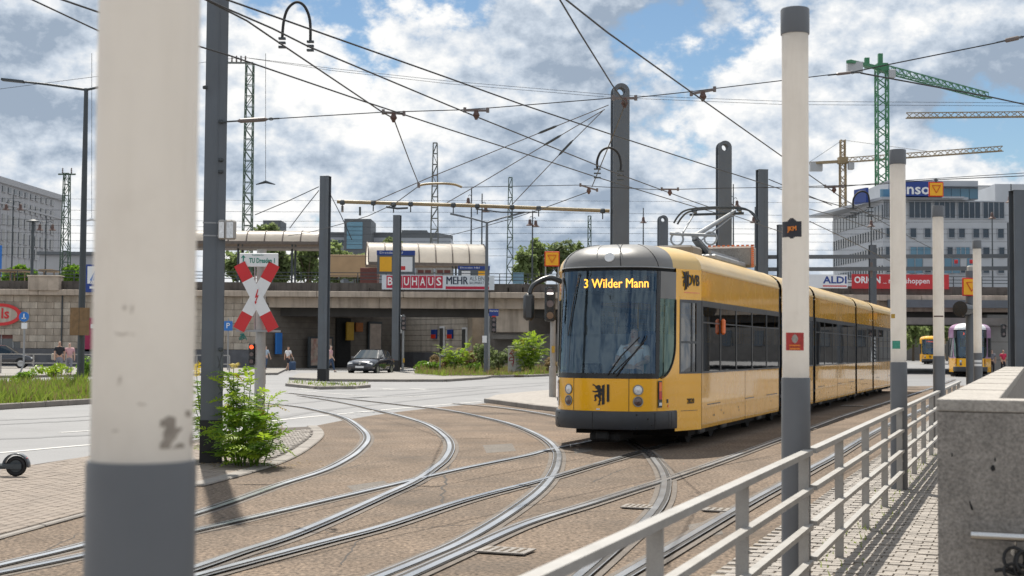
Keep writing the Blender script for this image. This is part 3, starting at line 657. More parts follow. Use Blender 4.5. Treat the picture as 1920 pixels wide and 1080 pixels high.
LION += _limb([(.27, .72), (.12, .90), (.0, .98)], [.05, .035, .02])+_limb([(.02, .97), (-.03, 1.0)], [.025, .008])+_limb([(.04, .95), (-.04, .93)], [.02, .006])
LION += _limb([(.25, .66), (.10, .63), (.0, .66)], [.045, .035, .02])+_limb([(.02, .66), (-.04, .62)], [.025, .006])+_limb([(.03, .64), (-.03, .70)], [.02, .006])
LION += _limb([(.30, .78), (.33, .62), (.31, .46), (.24, .38)], [.10, .075, .07, .05])
LION += _limb([(.27, .44), (.12, .48), (.10, .34), (.16, .24)], [.06, .05, .035, .02])+_limb([(.14, .25), (.04, .21)], [.035, .008])+_limb([(.15, .26), (.10, .18)], [.025, .006])
LION += _limb([(.30, .44), (.37, .28), (.31, .14), (.34, .05)], [.065, .05, .035, .03])+_limb([(.36, .04), (.22, .0)], [.035, .008])+_limb([(.30, .05), (.24, .07)], [.025, .006])
LION += _limb([(.36, .44), (.42, .52), (.39, .62), (.43, .72), (.40, .80)], [.02, .018, .022, .028, .008])
EMB = LION+[ [(.44, .02), (.44, .5), (.44, .93), (.57, .99), (.57, .5), (.57, .06)], [(.68, .18), (.68, .6), (.68, .99), (.80, .99), (.80, .6), (.80, .20), (.74, .15)]]
def emblem(parent, org, ex, ez, en, s, m='emblem', sx=1):
    b = MB()
    for i, pl_ in enumerate(EMB): b.extr([(x*s*sx, y*s) for x, y in pl_], org, ex, ez, en, .003+.0002*i)
    return obj('city_emblem', b, m, parent)
def nose_emblem(parent, x0, z0, s, m='emblem'):              # the same mark laid on the curved front
    b = MB()
    for i_, pl_ in enumerate(EMB):
        ps = []
        for x, y in pl_:
            X = x0+x*s; lo_, hi_ = 0.0, .5
            for _ in range(18):
                md = (lo_+hi_)/2
                if plan(md)[0] < abs(X): lo_ = md
                else: hi_ = md
            ps.append(NP(lo_ if X >= 0 else -lo_, z0+y*s, .006+.0002*i_))
        b.add(ps, [tuple(range(len(ps)))])
    return obj('city_emblem', b, m, parent)
def make_tram(t, secs, front_text, led, body='tram_yellow', roof='tram_roof', dome_m='tram_grey', detail=True, panto=True, side_text=True, upper=None):
    up_m = upper or body; k = 1 if detail else 2
    # nose
    sh = obj('front_shell', MB().grid(patch(-.64, .64, .42, 1.17, 28//k, 8//k)).grid(patch(.64, 1, .30, 1.17, 10//k, 8//k)).grid(patch(-1, -.64, .30, 1.17, 10//k, 8//k)), body, t, smooth=50)
    tm = lambda h: (.44+.205*math.sqrt(max(0, 1-((1.74-h)/.57)**2))) if h < 1.74 else .645
    for s in (1, -1):
        mir = lambda rows: [[Vector((q.x*s, q.y, q.z)) for q in r] for r in rows]
        obj('corner_pillar', MB().grid(mir(patch(tm, .70, 1.17, 2.47, 4, 22//k)), flip=s < 0).grid(mir(patch(.645, .70, 2.47, GUT, 2, 2)), flip=s < 0).grid(mir(patch(.70, 1, 2.47, GUT, 6, 3)), flip=s < 0).grid(mir(patch(.70, 1, 1.17, 1.24, 6, 1)), flip=s < 0), up_m, t, smooth=50)
        cg = obj('corner_window', MB().grid(mir(patch(.44, tm, 1.17, 2.47, 6, 22//k, -.006)), flip=s < 0), 'cab_glass', t, smooth=50)
        if detail:
            edge_ = [NP(tm(h), h, .004) for h in [1.172+.57*(1-math.cos(i/10*math.pi/2)) for i in range(11)]+[2.0, 2.46]]
            obj('gasket', MB().tube([Vector((q.x*s, q.y, q.z)) for q in edge_], .012, 6), 'rubber', cg)
        obj('corner_panel', MB().grid(mir(patch(.43, .645, 2.47, 2.915, 6, 4, .002)), flip=s < 0), 'tram_grey' if detail else 'tram_dark', t, smooth=50)
        cw = obj('cab_window', MB().grid(mir(patch(.72, .93, 1.27, 2.42, 5, 6, -.01)), flip=s < 0), 'tram_window', t, smooth=50)
        fr_ = MB()
        for a, b, c, d in ((.70, .72, 1.24, 2.47), (.93, 1, 1.24, 2.47), (.72, .93, 2.42, 2.47), (.72, .93, 1.24, 1.27), (.72, .93, 1.74, 1.78), (.87, .885, 1.27, 2.42)): fr_.grid(mir(patch(a, b, c, d, 3, 3, .004)), flip=s < 0)
        obj('window_frame', fr_, 'tram_dark', cw, smooth=50)
        mk = obj('marker_light', MB().grid(mir(patch(.432, .462, .96, 1.11, 2, 2, .022)), flip=s < 0), 'lens_orange', t); obj('reversing_light', MB().grid(mir(patch(.432, .462, .73, .78, 2, 2, .022)), flip=s < 0), 'lamp_glass', t)
        obj('tail_light', MB().grid(mir(patch(.432, .462, .83, .955, 2, 2, .022)), flip=s < 0), 'lens_red', mk); obj('light_housing', MB().grid(mir(patch(.424, .47, .70, 1.13, 2, 2, .012)), flip=s < 0), 'tram_dark', mk)
    ws = obj('windscreen', MB().grid(patch(-.405, .405, 1.25, 2.915, 30//k, 14//k, -.004)), 'windscreen', t, smooth=60)
    bz = MB().grid(patch(-.44, .44, 1.165, 1.25, 24//k, 1, .002))
    for s in (1, -1): a, b = sorted((.405*s, .445*s)); bz.grid(patch(a, b, 1.25, 2.915, 3, 10//k, .002))
    obj('windscreen_border', bz, 'tram_black', ws, smooth=50)
    obj('top_gap', MB().grid(patch(-.645, .645, 2.915, GUT, 24//k, 1, -.03)), 'dark_recess', t)
    NV = 12//k; NT = 40//k
    gd, yd = MB(), MB(); VV = [i/NV for i in range(NV+1)]
    TT = [-1+2*i/NT for i in range(NT+1)]
    for i in range(NT):
        for j in range(NV):
            tc_ = (TT[i]+TT[i+1])/2; vc = (VV[j]+VV[j+1])/2
            grey = abs(tc_) < .60 and vc < .80
            (gd if grey else yd).grid([[dome(TT[i], VV[j], .004 if grey else 0), dome(TT[i+1], VV[j], .004 if grey else 0)], [dome(TT[i], VV[j+1], .004 if grey else 0), dome(TT[i+1], VV[j+1], .004 if grey else 0)]])
    dm = obj('front_dome', gd, dome_m, t, smooth=180); obj('dome_cover', yd, roof if roof else body, t, smooth=180)
    if detail:
        for bm_ in (dm,):
            b2 = bmesh.new(); b2.from_mesh(bm_.data); bmesh.ops.remove_doubles(b2, verts=b2.verts[:], dist=.0005); b2.to_mesh(bm_.data); b2.free(); bm_.data.polygons.foreach_set('use_smooth', [True]*len(bm_.data.polygons))
        yo = [o for o in t.children if o.name.startswith('dome_cover')][0]
        b2 = bmesh.new(); b2.from_mesh(yo.data); bmesh.ops.remove_doubles(b2, verts=b2.verts[:], dist=.0005); b2.to_mesh(yo.data); b2.free(); yo.data.polygons.foreach_set('use_smooth', [True]*len(yo.data.polygons))
        for tt in (-.42, .12, .42): obj('seam', MB().tube([dome(tt*(1-.25*v), v*.78, .006) for v in [i/10 for i in range(11)]], .007, 5), 'rubber', dm)
        rim = [dome(-.62+1.24*i/30, 0) for i in range(31)]; obj('rim', MB().tube([q+Vector((0, -.012, -.004)) for q in rim], .012, 6), 'galv', dm)
        q = dome(.03, .20); nn = Vector((0, -.93, .36)).normalized(); obj('sky_light', MB().cyl(q-nn*.02, q+nn*.02, .085, .08, 28), 'sign_white', t, smooth=50)
    # bumper
    bp = MB(); rows = []
    for off, h in ((-.02, .345), (.03, .35), (.045, .375), (.045, .60), (.03, .635), (-.01, .645)):
        rows.append([NP(-.66+1.32*i/36, h if abs(-.66+1.32*i/36) < .62 else h-.0, off*(1 if abs(-.66+1.32*i/36) < .60 else .35)) for i in range(37)])
    bp.grid(rows); bm0 = obj('bumper', bp, 'tram_bumper', t, smooth=40)
    if detail:
        for tt in (-.055, .385, -.385, .53, .565): obj('bumper_joint', MB().grid(patch(tt-.0025, tt+.0025, .345, .62, 1, 1, .047)), 'tram_black', bm0)
        for tt, h in ((-.36, .59), (-.36, .38), (-.40, .50), (.25, .59), (.25, .37), (.33, .52), (.36, .42), (-.39, .40)):
            q = NP(tt, h, .045); n_ = (NP(tt, h, .07)-NP(tt, h, .06)).normalized(); obj('bolt', MB().cyl(q-n_*.004, q+n_*.004, .014, n=10), 'tram_black', bm0)
        for a in (-.215, .20):
            obj('panel_joint', MB().grid(patch(a-.0022, a+.0022, .645, 1.165, 1, 1, .0015)), 'tram_black', sh)
        [obj('panel_joint', MB().grid(patch(a, a+.0025, .645, 1.165, 1, 1, .0015)), 'tram_black', sh) for a in (.418, -.4205)]
    for tt, h, m in ((.265, .985, 'lamp_glass'), (.265, .80, 'lamp_dark'), (-.265, .985, 'lamp_glass'), (-.265, .80, 'lamp_dark')):
        q = NP(tt, h); n_ = (NP(tt, h, .02)-NP(tt, h, .01)).normalized(); o = obj('headlight', MB().cyl(q-n_*.03, q+n_*.006, .088, .084, 26//k), 'tram_black', t, smooth=40)
        ring = MB(); bx = n_.cross(Vector((0, 0, 1))).normalized()
        ring.tube([q+n_*.008+(bx*math.cos(a*.2618)+Vector((0, 0, 1))*math.sin(a*.2618))*.078 for a in range(24)], .008, 6, closed=True); obj('rim', ring, 'galv', o, smooth=80)
        obj('lens', MB().lathe((0, 0, 0), [(.074, .0), (.06, .018), (.03, .028), (.004, .03)], 20) if False else MB().cyl(q+n_*.004, q+n_*.02, .072, .05, 24//k).cyl(q+n_*.018, q+n_*.028, .03, .024, 16//k), m, o, smooth=60)
    nose_emblem(sh, -.13, .735, .34)
    if detail:
        q = NP(-.02, .672, .004); obj('small_mark', MB().box(q, (.06, .004, .02)), 'sign_white', sh)
    # cab interior
    cab = obj('cab_floor', MB().box((0, 1.35, .80), (1.9, 1.3, .06)), 'tram_dark', t)
    obj('dashboard', MB().bbox((0, .80, 1.12), (1.5, .42, .24), .06).bbox((-.35, .72, 1.30), (.34, .16, .20), .03), 'tram_black', cab)
    obj('partition', MB().box((0, 2.0, 1.35), (2.45, .04, 1.1)).box((0, 2.0, 2.7), (2.45, .04, .5)).box((-.9, 2.0, 2.2), (.6, .04, .7)).box((.35, 2.0, 2.2), (.08, .04, .7)), 'tram_inner', cab)
    obj('driver_seat', MB().bbox((.16, 1.62, 1.12), (.48, .45, .14), .05).bbox((.25, 1.82, 1.55), (.46, .12, .8), .05), 'tram_seat', cab)
    db = obj('destination_display', MB().box((.10, .62, 2.715), (1.30, .12, .25)), 'tram_black', t)
    text('destination_lettering', front_text, .215 if detail else .2, db, led, (.115, .552, 2.712), (1, 0, 0), width=1.10, bold=.001)
    if detail:
        wp_ = [NP(.11, 1.20, .03), NP(.16, 1.36, .045), NP(.31, 1.80, .05), NP(.32, 1.86, .045)]
        wi = obj('wiper', MB().tube(wp_, [.016, .014, .012, .01], 8).tube([NP(.085, 1.24, .035), NP(.30, 1.74, .04)], .009, 6), 'tram_black', t)
        obj('wiper_blade', MB().tube([NP(.05, 1.22, .018), NP(.14, 1.52, .02), NP(.27, 1.83, .02)], .011, 5), 'rubber', wi)
        obj('wiper', MB().tube([NP(-.2, 2.88, .02), NP(-.24, 2.4, .022), NP(-.28, 1.85, .02)], .011, 5), 'tram_black', t)
        # mirror on its arm
        a = NP(-.62, 2.78); arm = [a, a+Vector((-.20, -.10, .06)), a+Vector((-.40, -.28, -.06)), a+Vector((-.45, -.36, -.22))]
        mr = obj('mirror_arm', MB().tube(crom(arm, 6), [.05-.0006*i for i in range(19)], 10), 'tram_dark', t, smooth=60)
        obj('mirror', MB().bbox(a+Vector((-.46, -.37, -.44)), (.19, .12, .46), .05, rz=.3), 'tram_dark', mr, smooth=40)
    # sections
    prof = [(1.16, .30), (1.26, .305), (HW, .36), (HW, 1.24)]; up = [(HW, 2.47), (HW, GUT)]+roof_prof()[1:]
    y = 1.72
    for si, (y0, y1, panes) in enumerate(secs):
        y0 = max(y0, 1.725); st = [y0+(y1-y0)*i/4 for i in range(5)]
        lo = MB()
        for s in (1, -1): lo.grid([[Vector((x*s, yy, z)) for yy in st] for x, z in prof], flip=s > 0)
        lo.box((0, (y0+y1)/2, .42), (2.2, y1-y0-.02, .10))
        bs = obj('side_panel', lo, body, t, smooth=40)
        ur = MB(); whole = [(x, z) for x, z in up]+[(-x, z) for x, z in up[::-1][1:]]
        ur.grid([[Vector((x, yy, z)) for yy in st] for x, z in whole[:2]], flip=True); ur.grid([[Vector((x, yy, z)) for yy in st] for x, z in whole[-2:]], flip=True)
        us = obj('upper_panel', ur, up_m, t, smooth=40)
        ro = MB().grid([[Vector((x, yy, z)) for yy in st] for x, z in whole[1:-1]], flip=True); rf = obj('roof', ro, roof, t, smooth=60)
        gt = MB()
        for s in (1, -1): gt.bar((s*(HW+.006), y0, GUT+.005), (s*(HW+.006), y1, GUT+.005), .02, .03)
        obj('gutter', gt, roof, rf)
        fl_ = MB().box((0, (y0+y1)/2, .62), (2.5, y1-y0-.04, .06)).box((0, (y0+y1)/2, 2.62), (2.3, y1-y0-.04, .04))
        inn = obj('cabin_floor', fl_, 'tram_inner', t)
        seats = MB(); yy = y0+.9
        while yy < y1-.6:
            for sx in (-.85, .85): seats.bbox((sx, yy, 1.02), (.82, .42, .12), .04).bbox((sx, yy+.2, 1.40), (.80, .08, .72), .04)
            yy += 1.55
        obj('seats', seats, 'tram_seat', inn, kind='stuff')
        poles_ = MB(); yy = y0+1.4
        while yy < y1-.5: poles_.cyl((.35, yy, .62), (.35, yy, 2.6), .018, n=8).cyl((-.35, yy+.4, .62), (-.35, yy+.4, 2.6), .018, n=8); yy += 1.55
        obj('grab_poles', poles_, 'sign_yellow', inn, kind='stuff')
        for s in (1, -1):
            fr_ = MB(); X = s*(HW-.004)
            fr_.box((X, (y0+y1)/2, 2.42), (.03, y1-y0, .10)).box((X, (y0+y1)/2, 1.255), (.03, y1-y0, .03))
            ed = [y0]+panes+[y1]
            for yy in ed: fr_.box((X, min(max(yy, y0+.04), y1-.04), 1.85), (.034, .075, 1.2))
            wf = obj('window_band', fr_, 'tram_dark', t)
            for a, b in zip(ed[:-1], ed[1:]):
                if b-a < .3: continue
                obj('window', MB().add([(s*(HW+.004), a+.05, 1.265), (s*(HW+.004), b-.05, 1.265), (s*(HW+.004), b-.05, 2.375), (s*(HW+.004), a+.05, 2.375)], [(0, 1, 2, 3)]), 'tram_window', wf)
                if detail and si != 1: obj('vent_bar', MB().box((s*(HW+.006), (a+b)/2, 2.10), (.014, b-a-.1, .025)), 'tram_dark', wf)
        if detail:
            sm = MB(); L_ = y1-y0
            for a, b, z in ((.06, .20, .70), (.50, .62, .70), (.80, .97, .70)) if si % 2 == 0 else ((.15, .45, .72),): sm.box((HW+.0015, y0+L_*(a+b)/2, z), (.003, L_*(b-a), .018))
            for q in ([.0, .5, 1.0] if si % 2 == 0 else [0, 1.0]): sm.box((HW+.0012, min(max(y0+L_*q, y0+.02), y1-.02), .77), (.003, .012, .92))
            obj('panel_joint', sm, 'tram_black', bs, kind='stuff')
            for _ in range(7):
                yy = random.uniform(y0+.3, y1-.3); obj('latch', MB().box((HW+.002, yy, random.choice((.50, .56))), (.004, .035, .03)), 'tram_bumper', bs)
        # bogie and wheels
        un = MB().box((0, (y0+y1)/2, .25), (2.0, y1-y0-.3, .16))
        bg_ = obj('underframe', un, 'under', t)
        for yw in ([y0+.9, y0+2.7] if si == 0 else [])+([y0+.28*(y1-y0), y0+.72*(y1-y0)] if si else [y1-1.2]):
            for sx in (-.76, .76): obj('wheel', MB().cyl((sx-.06, yw, .315), (sx+.06, yw, .315), .30, n=20), 'under', bg_, smooth=40)
            obj('axle_box', MB().bbox((1.0, yw, .27), (.16, .42, .2), .03).bbox((-1.0, yw, .27), (.16, .42, .2), .03), 'steel_dark', bg_)
        if si < len(secs)-1:
            y2 = secs[si+1][0]; bl = MB(); full = [(1.20, .34), (HW-.03, .40)]+[(HW-.03, 2.47)]+[(x*.975, z-.02) for x, z in roof_prof()]; loop = full+[(-x, z) for x, z in full[::-1][1:]]
            n_ = 9; rows = []
            for i in range(n_+1):
                f_ = 1.0 if i % 2 == 0 else .965; rows.append([Vector((x*f_, y1+(y2-y1)*i/n_, z if z < 2 else z*(1 if f_ == 1 else .993))) for x, z in loop])
            obj('bellows', bl.grid(rows), 'rubber', t)
    obj('coupler', MB().bbox((0, .72, .22), (.5, .9, .16), .04).bbox((0, .35, .24), (.22, .4, .14), .03), 'under', t)
    end = secs[-1][1]
    ew = MB(); loop = prof+up; ew.add([(x, end+.0, z) for x, z in loop]+[(-x, end, z) for x, z in loop[::-1]], [tuple(range(2*len(loop)))]); obj('rear_wall', ew, body, t)
    if side_text and detail:
        a, b = nose(.72, 2.72), nose(.97, 2.72); ex = (b-a).normalized(); en = ex.cross(Vector((0, 0, 1)))
        dv = text('operator_lettering', 'DVB', .25, sh, 'emblem', a.lerp(b, .68)+en*.006+Vector((0, 0, .07)), ex, bold=.006, width=.33)
        emblem(sh, a.lerp(b, .07)+en*.003+Vector((0, 0, -.09)), ex, Vector((0, 0, 1)), en, .32, sx=.62)
        obj('pinstripe_text', MB().extr([(0, 0), (.44, 0), (.44, .012), (0, .012)], a.lerp(b, .14)+en*.003+Vector((0, 0, -.135)), ex, Vector((0, 0, 1)), en, .002), 'lens_orange', sh)
        a, b = nose(.74, .78), nose(.93, .78); ex = (b-a).normalized(); en = ex.cross(Vector((0, 0, 1)))
        text('fleet_number', '2820', .12, sh, 'emblem', a.lerp(b, .6)+en*.004, ex, bold=.002, width=.22)
        obj('panel_joint', MB().grid(patch(.72, .95, .622, .630, 3, 1, .0015)), 'tram_black', sh)
        q = NP(.55, .72, .003); obj('small_mark', MB().box(q, (.015, .03, .04)), 'lens_orange', sh)
    return sh
C0 = Vector((1.347, 22.3, 0)); td = Vector((.357, .934, 0)).normalized(); tn = Vector((td.y, -td.x, 0)); C0 = C0+tn*.062
tram = thing('tram', 'long yellow five-section tram to Wilder Mann with grey dome in the crossing', 'tram', tuple(C0), -math.atan2(td.x, td.y))
def TL(px, py, Y): q = P(px, py, Y)-C0; return Vector((q.dot(tn), q.dot(td), q.z))
SECS = [(1.72, 9.10, [3.18, 4.55, 6.07, 7.62]), (9.45, 13.95, [10.8, 12.3]), (14.30, 22.4, [15.9, 17.4, 19.0, 20.6]), (22.75, 27.0, [24.1, 25.6]), (27.35, 36.6, [28.9, 30.4, 31.9, 33.4, 35.0])]
make_tram(tram, SECS, '3 Wilder Mann', 'led_amber')
obj('indicator', MB().bbox((HW+.05, 3.20, 2.05), (.09, .07, .28), .03), 'lens_orange', tram)
# roof equipment
rb = obj('roof_box', MB().bbox((.0, 4.9, 3.50), (.9, .8, .26), .04), 'bridge_grey', tram)
rt = obj('roof_tray', MB().bbox((-.05, 6.9, 3.455), (1.5, 2.9, .12), .03).bar((.55, 5.5, 3.56), (.55, 8.2, 3.56), .05, .06).bar((-.55, 5.5, 3.56), (-.55, 8.2, 3.56), .05, .06), 'galv', tram)
wb = obj('weathered_roof_unit', MB().bbox((.30, 9.0-.35, 3.66), (1.05, .42, .46), .05), 'cap_concrete', tram)
for (a, b) in (((-.22, 8.42, 3.89), (.82, 8.42, 3.89)), ((.83, 8.42, 3.44), (.83, 8.42, 3.89))):
    for k in range(11):
        q = Vector(a).lerp(Vector(b), k/10); obj('orange_edge', MB().box(q, (.055, .05, .035)), 'lens_orange', wb)
pb = obj('pantograph', MB().bbox((0, 7.9, 3.60), (.9, 1.3, .07), .02).bar((0, 7.8, 3.6), (-.02, 6.62, 3.93), .10, .12), 'steel_dark', tram)
for sx in (-.4, .4):
    for yy in (7.35, 8.4): obj('insulator', MB().lathe((sx, yy, 3.45), [(.05, 0), (.03, .02), (.05, .04), (.03, .06), (.05, .08), (.03, .11)], 10), 'insul', pb)
kn = Vector((-.02, 6.55, 3.95)); hd_ = Vector((0, 8.6, 4.66))
obj('lower_arm', MB().tube([(0, 7.95, 3.66), kn], [.055, .05], 10).tube([(.13, 7.7, 3.66), kn+Vector((.1, .1, -.05))], .018, 6), 'galv', pb)
obj('knee_ring', MB().tube([kn+Vector((-.35+.13*math.cos(a*.4488), 0, -.04+.13*math.sin(a*.4488))) for a in range(14)], .022, 6, closed=True).tube([kn+Vector((.35+.13*math.cos(a*.4488), 0, -.04+.13*math.sin(a*.4488))) for a in range(14)], .022, 6, closed=True).tube([kn+Vector((-.5, 0, .08)), kn+Vector((-.3, 0, .06)), kn+Vector((.45, 0, .02))], .035, 8), 'galv', pb)
obj('upper_arm', MB().tube([kn, hd_+Vector((.40, 0, 0))], [.055, .035], 10).tube([kn+Vector((.12, .1, -.08)), hd_+Vector((.42, 0, -.06))], .015, 6).tube([kn+Vector((-.22, 0, .10)), hd_+Vector((-.52, 0, -.06))], .022, 6), 'galv', pb)
bow = MB()
for dy in (-.16, .16): bow.tube(crom([hd_+Vector((x, dy, z)) for x, z in ((-.92, -.24), (-.82, -.09), (-.66, .03), (-.3, .08), (.3, .08), (.66, .03), (.82, -.09), (.92, -.24))], 4), .022, 6)
bow.bar(hd_+Vector((-.6, 0, -.05)), hd_+Vector((.6, 0, -.05)), .05, .05)
for x in (-.5, .5): bow.bar(hd_+Vector((x, -.17, .02)), hd_+Vector((x, .17, .02)), .05, .06)
obj('collector_bow', bow, 'steel_dark', pb)
# far trams
q = P(1820, 705, 87); hd2 = Vector((q.x, q.y, 0)).normalized()
t2 = thing('tram', 'yellow tram with purple and white roof front coming from under the bridge', 'tram', (q.x, q.y, 0), -math.atan2(hd2.x-.02, hd2.y))
make_tram(t2, [(1.72, 9.1, [3.5, 5.2, 7]), (9.4, 14, [11, 12.5])], '3 Coschütz', 'led_red', body='tram_yellow', roof='tram_purple', dome_m='sign_white', detail=False, upper='tram_purple')
q = P(1744, 680, 165); hd3 = Vector((q.x, q.y, 0)).normalized()
t3 = thing('tram', 'small distant yellow tram with red destination display under the bridge', 'tram', (q.x, q.y, 0), -math.atan2(hd3.x+.05, hd3.y))
make_tram(t3, [(1.72, 9.1, [3.5, 5.2, 7]), (9.4, 14, [11, 12.5])], '7 Pennrich', 'led_red', body='tram_yellow', roof='tram_yellow', dome_m='tram_yellow', detail=False)
# ================================================================== railway viaduct, 100 m away across the picture
VY = 100.0
def vx(px): return P(px, 600, VY).x
def vz(py, px=960): return P(px, py, VY).z
Z_C1, Z_C0, Z_G0, Z_P, Z_R = 5.62, 5.20, 4.45, 6.25, 6.95
XL, XR = -46.0, 110.0
v = thing('railway_viaduct', 'long pale concrete railway viaduct with dark parapet spanning the street', 'viaduct', (0, VY, 0))
for x0, x1, y0, y1 in ((-46, 110, .5, 3.2), (-46, -9.6, 3.2, 12.5), (1.4, 110, 3.2, 12.5), (-46, 110, 12.5, 27.5)):
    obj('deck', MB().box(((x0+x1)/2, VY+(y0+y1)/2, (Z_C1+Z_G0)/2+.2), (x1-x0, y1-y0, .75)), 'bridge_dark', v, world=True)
x = XL; i = 0
while x < XR:
    w = 6.2 if x > -18 else 4.0
    inst('cornice_block', MB().bbox((0, 0, 0), (w-.03, .9, Z_C1-Z_C0), .03).mesh('cornice_block', 'bridge_concrete'), v, (x+w/2, -.15+random.uniform(-.006, .006), (Z_C1+Z_C0)/2)); x += w
x = -17.9
while x < XR:
    w = 8.3
    inst('girder_panel', MB().bbox((0, 0, 0), (w-.03, .5, Z_C0-Z_G0), .02).mesh('girder_panel', 'bridge_concrete'), v, (x+w/2, .45, (Z_C0+Z_G0)/2-.003)); x += w
obj('parapet', MB().box(((XL+XR)/2, VY+.12, (Z_C1+Z_P)/2), (XR-XL, .35, Z_P-Z_C1)), 'parapet', v, world=True)
nb = MB()
for k in range(260):
    xx = random.uniform(XL, XR); hh = random.uniform(.08, .5); nb.box((xx, VY-.075, Z_C1+.02+hh/2), (random.uniform(.04, .25), .04, hh))
obj('parapet_relief', nb, 'parapet', v, world=True, kind='stuff')
pm = MB().box((0, 0, .38), (.06, .06, .76)).mesh('railing_post', 'steel_dark')
x = XL
while x < XR: inst('railing_post', pm, v, (x, .1, Z_P)); x += 2.05
for h in (.74, .50, .27): obj('railing_bar', MB().box(((XL+XR)/2, VY+.1, Z_P+h), (XR-XL, .04, .05)), 'steel_dark', v, world=True)
# soffit beams, inner walls and piers of the underpass
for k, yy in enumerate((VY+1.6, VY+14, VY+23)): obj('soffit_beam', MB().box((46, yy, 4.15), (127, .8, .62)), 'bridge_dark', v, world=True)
IA, IB, LA, LB = (-17.7, VY), (-9.0, VY+13), (-9.0, VY+13), (-3.3, VY+4)
def wallq(name, a, b, z0, z1, m, par, th=.4):
    a, b = Vector(a), Vector(b); d = (b-a).normalized(); n = Vector((d.y, -d.x))
    return obj(name, MB().prism([tuple(a), tuple(b), tuple(b-n*th), tuple(a-n*th)], z0, z1), m, par, world=True)
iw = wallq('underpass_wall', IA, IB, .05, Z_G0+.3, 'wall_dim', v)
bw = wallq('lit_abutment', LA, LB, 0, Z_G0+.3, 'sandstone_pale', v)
for k in range(9):
    z = .9+.42*k
    for (a, b, nm) in ((IA, IB, iw), (LA, LB, bw)):
        a, b = Vector(a), Vector(b); d = (b-a).normalized(); n = Vector((d.y, -d.x)); obj('joint', MB().bar((*(a+n*.003), z), (*(b+n*.003), z), .012, .03), 'joint_dark', nm, world=True)
obj('plinth', MB().prism([(-9.0, VY+12.85), (-3.3, VY+3.85), (-3.2, VY+4.0), (-8.9, VY+13.0)], 0, 1.25), 'plinth', v, world=True)
obj('pier', MB().bbox((vx(892), VY+7, 2.2), (1.3, 1.6, 4.4), .05), 'sandstone', v, world=True)
obj('corbel_block', MB().bbox(((vx(921)+vx(992))/2, VY+2.4, (vz(571)+vz(623))/2), (vx(992)-vx(921), 3.4, vz(571)-vz(623)), .04), 'bridge_concrete', v, world=True)
obj('corbel_ledge', MB().bbox(((vx(921)+vx(1000))/2, VY+2.6, vz(631)), (vx(1000)-vx(921), 3.2, .38), .04), 'bridge_grey', v, world=True)
obj('pier', MB().bbox(((vx(925)+vx(1080))/2, VY+4.5, 1.35), (vx(1080)-vx(925), 3.0, 2.7), .04), 'bridge_grey', v, world=True)
obj('back_wall', MB().box((3.5, VY+13.5, 2.1), (14, .5, 4.2)), 'bridge_grey', v, world=True)
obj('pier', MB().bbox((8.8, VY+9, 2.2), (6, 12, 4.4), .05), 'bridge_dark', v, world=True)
px0, px1 = vx(1852), vx(1975)
obj('pier', MB().bbox(((px0+px1)/2, VY+3, 2.1), (px1-px0, 5.6, 4.35), .05), 'concrete_far', v, world=True)
for zz in (1.0, 2.3, 3.4): obj('joint', MB().box(((px0+px1)/2, VY+.198, zz), (px1-px0, .01, .03)), 'joint_dark', v, world=True)
obj('pier', MB().bbox((70, VY+3, 2.1), (20, 5.6, 4.35), .05), 'concrete_far', v, world=True); obj('pier', MB().bbox((98, VY+3, 2.1), (22, 5.6, 4.35), .05), 'concrete_far', v, world=True)
for yy, zz, th in ((VY-.6, 5.0, .55), (VY-.65, 3.75, .5)): obj('edge_beam', MB().box(((vx(1660)+vx(1905))/2, yy, zz), (vx(1905)-vx(1660), .35, th)), 'steel_grey' if zz > 4 else 'bridge_grey', v, world=True)
for px in (640, 700): obj('soffit_lamp', MB().box((vx(px)+1, VY+8, 4.38), (1.2, .4, .08)), 'sign_white', v, world=True)
# ---- left part: ashlar wall of the station arches
sw_ = thing('station_wall', 'beige ashlar stone wall of the station under the viaduct', 'stone wall', (-31, VY, 0))
obj('wall_core', MB().box((-31.85, VY+1.0, 2.6), (28.2, 1.6, 5.2)), 'joint_dark', sw_, world=True)
obj('plinth', MB().bbox((-31.85, VY+.12, .68), (28.25, .5, 1.36), .02), 'plinth', sw_, world=True)
bm1 = [MB().bbox((0, 0, 0), (1.16, .3, .465), .02).mesh('stone_block', m) for m in ('sandstone', 'sandstone_pale')]; field = MB()
for r in range(8):
    z = 1.375+.478*r+.24; x = -46+(.6 if r % 2 else 0)
    while x < -17.8:
        wd_ = min(1.18, -17.75-x); c = x+wd_/2; door = -40.5 < c < -35.4 and z < 2.4
        if not door and wd_ > .3:
            vis = c < -29.6 or c > -21.5
            if vis:
                o = inst('stone_block', bm1[0 if noise.noise((c*.7, z*1.3, 2)) < .12 else 1], sw_, (c+31, .10+random.uniform(-.012, .008), z)); o.scale = ((wd_-.02)/1.16, 1, 1)
            else: field.box((c, VY+.1, z), (wd_-.02, .3, .46))
        x += 1.18
obj('stone_field', field, 'sandstone_pale', sw_, world=True, kind='stuff')
obj('parapet_pier', MB().bbox((vx(86), VY-.2, vz(532, 86)), (2.2, 1.1, 1.05), .04).bbox((vx(86), VY-.2, vz(518.5, 86)), (2.35, 1.2, .12), .03), 'bridge_concrete', sw_, world=True)
obj('drain_pipe', MB().cyl((vx(117), VY-.12, 1.0), (vx(117), VY-.12, 5.2), .055, n=10), 'steel_dark', sw_, world=True)
wn_ = obj('shop_window', MB().box((vx(14), VY+.16, 1.85), (2.6, .08, 1.1)), 'office_glass', sw_, world=True)
for k in range(4): obj('window_bar', MB().box((vx(14)-1.3+.86*k, VY+.1, 1.85), (.07, .06, 1.1)), 'galv', wn_, world=True)
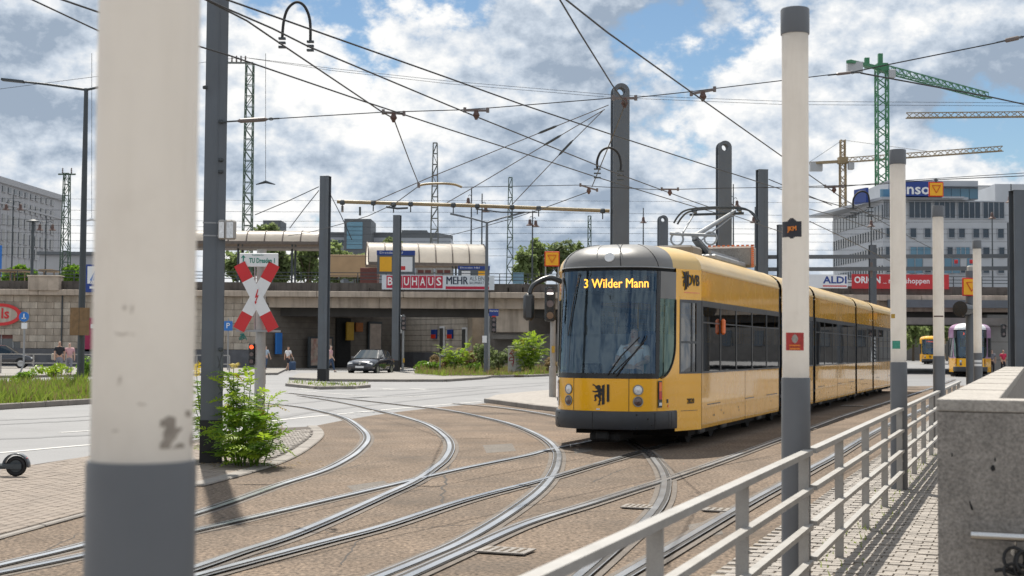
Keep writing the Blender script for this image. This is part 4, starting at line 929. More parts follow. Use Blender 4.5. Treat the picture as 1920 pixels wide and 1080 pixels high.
obj('window_blind', MB().box((vx(14), VY+.09, 2.22), (2.5, .02, .3)), 'rust_red', wn_, world=True)
sg = thing('shop_sign', 'red oval ring shop sign with letters on the station wall', 'sign', (vx(4), VY-.3, vz(590, 4)))
cx, cz = 0, 0
rows = [[Vector(((1.5-w)*math.cos(a*.1309), y_, (.80-w*.8)*math.sin(a*.1309))) for a in range(48)] for w, y_ in ((0, 0), (0, -.08), (.28, -.08), (.28, 0))]
obj('ring', MB().grid(rows, closed=True), 'sign_red', sg); obj('board', MB().extr([(1.3*math.cos(a*.2), .64*math.sin(a*.2)) for a in range(31)], (0, 0, 0), (1, 0, 0), (0, 0, 1), (0, -1, 0), .03), 'sandstone_pale', sg)
text('lettering', 'ls', 1.05, sg, 'sign_red', (.35, -.06, .05), bold=.02)
# ---- things fixed to the bridge
def board(name, label, cat, px0, px1, py0, py1, Y, m, th=.06, group=None):
    a, b = P(px0, py1, Y), P(px1, py0, Y); t = thing(name, label, cat, ((a.x+b.x)/2, Y, a.z), 0, group); w, h = b.x-a.x, b.z-a.z
    obj('board', MB().box((0, 0, h/2), (w, th, h)), m, t); return t, w, h
t, w, h = board('banner', 'white and red BAUHAUS banner on the viaduct railing', 'banner', 716, 927, 517, 542.5, VY-.35, 'banner_white')
s7 = w*.505/7
for k, ch in enumerate('BAUHAUS'):
    cx = -w/2+w*.038+s7*(k+.5)
    obj('letter_panel', MB().box((cx, -.035, h*.53), (s7*.93, .012, h*.86)), 'banner_crimson', t); text('letter', ch, h*.80, t, 'text_white', (cx, -.046, h*.54), bold=.012, width=s7*.62)
text('lettering', 'MEHR', h*.78, t, 'text_dark', (w*.17, -.036, h*.62), bold=.012, width=w*.19); text('lettering', 'ALS EIN', h*.42, t, 'text_dark', (w*.345, -.036, h*.78), width=w*.13)
text('lettering', 'BAUMARKT', h*.27, t, 'text_dark', (w*.345, -.036, h*.48), width=w*.13); text('lettering', '!', h*.8, t, 'text_dark', (w*.445, -.036, h*.62), bold=.02)
obj('red_strip', MB().box((w*.26, -.034, h*.14), (w*.385, .008, h*.2)), 'banner_crimson', t)
t, w, h = board('banner', 'white ALDI banner with blue letters above the tram roof', 'banner', 1500, 1589, 515, 540, VY-.35, 'sign_white')
text('lettering', 'ALDI', h*.72, t, 'sign_blue', (w*.23, -.034, h*.58), bold=.02, width=w*.50); obj('red_strip', MB().box((w*.23, -.034, h*.16), (w*.5, .01, h*.09)), 'sign_red', t)
t, w, h = board('banner', 'red ORION shop banner right of the white ALDI banner', 'banner', 1597, 1779, 515, 541, VY-.35, 'banner_red')
text('lettering', 'ORION', h*.62, t, 'text_white', (-w*.34, -.034, h*.58), bold=.02, width=w*.27); text('lettering', '_', h*.5, t, 'text_white', (-w*.16, -.034, h*.58))
text('lettering', 'noch shoppen', h*.52, t, 'text_white', (w*.09, -.034, h*.54), bold=.006, width=w*.42)
t, w, h = board('shop_sign', 'blue supermarket sign with pale A emblem beside nearest column', 'sign', 161, 200, 496, 548, VY-.6, 'sign_blue', .15)
obj('white_field', MB().box((0, -.085, h*.62), (w*.84, .02, h*.62)), 'sign_white', t)
lg = obj('emblem', MB(), 'sign_blue_light', t); b = MB()
for k in range(3): b.extr([(-w*.3+k*w*.13, 0), (-w*.02+k*w*.10, h*.40), (w*.06+k*w*.10, h*.40), (-w*.2+k*w*.13, 0)], (0, -.096, h*.42), (1, 0, 0), (0, 0, 1), (0, -1, 0), .01)
lg.data = b.mesh('emblem', 'sign_blue_light'); text('lettering', 'ALDI', h*.13, t, 'sign_blue', (0, -.097, h*.37), width=w*.6)
obj('white_strip', MB().box((0, -.085, h*.17), (w*.6, .02, h*.08)), 'sign_white', t)
# posters and boxes in the underpass
def on_wall(px, py, a, b):                                  # the point of the inner wall seen at a pixel
    d = ray(px, py); a, b = Vector(a), Vector(b); e = b-a; k = (a.x*e.y-a.y*e.x)/(d.x*e.y-d.y*e.x); return EYE+d*k
def wall_item(name, label, cat, x0, x1, y0, y1, a, b, m, off=.12, inner=None, lean=.9):
    p = on_wall(x0, y1, a, b); q = on_wall(x1, y1, a, b); r = on_wall((x0+x1)/2, y0, a, b); s_ = on_wall((x0+x1)/2, y1, a, b); d = Vector((q.x-p.x, q.y-p.y, 0)); L_ = d.length; d.normalize(); n = Vector((d.y, -d.x, 0)); h = r.z-s_.z
    c = Vector(((p.x+q.x)/2, (p.y+q.y)/2, 0))+n*off; t = thing(name, label, cat, (c.x, c.y, max(.06, s_.z)), math.atan2(d.y, d.x))
    obj('case', MB().bbox((0, 0, h/2), (L_, .16, h), .02), m, t)
    if inner: obj('poster', MB().box((0, -.085, h/2+.02), (L_*.84, .01, h*.86)), inner, t)
    return t

wall_item('poster_case', 'lit poster case with red print near underpass entrance', 'poster case', 566, 612, 636, 694, IA, IB, 'steel_dark', .6, 'poster')
wall_item('poster_case', 'tall narrow pale poster panel deep in the underpass', 'poster case', 686, 711, 603, 672, IA, IB, 'steel_dark', .2, 'poster_pale')
wall_item('stop_sign', 'tall yellow stop sign panel in the underpass', 'sign', 640, 653, 604, 638, IA, IB, 'yellow_box', .5)
wall_item('letter_box', 'orange square box on the underpass wall', 'box', 661, 674, 605, 622, IA, IB, 'box_orange', .3)
wall_item('door', 'dark steel door beside the yellow stop sign', 'door', 628, 655, 598, 690, IA, IB, 'under', .05)
wall_item('information_column', 'slim blue information board behind the crossing sign', 'information board', 511, 522, 624, 664, IA, IB, 'sign_blue_light', .3)
for px, lab in ((816, 'first'), (846, 'second')):
    t = wall_item('wall_sign', lab+' of two small blue and orange signs on pale abutment', 'sign', px-4.5, px+4.5, 618, 635, LA, LB, 'sign_blue', .1)
    bb = t.children[0].data; hh = max(v_.co.z for v_ in bb.vertices); ww = max(v_.co.x for v_ in bb.vertices)*2
    obj('orange_field', MB().box((0, -.085, hh*.24), (ww*.98, .012, hh*.44)), 'sign_orange_red', t)
for px, y0 in ((831, 612), (873, 614)):
    wall_item('niche_frame', 'arched pale stone door frame on the abutment' if px < 850 else 'narrow pale door frame beside the dark pier', 'door frame', px-4, px+4, y0, 668, LA, LB, 'sign_white', .1, 'bridge_dark')
obj('wall_graffiti', (lambda b: [b.tube(crom([P(455+random.uniform(-9, 9), 632+random.uniform(-8, 8), VY-.08) for _ in range(6)], 4), .028, 5) for _ in range(3)] and b)(MB()), 'graffiti_teal', kind=None, label='green graffiti scribble on the wall behind the crossing sign', cat='graffiti')
t, w, h = board('door_panel', 'magenta shop door panel right of the lamppost board', 'door', 159, 185, 596, 659, VY-.1, 'magenta'); obj('pale_mark', MB().box((.1, -.04, h*.75), (.35, .02, .3)), 'sign_white', t)
# ================================================================== on the platforms above
PZ = 5.75
obj('platform', MB().box((0, 122, PZ-.3), (130, 16, .5)), 'concrete_far', kind='structure')
def lattice(label, px, Y, yt, w0, w1, m, base=PZ, step=1.15, cross=None, bt=.06):
    b0 = P(px, 500, Y); top = P(px, yt, Y).z; t = thing('lattice_mast', label, 'lattice mast', (b0.x, Y, base), 0, 'railway lattice masts'); H = top-base
    for sx in (-1, 1):
        for sy in (-1, 1): obj('leg', MB().bar((sx*w0/2, sy*w0/2, 0), (sx*w1/2, sy*w1/2, H), bt*1.5, bt*1.5, up=(0, 1, 0)), m, t)
    br = MB(); n = max(4, int(H/step))
    for k in range(n):
        a, c = k/n, (k+1)/n; wa, wc = (w0+(w1-w0)*a)/2, (w0+(w1-w0)*c)/2; za, zc = a*H, c*H; s_ = 1 if k % 2 else -1
        for sy in (-1, 1):
            br.bar((s_*wa, sy*wa, za), (-s_*wc, sy*wc, zc), bt, bt, up=(0, 1, 0)); br.bar((-wc, sy*wc, zc), (wc, sy*wc, zc), bt, bt)
        for sx in (-1, 1): br.bar((sx*wa, s_*wa, za), (sx*wc, -s_*wc, zc), bt, bt, up=(1, 0, 0))
    obj('bracing', br, m, t, kind='stuff')
    if cross:
        cw, ins = cross; obj('crossarm', MB().box((0, 0, H-.1), (cw, .14, .16)), m, t)
        for k in range(ins): obj('insulator', MB().lathe((-cw/2+cw*(k+.5)/ins, 0, H), [(.05, 0), (.10, .1), (.05, .2), (.10, .3), (.05, .4), (.09, .5), (.03, .6)], 8), 'insul', t)
    return t
t = lattice('tall green lattice mast rising above the glazed platform roof', 463, 128, 120, .86, .66, 'mast_green', step=1.0); obj('crossarm', MB().box((-1.0, 0, P(463, 120, 128).z-PZ+.1), (2.6, .14, .16)), 'mast_grey', t)
for k in range(5): obj('insulator', MB().lathe((-2.1+.42*k, 0, P(463, 120, 128).z-PZ+.18), [(.05, 0), (.10, .1), (.05, .2), (.10, .3), (.05, .4), (.09, .5), (.03, .6)], 8), 'insul', t)
lattice('grey lattice mast behind the tan support tube', 814, 135, 268, .95, .38, 'mast_grey', step=1.0)
lattice('green lattice mast right of the glazed canopy arch', 956, 140, 333, .75, .34, 'mast_green', step=1.0)
lattice('short distant lattice mast left of the round-top column', 1105, 150, 405, .42, .30, 'mast_green', step=.9)
lattice('green lattice mast with crossarm beside grey stone office', 122, 150, 325, 1.0, .56, 'mast_green', step=1.2, cross=(1.9, 2))
def bell(t, c, s=1.0, name='lamp_bell'):
    return obj(name, MB().lathe(c, [(.42*s, 0), (.40*s, .05*s), (.24*s, .14*s), (.17*s, .3*s), (.15*s, .62*s), (.06*s, .7*s)], 14), 'lamp_rust', t, smooth=50)
def plat_lamp(label, px, Y, ytop, bells, ybell, m='steel_dark'):
    b0 = P(px, 500, Y); H = P(px, ytop, Y).z-PZ; t = thing('platform_lamp', label, 'platform lamp', (b0.x, Y, PZ), 0, 'bell-shaped platform lamps')
    pl_ = obj('pole', MB().tube([(0, 0, 0), (0, 0, H)], [.09, .05], 8), m, t)
    for dx, dy in bells:
        zb = P(px, ybell+dy, Y).z-PZ; obj('bracket', MB().tube([(0, 0, zb+.75), (dx*Y/FPX*.7, 0, zb+.85), (dx*Y/FPX, 0, zb+.7)], .03, 5), m, pl_); bell(t, (dx*Y/FPX, 0, zb-.0), .85)
for a in (('twin bell platform lamp at the left edge before stone office', 22, 132, 365, ((-13, 0), (14, 0)), 394), ('twin bell platform lamp beside mushroom lamp on platform', 85, 132, 405, ((-12, 0), (12, 0)), 432),
          ('platform lamp with bell on bare pole left of canopy arch', 883, 122, 352, ((-6, 0),), 383), ('brown platform lamp pole at the canopy arch', 903, 120, 363, ((7, 0),), 397),
          ('twin bell platform lamp above the leafy trees', 998, 126, 395, ((-5, 0), (6, 2)), 423), ('single bell platform lamp between grey columns', 1206, 135, 390, ((0, 0),), 418),
          ('tall platform lamp behind the pantograph', 1375, 125, 345, ((-6, 0), (7, 3)), 385), ('platform lamp right of the pantograph', 1416, 130, 388, ((-3, 0),), 418),
          ('platform lamp before the grey office windows', 1634, 125, 405, ((0, 0),), 425), ('platform lamp right of the yellow warning sign', 1861, 128, 395, ((0, 0),), 410), ('brown platform lamp beside dark right column', 1897, 122, 345, ((-3, 0),), 380)): plat_lamp(*a)
b0 = P(60, 500, 128); H = P(60, 417, 128).z-PZ; t = thing('mushroom_lamp', 'black mushroom lamp post on the left platform', 'platform lamp', (b0.x, 128, PZ)); obj('pole', MB().cyl((0, 0, 0), (0, 0, H), .14, n=10), 'steel_dark', t); obj('lamp_head', MB().lathe((0, 0, H), [(.25, 0), (.62, .05), (.60, .12), (.2, .28)], 16), 'steel_dark', t)
# barrel-vault canopies
def vault(label, c, ang, L_, r, arc, hb, ribs, m='canopy_glass', posts=True, face=False):
    t = thing('platform_canopy', label, 'canopy', tuple(c), ang); A = [(-arc/2+arc*i/14) for i in range(15)]
    for k in range(ribs):
        x0, x1 = -L_/2+L_*k/ribs+.03, -L_/2+L_*(k+1)/ribs-.03
        obj('roof_pane', MB().grid([[Vector((xx, r*math.sin(a), hb+r*(math.cos(a)-math.cos(arc/2)))) for a in A] for xx in (x0, x1)]), m, t, smooth=60)
    for k in range(ribs+1):
        xx = -L_/2+L_*k/ribs; obj('rib', MB().tube([(xx, r*math.sin(a), hb+r*(math.cos(a)-math.cos(arc/2))) for a in A], .06, 5), 'canopy_frame', t)
    for s in (-1, 1): obj('edge_beam', MB().box((0, s*r*math.sin(arc/2), hb-.1), (L_, .2, .24)), 'canopy_frame', t)
    if posts:
        n = max(2, int(L_/3.4))
        for k in range(n):
            for s in (-1, 1): obj('post', MB().cyl((-L_/2+L_*(k+.5)/n, s*r*.6, 0), (-L_/2+L_*(k+.5)/n, s*r*.6, hb), .09, n=8), 'steel_dark', t)
    if face:
        xx = L_/2+.02; f = MB()
        for k in range(1, 8):
            z = hb+(r*(1-math.cos(arc/2)))*k/8-.15; y = math.sqrt(max(.01, r*r-(z-hb+r*math.cos(arc/2))**2)); f.bar((xx, -y, z), (xx, y, z), .05, .05)
        for s in (-1, 1): f.bar((xx, s*r*math.sin(arc/2)*.95, hb-.2), (xx, s*r*.15, hb+r*(1-math.cos(arc/2))-.05), .09, .09)
        obj('end_truss', f, 'canopy_frame', t)
    return t
a, b = P(300, 470, 116), P(601, 470, 116); z0 = P(480, 455, 116).z
vault('long low glazed platform roof left of the square grey column', ((a.x+b.x)/2, 116, PZ), 0, b.x-a.x, 1.45, 2.5, z0-PZ, 9, face=True)
obj('canopy_soffit', MB().box(((a.x+b.x)/2, 116, z0-.5), (b.x-a.x+.3, 3.0, .14)), 'canopy_frame', bpy.data.objects['platform_canopy'], world=True)
a, b = P(696, 500, 122), P(905, 500, 118); d = b-a
vault('big bright glazed barrel canopy with open arched end', ((a.x+b.x)/2, 119, PZ), .16, 10.0, 2.05, 2.9, P(800, 497, 120).z-PZ, 7, face=True)
# platform furniture
def station_board(label, x0, x1, y0, y1, Y, hb):
    t, w, h = board('station_board', label, 'station sign', x0, x1, y0, y1, Y, 'steel_grey', .2)
    obj('blue_header', MB().box((0, -.115, h*(1-hb/2)), (w*1.02, .05, h*hb)), 'sign_blue', t); text('lettering', 'Dresden Hbf', h*hb*.62, t, 'text_white', (-w*.12, -.145, h*(1-hb/2)), width=w*.62)
    return t, w, h
t, w, h = station_board('large blue-topped station board behind the BAUHAUS banner', 707, 778, 470, 514, 113, .2)
obj('yellow_timetable', MB().box((-w*.27, -.112, h*.42), (w*.32, .03, h*.62)), 'sign_yellow', t); obj('pale_map', MB().box((w*.24, -.112, h*.42), (w*.40, .03, h*.62)), 'sign_white', t); obj('red_field', MB().box((w*.12, -.13, h*.26), (w*.26, .03, h*.16)), 'sign_red', t)
t, w, h = station_board('low blue-topped station board under the canopy arch', 859, 918, 499, 519, 112, .34); obj('yellow_timetable', MB().box((w*.25, -.112, h*.28), (w*.22, .03, h*.5)), 'sign_yellow', t); obj('pale_map', MB().box((-w*.25, -.112, h*.28), (w*.28, .03, h*.5)), 'sign_white', t)
def bx(name, label, cat, x0, x1, y0, y1, Y, dep, m):
    a, b = P(x0, y1, Y), P(x1, y0, Y); return obj(name, MB().bbox(((a.x+b.x)/2, Y+dep/2, (a.z+b.z)/2), (b.x-a.x, dep, b.z-a.z), .03), m, label=label, cat=cat)
bx('site_hoarding', 'orange plywood hoarding on the platform left of station board', 'hoarding', 604, 712, 478, 519, 124, .3, 'wood_orange')
bx('container', 'rust red container on platform left of station board', 'container', 675, 707, 502, 532, 116, 2, 'rust_red')
for x0, lab in ((781, 'white platform bench cabin left of grey post'), (817, 'white platform bench cabin right of grey post')):
    t, w, h = board('platform_cabin', lab, 'cabin', x0, x0+31, 503, 530, 114, 'cap_concrete', 1.2)
    for s in (-1, 1): obj('window', MB().box((s*w*.22, -.61, h*.72), (w*.36, .03, h*.26)), 'rust_red', t)
for px, lab in ((10, 'leftmost'), (37, 'middle'), (92, 'rightmost')):
    t, w, h = board('platform_table', lab+' of the pale yellow kiosk roofs on left platform', 'kiosk roof', px-12, px+12, 506, 510, 112, 'wood_orange', 2.0)
    for s in (-1, 1): obj('post', MB().cyl((s*w*.4, 0, P(px, 508, 112).z*0-(P(px, 510, 112).z-PZ)), (s*w*.4, 0, 0), .05, n=6), 'wood_orange', t)
t, w, h = board('hanging_banner', 'tall blue banner at the far left platform edge', 'banner', -14, 4, 460, 520, 118, 'sign_blue_light')
t, w, h = board('glass_screen', 'clear glass wind screen on platform right of green mast', 'glass screen', 962, 982, 511, 532, 114, 'office_sky_glass'); 
# far right platform glass shelters
for k, (x0, x1) in enumerate(((1700, 1730), (1770, 1800), (1812, 1830))):
    t, w, h = board('glass_shelter', ('first', 'second', 'third')[k]+' glass platform shelter from left above the ORION banner', 'shelter', x0, x1, 480, 512, 112, 'office_sky_glass', .1)
    for s in (-1, 0, 1): obj('frame', MB().box((s*w/2, -.06, h/2), (.06, .06, h)), 'galv', t)
for x, lab in ((1793, 'small red platform sign left of thin white column'), (1822, 'small red platform sign at the thin white column')): bx('platform_sign', lab, 'sign', x-3.5, x+3.5, 487, 494, 110, .1, 'sign_red')
# ================================================================== buildings
def line_pt(px, py, A, B):
    return on_wall(px, py, A, B)
# stone office at far left; its facade runs away from the viewer
A = P(-60, 600, 262).xy.to_tuple(); B = P(112, 600, 310).xy.to_tuple(); top = P(112, 367, 310).z
so_ = thing('stone_office', 'pale grey stone office block with rows of dark windows at far left', 'office building', (B[0], B[1], 0))
dv_ = (Vector(B)-Vector(A)).normalized(); nv = Vector((dv_.y, -dv_.x))
obj('wall', MB().prism([A, B, tuple(Vector(B)-nv*18), tuple(Vector(A)-nv*18)], 0, top-1.2), 'stone_office', so_, world=True)
obj('cornice', MB().prism([tuple(Vector(A)+nv*.5), tuple(Vector(B)+nv*.5+dv_*.5), tuple(Vector(B)-nv*18.5+dv_*.5), tuple(Vector(A)-nv*18.5)], top-1.2, top), 'stone_office', so_, world=True)
obj('frieze_line', MB().prism([tuple(Vector(A)+nv*.3), tuple(Vector(B)+nv*.3), tuple(Vector(B)-nv*.2), tuple(Vector(A)-nv*.2)], top-5.4, top-5.0), 'stone_office', so_, world=True)
aw = math.atan2(dv_.y, dv_.x)
rws = [(377, 385.5), (397, 412), (424.5, 440), (450.5, 468), (475, 492)]
wme = {}
for ri, (ya, yb) in enumerate(rws):
    z1, z0 = P(95, ya, 305).z, P(95, yb, 305).z
    wme[ri] = (MB().box((0, 0, 0), (1.5, .3, z1-z0)).mesh('window', 'office_glass'), MB().box((0, 0, 0), (1.9, .24, .18)).mesh('sill', 'stone_office'), z0, z1)
for px in (-43, -30, -18.5, -7.5, 3.5, 14.5, 25.5, 35.5, 46, 56.5, 66, 76, 85.5, 95):
    c = line_pt(px, 500, A, B)
    for ri in range(5):
        me, sm_, z0, z1 = wme[ri]; wo_ = inst('window', me, so_, (c.x-B[0]+nv.x*.0, c.y-B[1]+nv.y*.0, (z0+z1)/2), (0, 0, aw))
        s_ = inst('sill', sm_, wo_, (0, -.2, -(z1-z0)/2-.09)); 
for k in range(15):
    c = Vector(A).lerp(Vector(B), (k+.5)/15)
    obj('pilaster', MB().box((c.x+nv.x*.02, c.y+nv.y*.02, top/2-3), (.55, .14, top-6), rz=aw), 'stone_office', so_, world=True)
# grey office with blue roof sign at right
OY = 240.0
def ox(px): return P(px, 450, OY).x
def oz(py, px=1760): return P(px, py, OY).z
of = thing('glass_office', 'grey office block with blue roof sign and long window bands', 'office building', (ox(1656), OY, 0))
BK = P(1562, 450, 272)
obj('wall', MB().prism([(ox(1656), OY), (ox(1893), OY), (ox(1893), OY+30), (BK.x+10, BK.y), (BK.x, BK.y)], 0, oz(376)), 'office_wall', of, world=True)
obj('roof_slab', MB().prism([(ox(1650), OY-1.2), (ox(1812), OY-1.2), (ox(1812), OY+20), (BK.x+12, BK.y+2), (BK.x-4.5, BK.y+1)], oz(376), oz(371)), 'office_panel', of, world=True)
obj('penthouse', MB().prism([(ox(1672), OY+2), (ox(1842), OY+2), (ox(1842), OY+18), (ox(1672), OY+18)], oz(371), oz(336)), 'office_panel', of, world=True)
for k in range(5):
    a, b = 1757+k*17, 1757+(k+1)*17-1
    obj('penthouse_pane', MB().box(((ox(a)+ox(b))/2, OY+1.9, (oz(351)+oz(370))/2), (ox(b)-ox(a), .2, oz(351)-oz(370))), 'office_sky_glass', of, world=True)
obj('penthouse_pane', MB().box(((ox(1656)+ox(1692))/2, OY+1.9, (oz(353)+oz(370))/2), (ox(1692)-ox(1656), .2, oz(353)-oz(370))), 'office_sky_glass', of, world=True)
obj('roof_fin', MB().prism([(ox(1757), OY), (ox(1858), OY), (ox(1858), OY+6), (ox(1757), OY+6)], oz(349), oz(347)), 'office_panel', of, world=True)
obj('roof_fin', MB().prism([(ox(1690), OY-2), (ox(1802), OY-2), (ox(1802), OY+2), (ox(1690), OY+2)], oz(374), oz(370.5)), 'office_panel', of, world=True)
sgb = obj('roof_sign', MB().box(((ox(1672)+ox(1760))/2, OY-1.8, (oz(343)+oz(373))/2), (ox(1760)-ox(1672), .4, oz(343)-oz(373))), 'sign_blue', of, world=True)
text('lettering', 'enso', 2.6, sgb, 'text_white', ((ox(1679)+ox(1738))/2, OY-2.02, oz(358)), world=True, width=ox(1738)-ox(1679), bold=.05)
obj('roof_sign', MB().box((ox(1626), OY+4, (oz(350)+oz(378))/2), (.5, 4, oz(350)-oz(378)), rz=.3), 'sign_blue', of, world=True)
def owin(a, b, ya, yb, m='office_glass', name='window', mull=0):
    w_ = obj(name, MB().box(((ox(a)+ox(b))/2, OY-.02, (oz(ya)+oz(yb))/2), (ox(b)-ox(a), .24, oz(ya)-oz(yb))), m, of, world=True)
    f = MB().box(((ox(a)+ox(b))/2, OY-.16, oz(yb)), (ox(b)-ox(a)+.1, .14, .14)).box(((ox(a)+ox(b))/2, OY-.16, oz(ya)), (ox(b)-ox(a)+.1, .14, .1))
    for k in range(mull+2): f.box((ox(a+(b-a)*k/(mull+1)), OY-.16, (oz(ya)+oz(yb))/2), (.1, .12, oz(ya)-oz(yb)-.1))
    obj('frame', f, 'office_panel', w_, world=True)
for a, b in ((1657, 1669), (1704, 1746), (1751, 1791), (1796, 1838), (1843, 1883)): owin(a, b, 378, 409.5, mull=3)
for y in ((428, 446), (500, 512)):
    for a in (1661, 1706, 1733, 1778, 1797, 1824, 1842, 1870): owin(a, a+12, *y)
for a, b in ((1660, 1668), (1706, 1745), (1775, 1786), (1792, 1818), (1842, 1855), (1872, 1883)): owin(a, b, 463, 482, 'office_sky_glass' if b-a > 20 else 'office_glass', mull=2 if b-a > 20 else 0)
# wing running back to the left
WA, WB = Vector((BK.x, BK.y)), Vector((ox(1656), OY)); wdv = (WB-WA).normalized(); wnv = Vector((wdv.y, -wdv.x)); wa_ = math.atan2(wdv.y, wdv.x); wl = (WB-WA).length
for zi, (ya, yb, n, ww) in enumerate(((384, 412, 16, .82), (428, 447, 20, .5), (463, 481, 20, .5), (498, 512, 20, .5))):
    z1, z0 = oz(ya), oz(yb); mw = MB().box((0, 0, 0), (wl/n*ww, .3, z1-z0)).mesh('window', 'office_glass')
    for k in range(n):
        c = WA+wdv*(wl*(k+.5)/n); inst('window', mw, of, (c.x-ox(1656)+wnv.x*.02, c.y-OY+wnv.y*.02, (z0+z1)/2), (0, 0, wa_))
obj('grey_penthouse', MB().prism([tuple(WA+wdv*2-wnv*3), tuple(WA+wdv*15-wnv*3), tuple(WA+wdv*15-wnv*9), tuple(WA+wdv*2-wnv*9)], oz(376), oz(362)), 'office_panel', of, world=True)
t = thing('tower_block', 'pale flat-roofed block at the right edge behind office', 'building', (ox(1905)+4, OY+20, 0)); obj('wall', MB().box((0, 0, 15), (ox(1960)-ox(1872), 20, 2*(P(1890, 345, OY+10).z-15))), 'office_wall', t)
for k in range(4): obj('window', MB().box((2+2.4*k, -10.05, P(1890, 395, OY+10).z), (1.2, .2, 2.2)), 'office_glass', t)
# far blue-grey school building in the middle
CY = 270.0
cxm = lambda px: P(px, 440, CY).x; czm = lambda py: P(730, py, CY).z
cb_ = thing('grey_building', 'distant blue-grey building with glazed stair tower behind the canopies', 'building', (cxm(700), CY, 0))
obj('wall', MB().box(((cxm(600)+cxm(845))/2, CY+8, czm(445)/2), (cxm(845)-cxm(600), 14, czm(445))), 'office_panel', cb_, world=True)
obj('roof', MB().prism([(cxm(600), CY+1), (cxm(820), CY+1), (cxm(846), CY+8), (cxm(820), CY+15), (cxm(600), CY+15)], czm(445), czm(435)), 'roof_grey', cb_, world=True)
tw_ = obj('stair_tower', MB().box(((cxm(651)+cxm(700))/2, CY, czm(415)/2), (cxm(700)-cxm(651), 10, czm(415))), 'roof_grey', cb_, world=True)
for k in range(6): obj('pane', MB().box(((cxm(656)+cxm(685))/2, CY-5.05, czm(421+8.4*k+3.8)), (cxm(685)-cxm(656), .2, czm(421)-czm(428.6))), 'office_sky_glass', tw_, world=True)
obj('attic', MB().box(((cxm(750)+cxm(798))/2, CY+8, (czm(430)+czm(438))/2), (cxm(798)-cxm(750), 8, czm(428)-czm(440))), 'roof_grey', cb_, world=True)
for k in range(6): obj('window', MB().box((cxm(619+5.5*k), CY+.95, czm(455)), (cxm(4)-cxm(0), .2, czm(450)-czm(460))), 'office_glass', cb_, world=True)
t = thing('roof_house', 'dark flat roof house behind the trees above left canopy', 'building', (P(515, 440, 250).x, 250, 0)); obj('wall', MB().box((0, 0, P(515, 416, 250).z/2), (3.2, 6, P(515, 416, 250).z)), 'roof_grey', t); obj('window', MB().box((0, -3.03, P(515, 422, 250).z), (2.5, .1, .8)), 'office_glass', t)
t = thing('station_shed', 'long low grey station shed behind the lattice mast at left', 'building', (P(150, 480, 200).x, 200, 0)); obj('wall', MB().box((0, 0, P(150, 480, 200).z/2), (9, 8, P(150, 480, 200).z)), 'stone_office', t); obj('roof', MB().box((0, 0, P(150, 479, 200).z), (9.6, 8.8, .5)), 'roof_grey', t)
# unseen street front added right of the view to darken the tram's side reflections
t = thing('unseen_street_block', 'long unseen street block added beyond the right edge for dark tram reflections', 'building', (135, 180, 0)); obj('wall', MB().box((0, 0, 9), (120, 14, 18)), 'bridge_grey', t)
for r in range(4):
    for k in range(22): inst('window', (bpy.data.meshes.get('street_window') or MB().box((0, 0, 0), (1.6, .2, 2.2)).mesh('street_window', 'office_glass')), t, (-56+5.2*k, -7.05, 3.2+4*r))
# ================================================================== cranes
def crane_lattice(b, a, c, w, n, bt, tri=True):
    a, c = Vector(a), Vector(c); d = (c-a).normalized(); s = d.cross(Vector((0, 0, 1)))
    s = s.normalized() if s.length > .1 else Vector((1, 0, 0)); u = s.cross(d)
    offs = [s*(-w/2)-u*(w*.4), s*(w/2)-u*(w*.4), u*(w*.5)] if tri else [s*w/2+u*w/2, -s*w/2+u*w/2, -s*w/2-u*w/2, s*w/2-u*w/2]
    for o in offs: b.bar(a+o, c+o, bt*1.5, bt*1.5)
    m_ = len(offs)
    for k in range(n):
        p, q = a.lerp(c, k/n), a.lerp(c, (k+1)/n)
        for i in range(m_):
            j = (i+1) % m_; (b.bar(p+offs[i], q+offs[j], bt, bt) if k % 2 else b.bar(p+offs[j], q+offs[i], bt, bt))
def crane(label, px, ybase, ytop, Y, jib, ymast_w, m, counter=None, w=2.6, jw=1.7, cab=True, apex=None, bt=.22):
    c = P(px, ytop, Y); t = thing('tower_crane', label, 'crane', (c.x, Y, 0)); b = MB(); crane_lattice(b, (0, 0, 0), (0, 0, c.z), w, int(c.z/2.4), bt, False); obj('mast', b, m, t)
    if jib:
        j = P(*jib) if len(jib) == 3 else None; jv = j-Vector((c.x, Y, 0)); b = MB(); jd = Vector((jv.x, jv.y, 0)).normalized()*1.5; crane_lattice(b, (jd.x, jd.y, c.z), (jv.x, jv.y, c.z if abs(j.z-c.z) < 6 else j.z), jw, int(jv.xy.length/2.2), bt*.75); obj('jib', b, m, t)
    if counter:
        j = P(*counter); jv = j-Vector((c.x, Y, 0)); b = MB().bar((0, 0, c.z-.3), (jv.x, jv.y, c.z), 1.8, .9); obj('counter_jib', b, m, t); obj('counterweight', MB().box((jv.x*.82, jv.y*.82, c.z-1.5), (4.5, 2, 3.2)), 'crane_grey', t)
    if cab: obj('cabin', MB().bbox((2.6, -1.6, c.z-2.2), (2.0, 2.2, 2.6), .2), 'crane_grey', t); obj('slewing_unit', MB().box((0, 0, c.z), (3.2, 3.2, 2.4)), m, t)
    if apex: b = MB(); crane_lattice(b, (0, 0, c.z), (0, 0, c.z+apex), 1.6, 6, bt, False); obj('tower_top', b, m, t); obj('tie', MB().tube([(0, 0, c.z+apex), tuple((P(*jib)-Vector((c.x, Y, 0)))*.55)[:2]+(c.z+1,)], .08, 4).tube([(0, 0, c.z+apex), tuple((P(*counter)-Vector((c.x, Y, 0))))[:2]+(c.z+.6,)], .08, 4), 'wire', t)
    return t
gc = crane('green tower crane with long jib behind the grey office', 1653, 340, 127, 420, (1853, 178, 466), 20, 'crane_green', counter=(1591, 115, 411), w=3.2, jw=2.4, bt=.30)
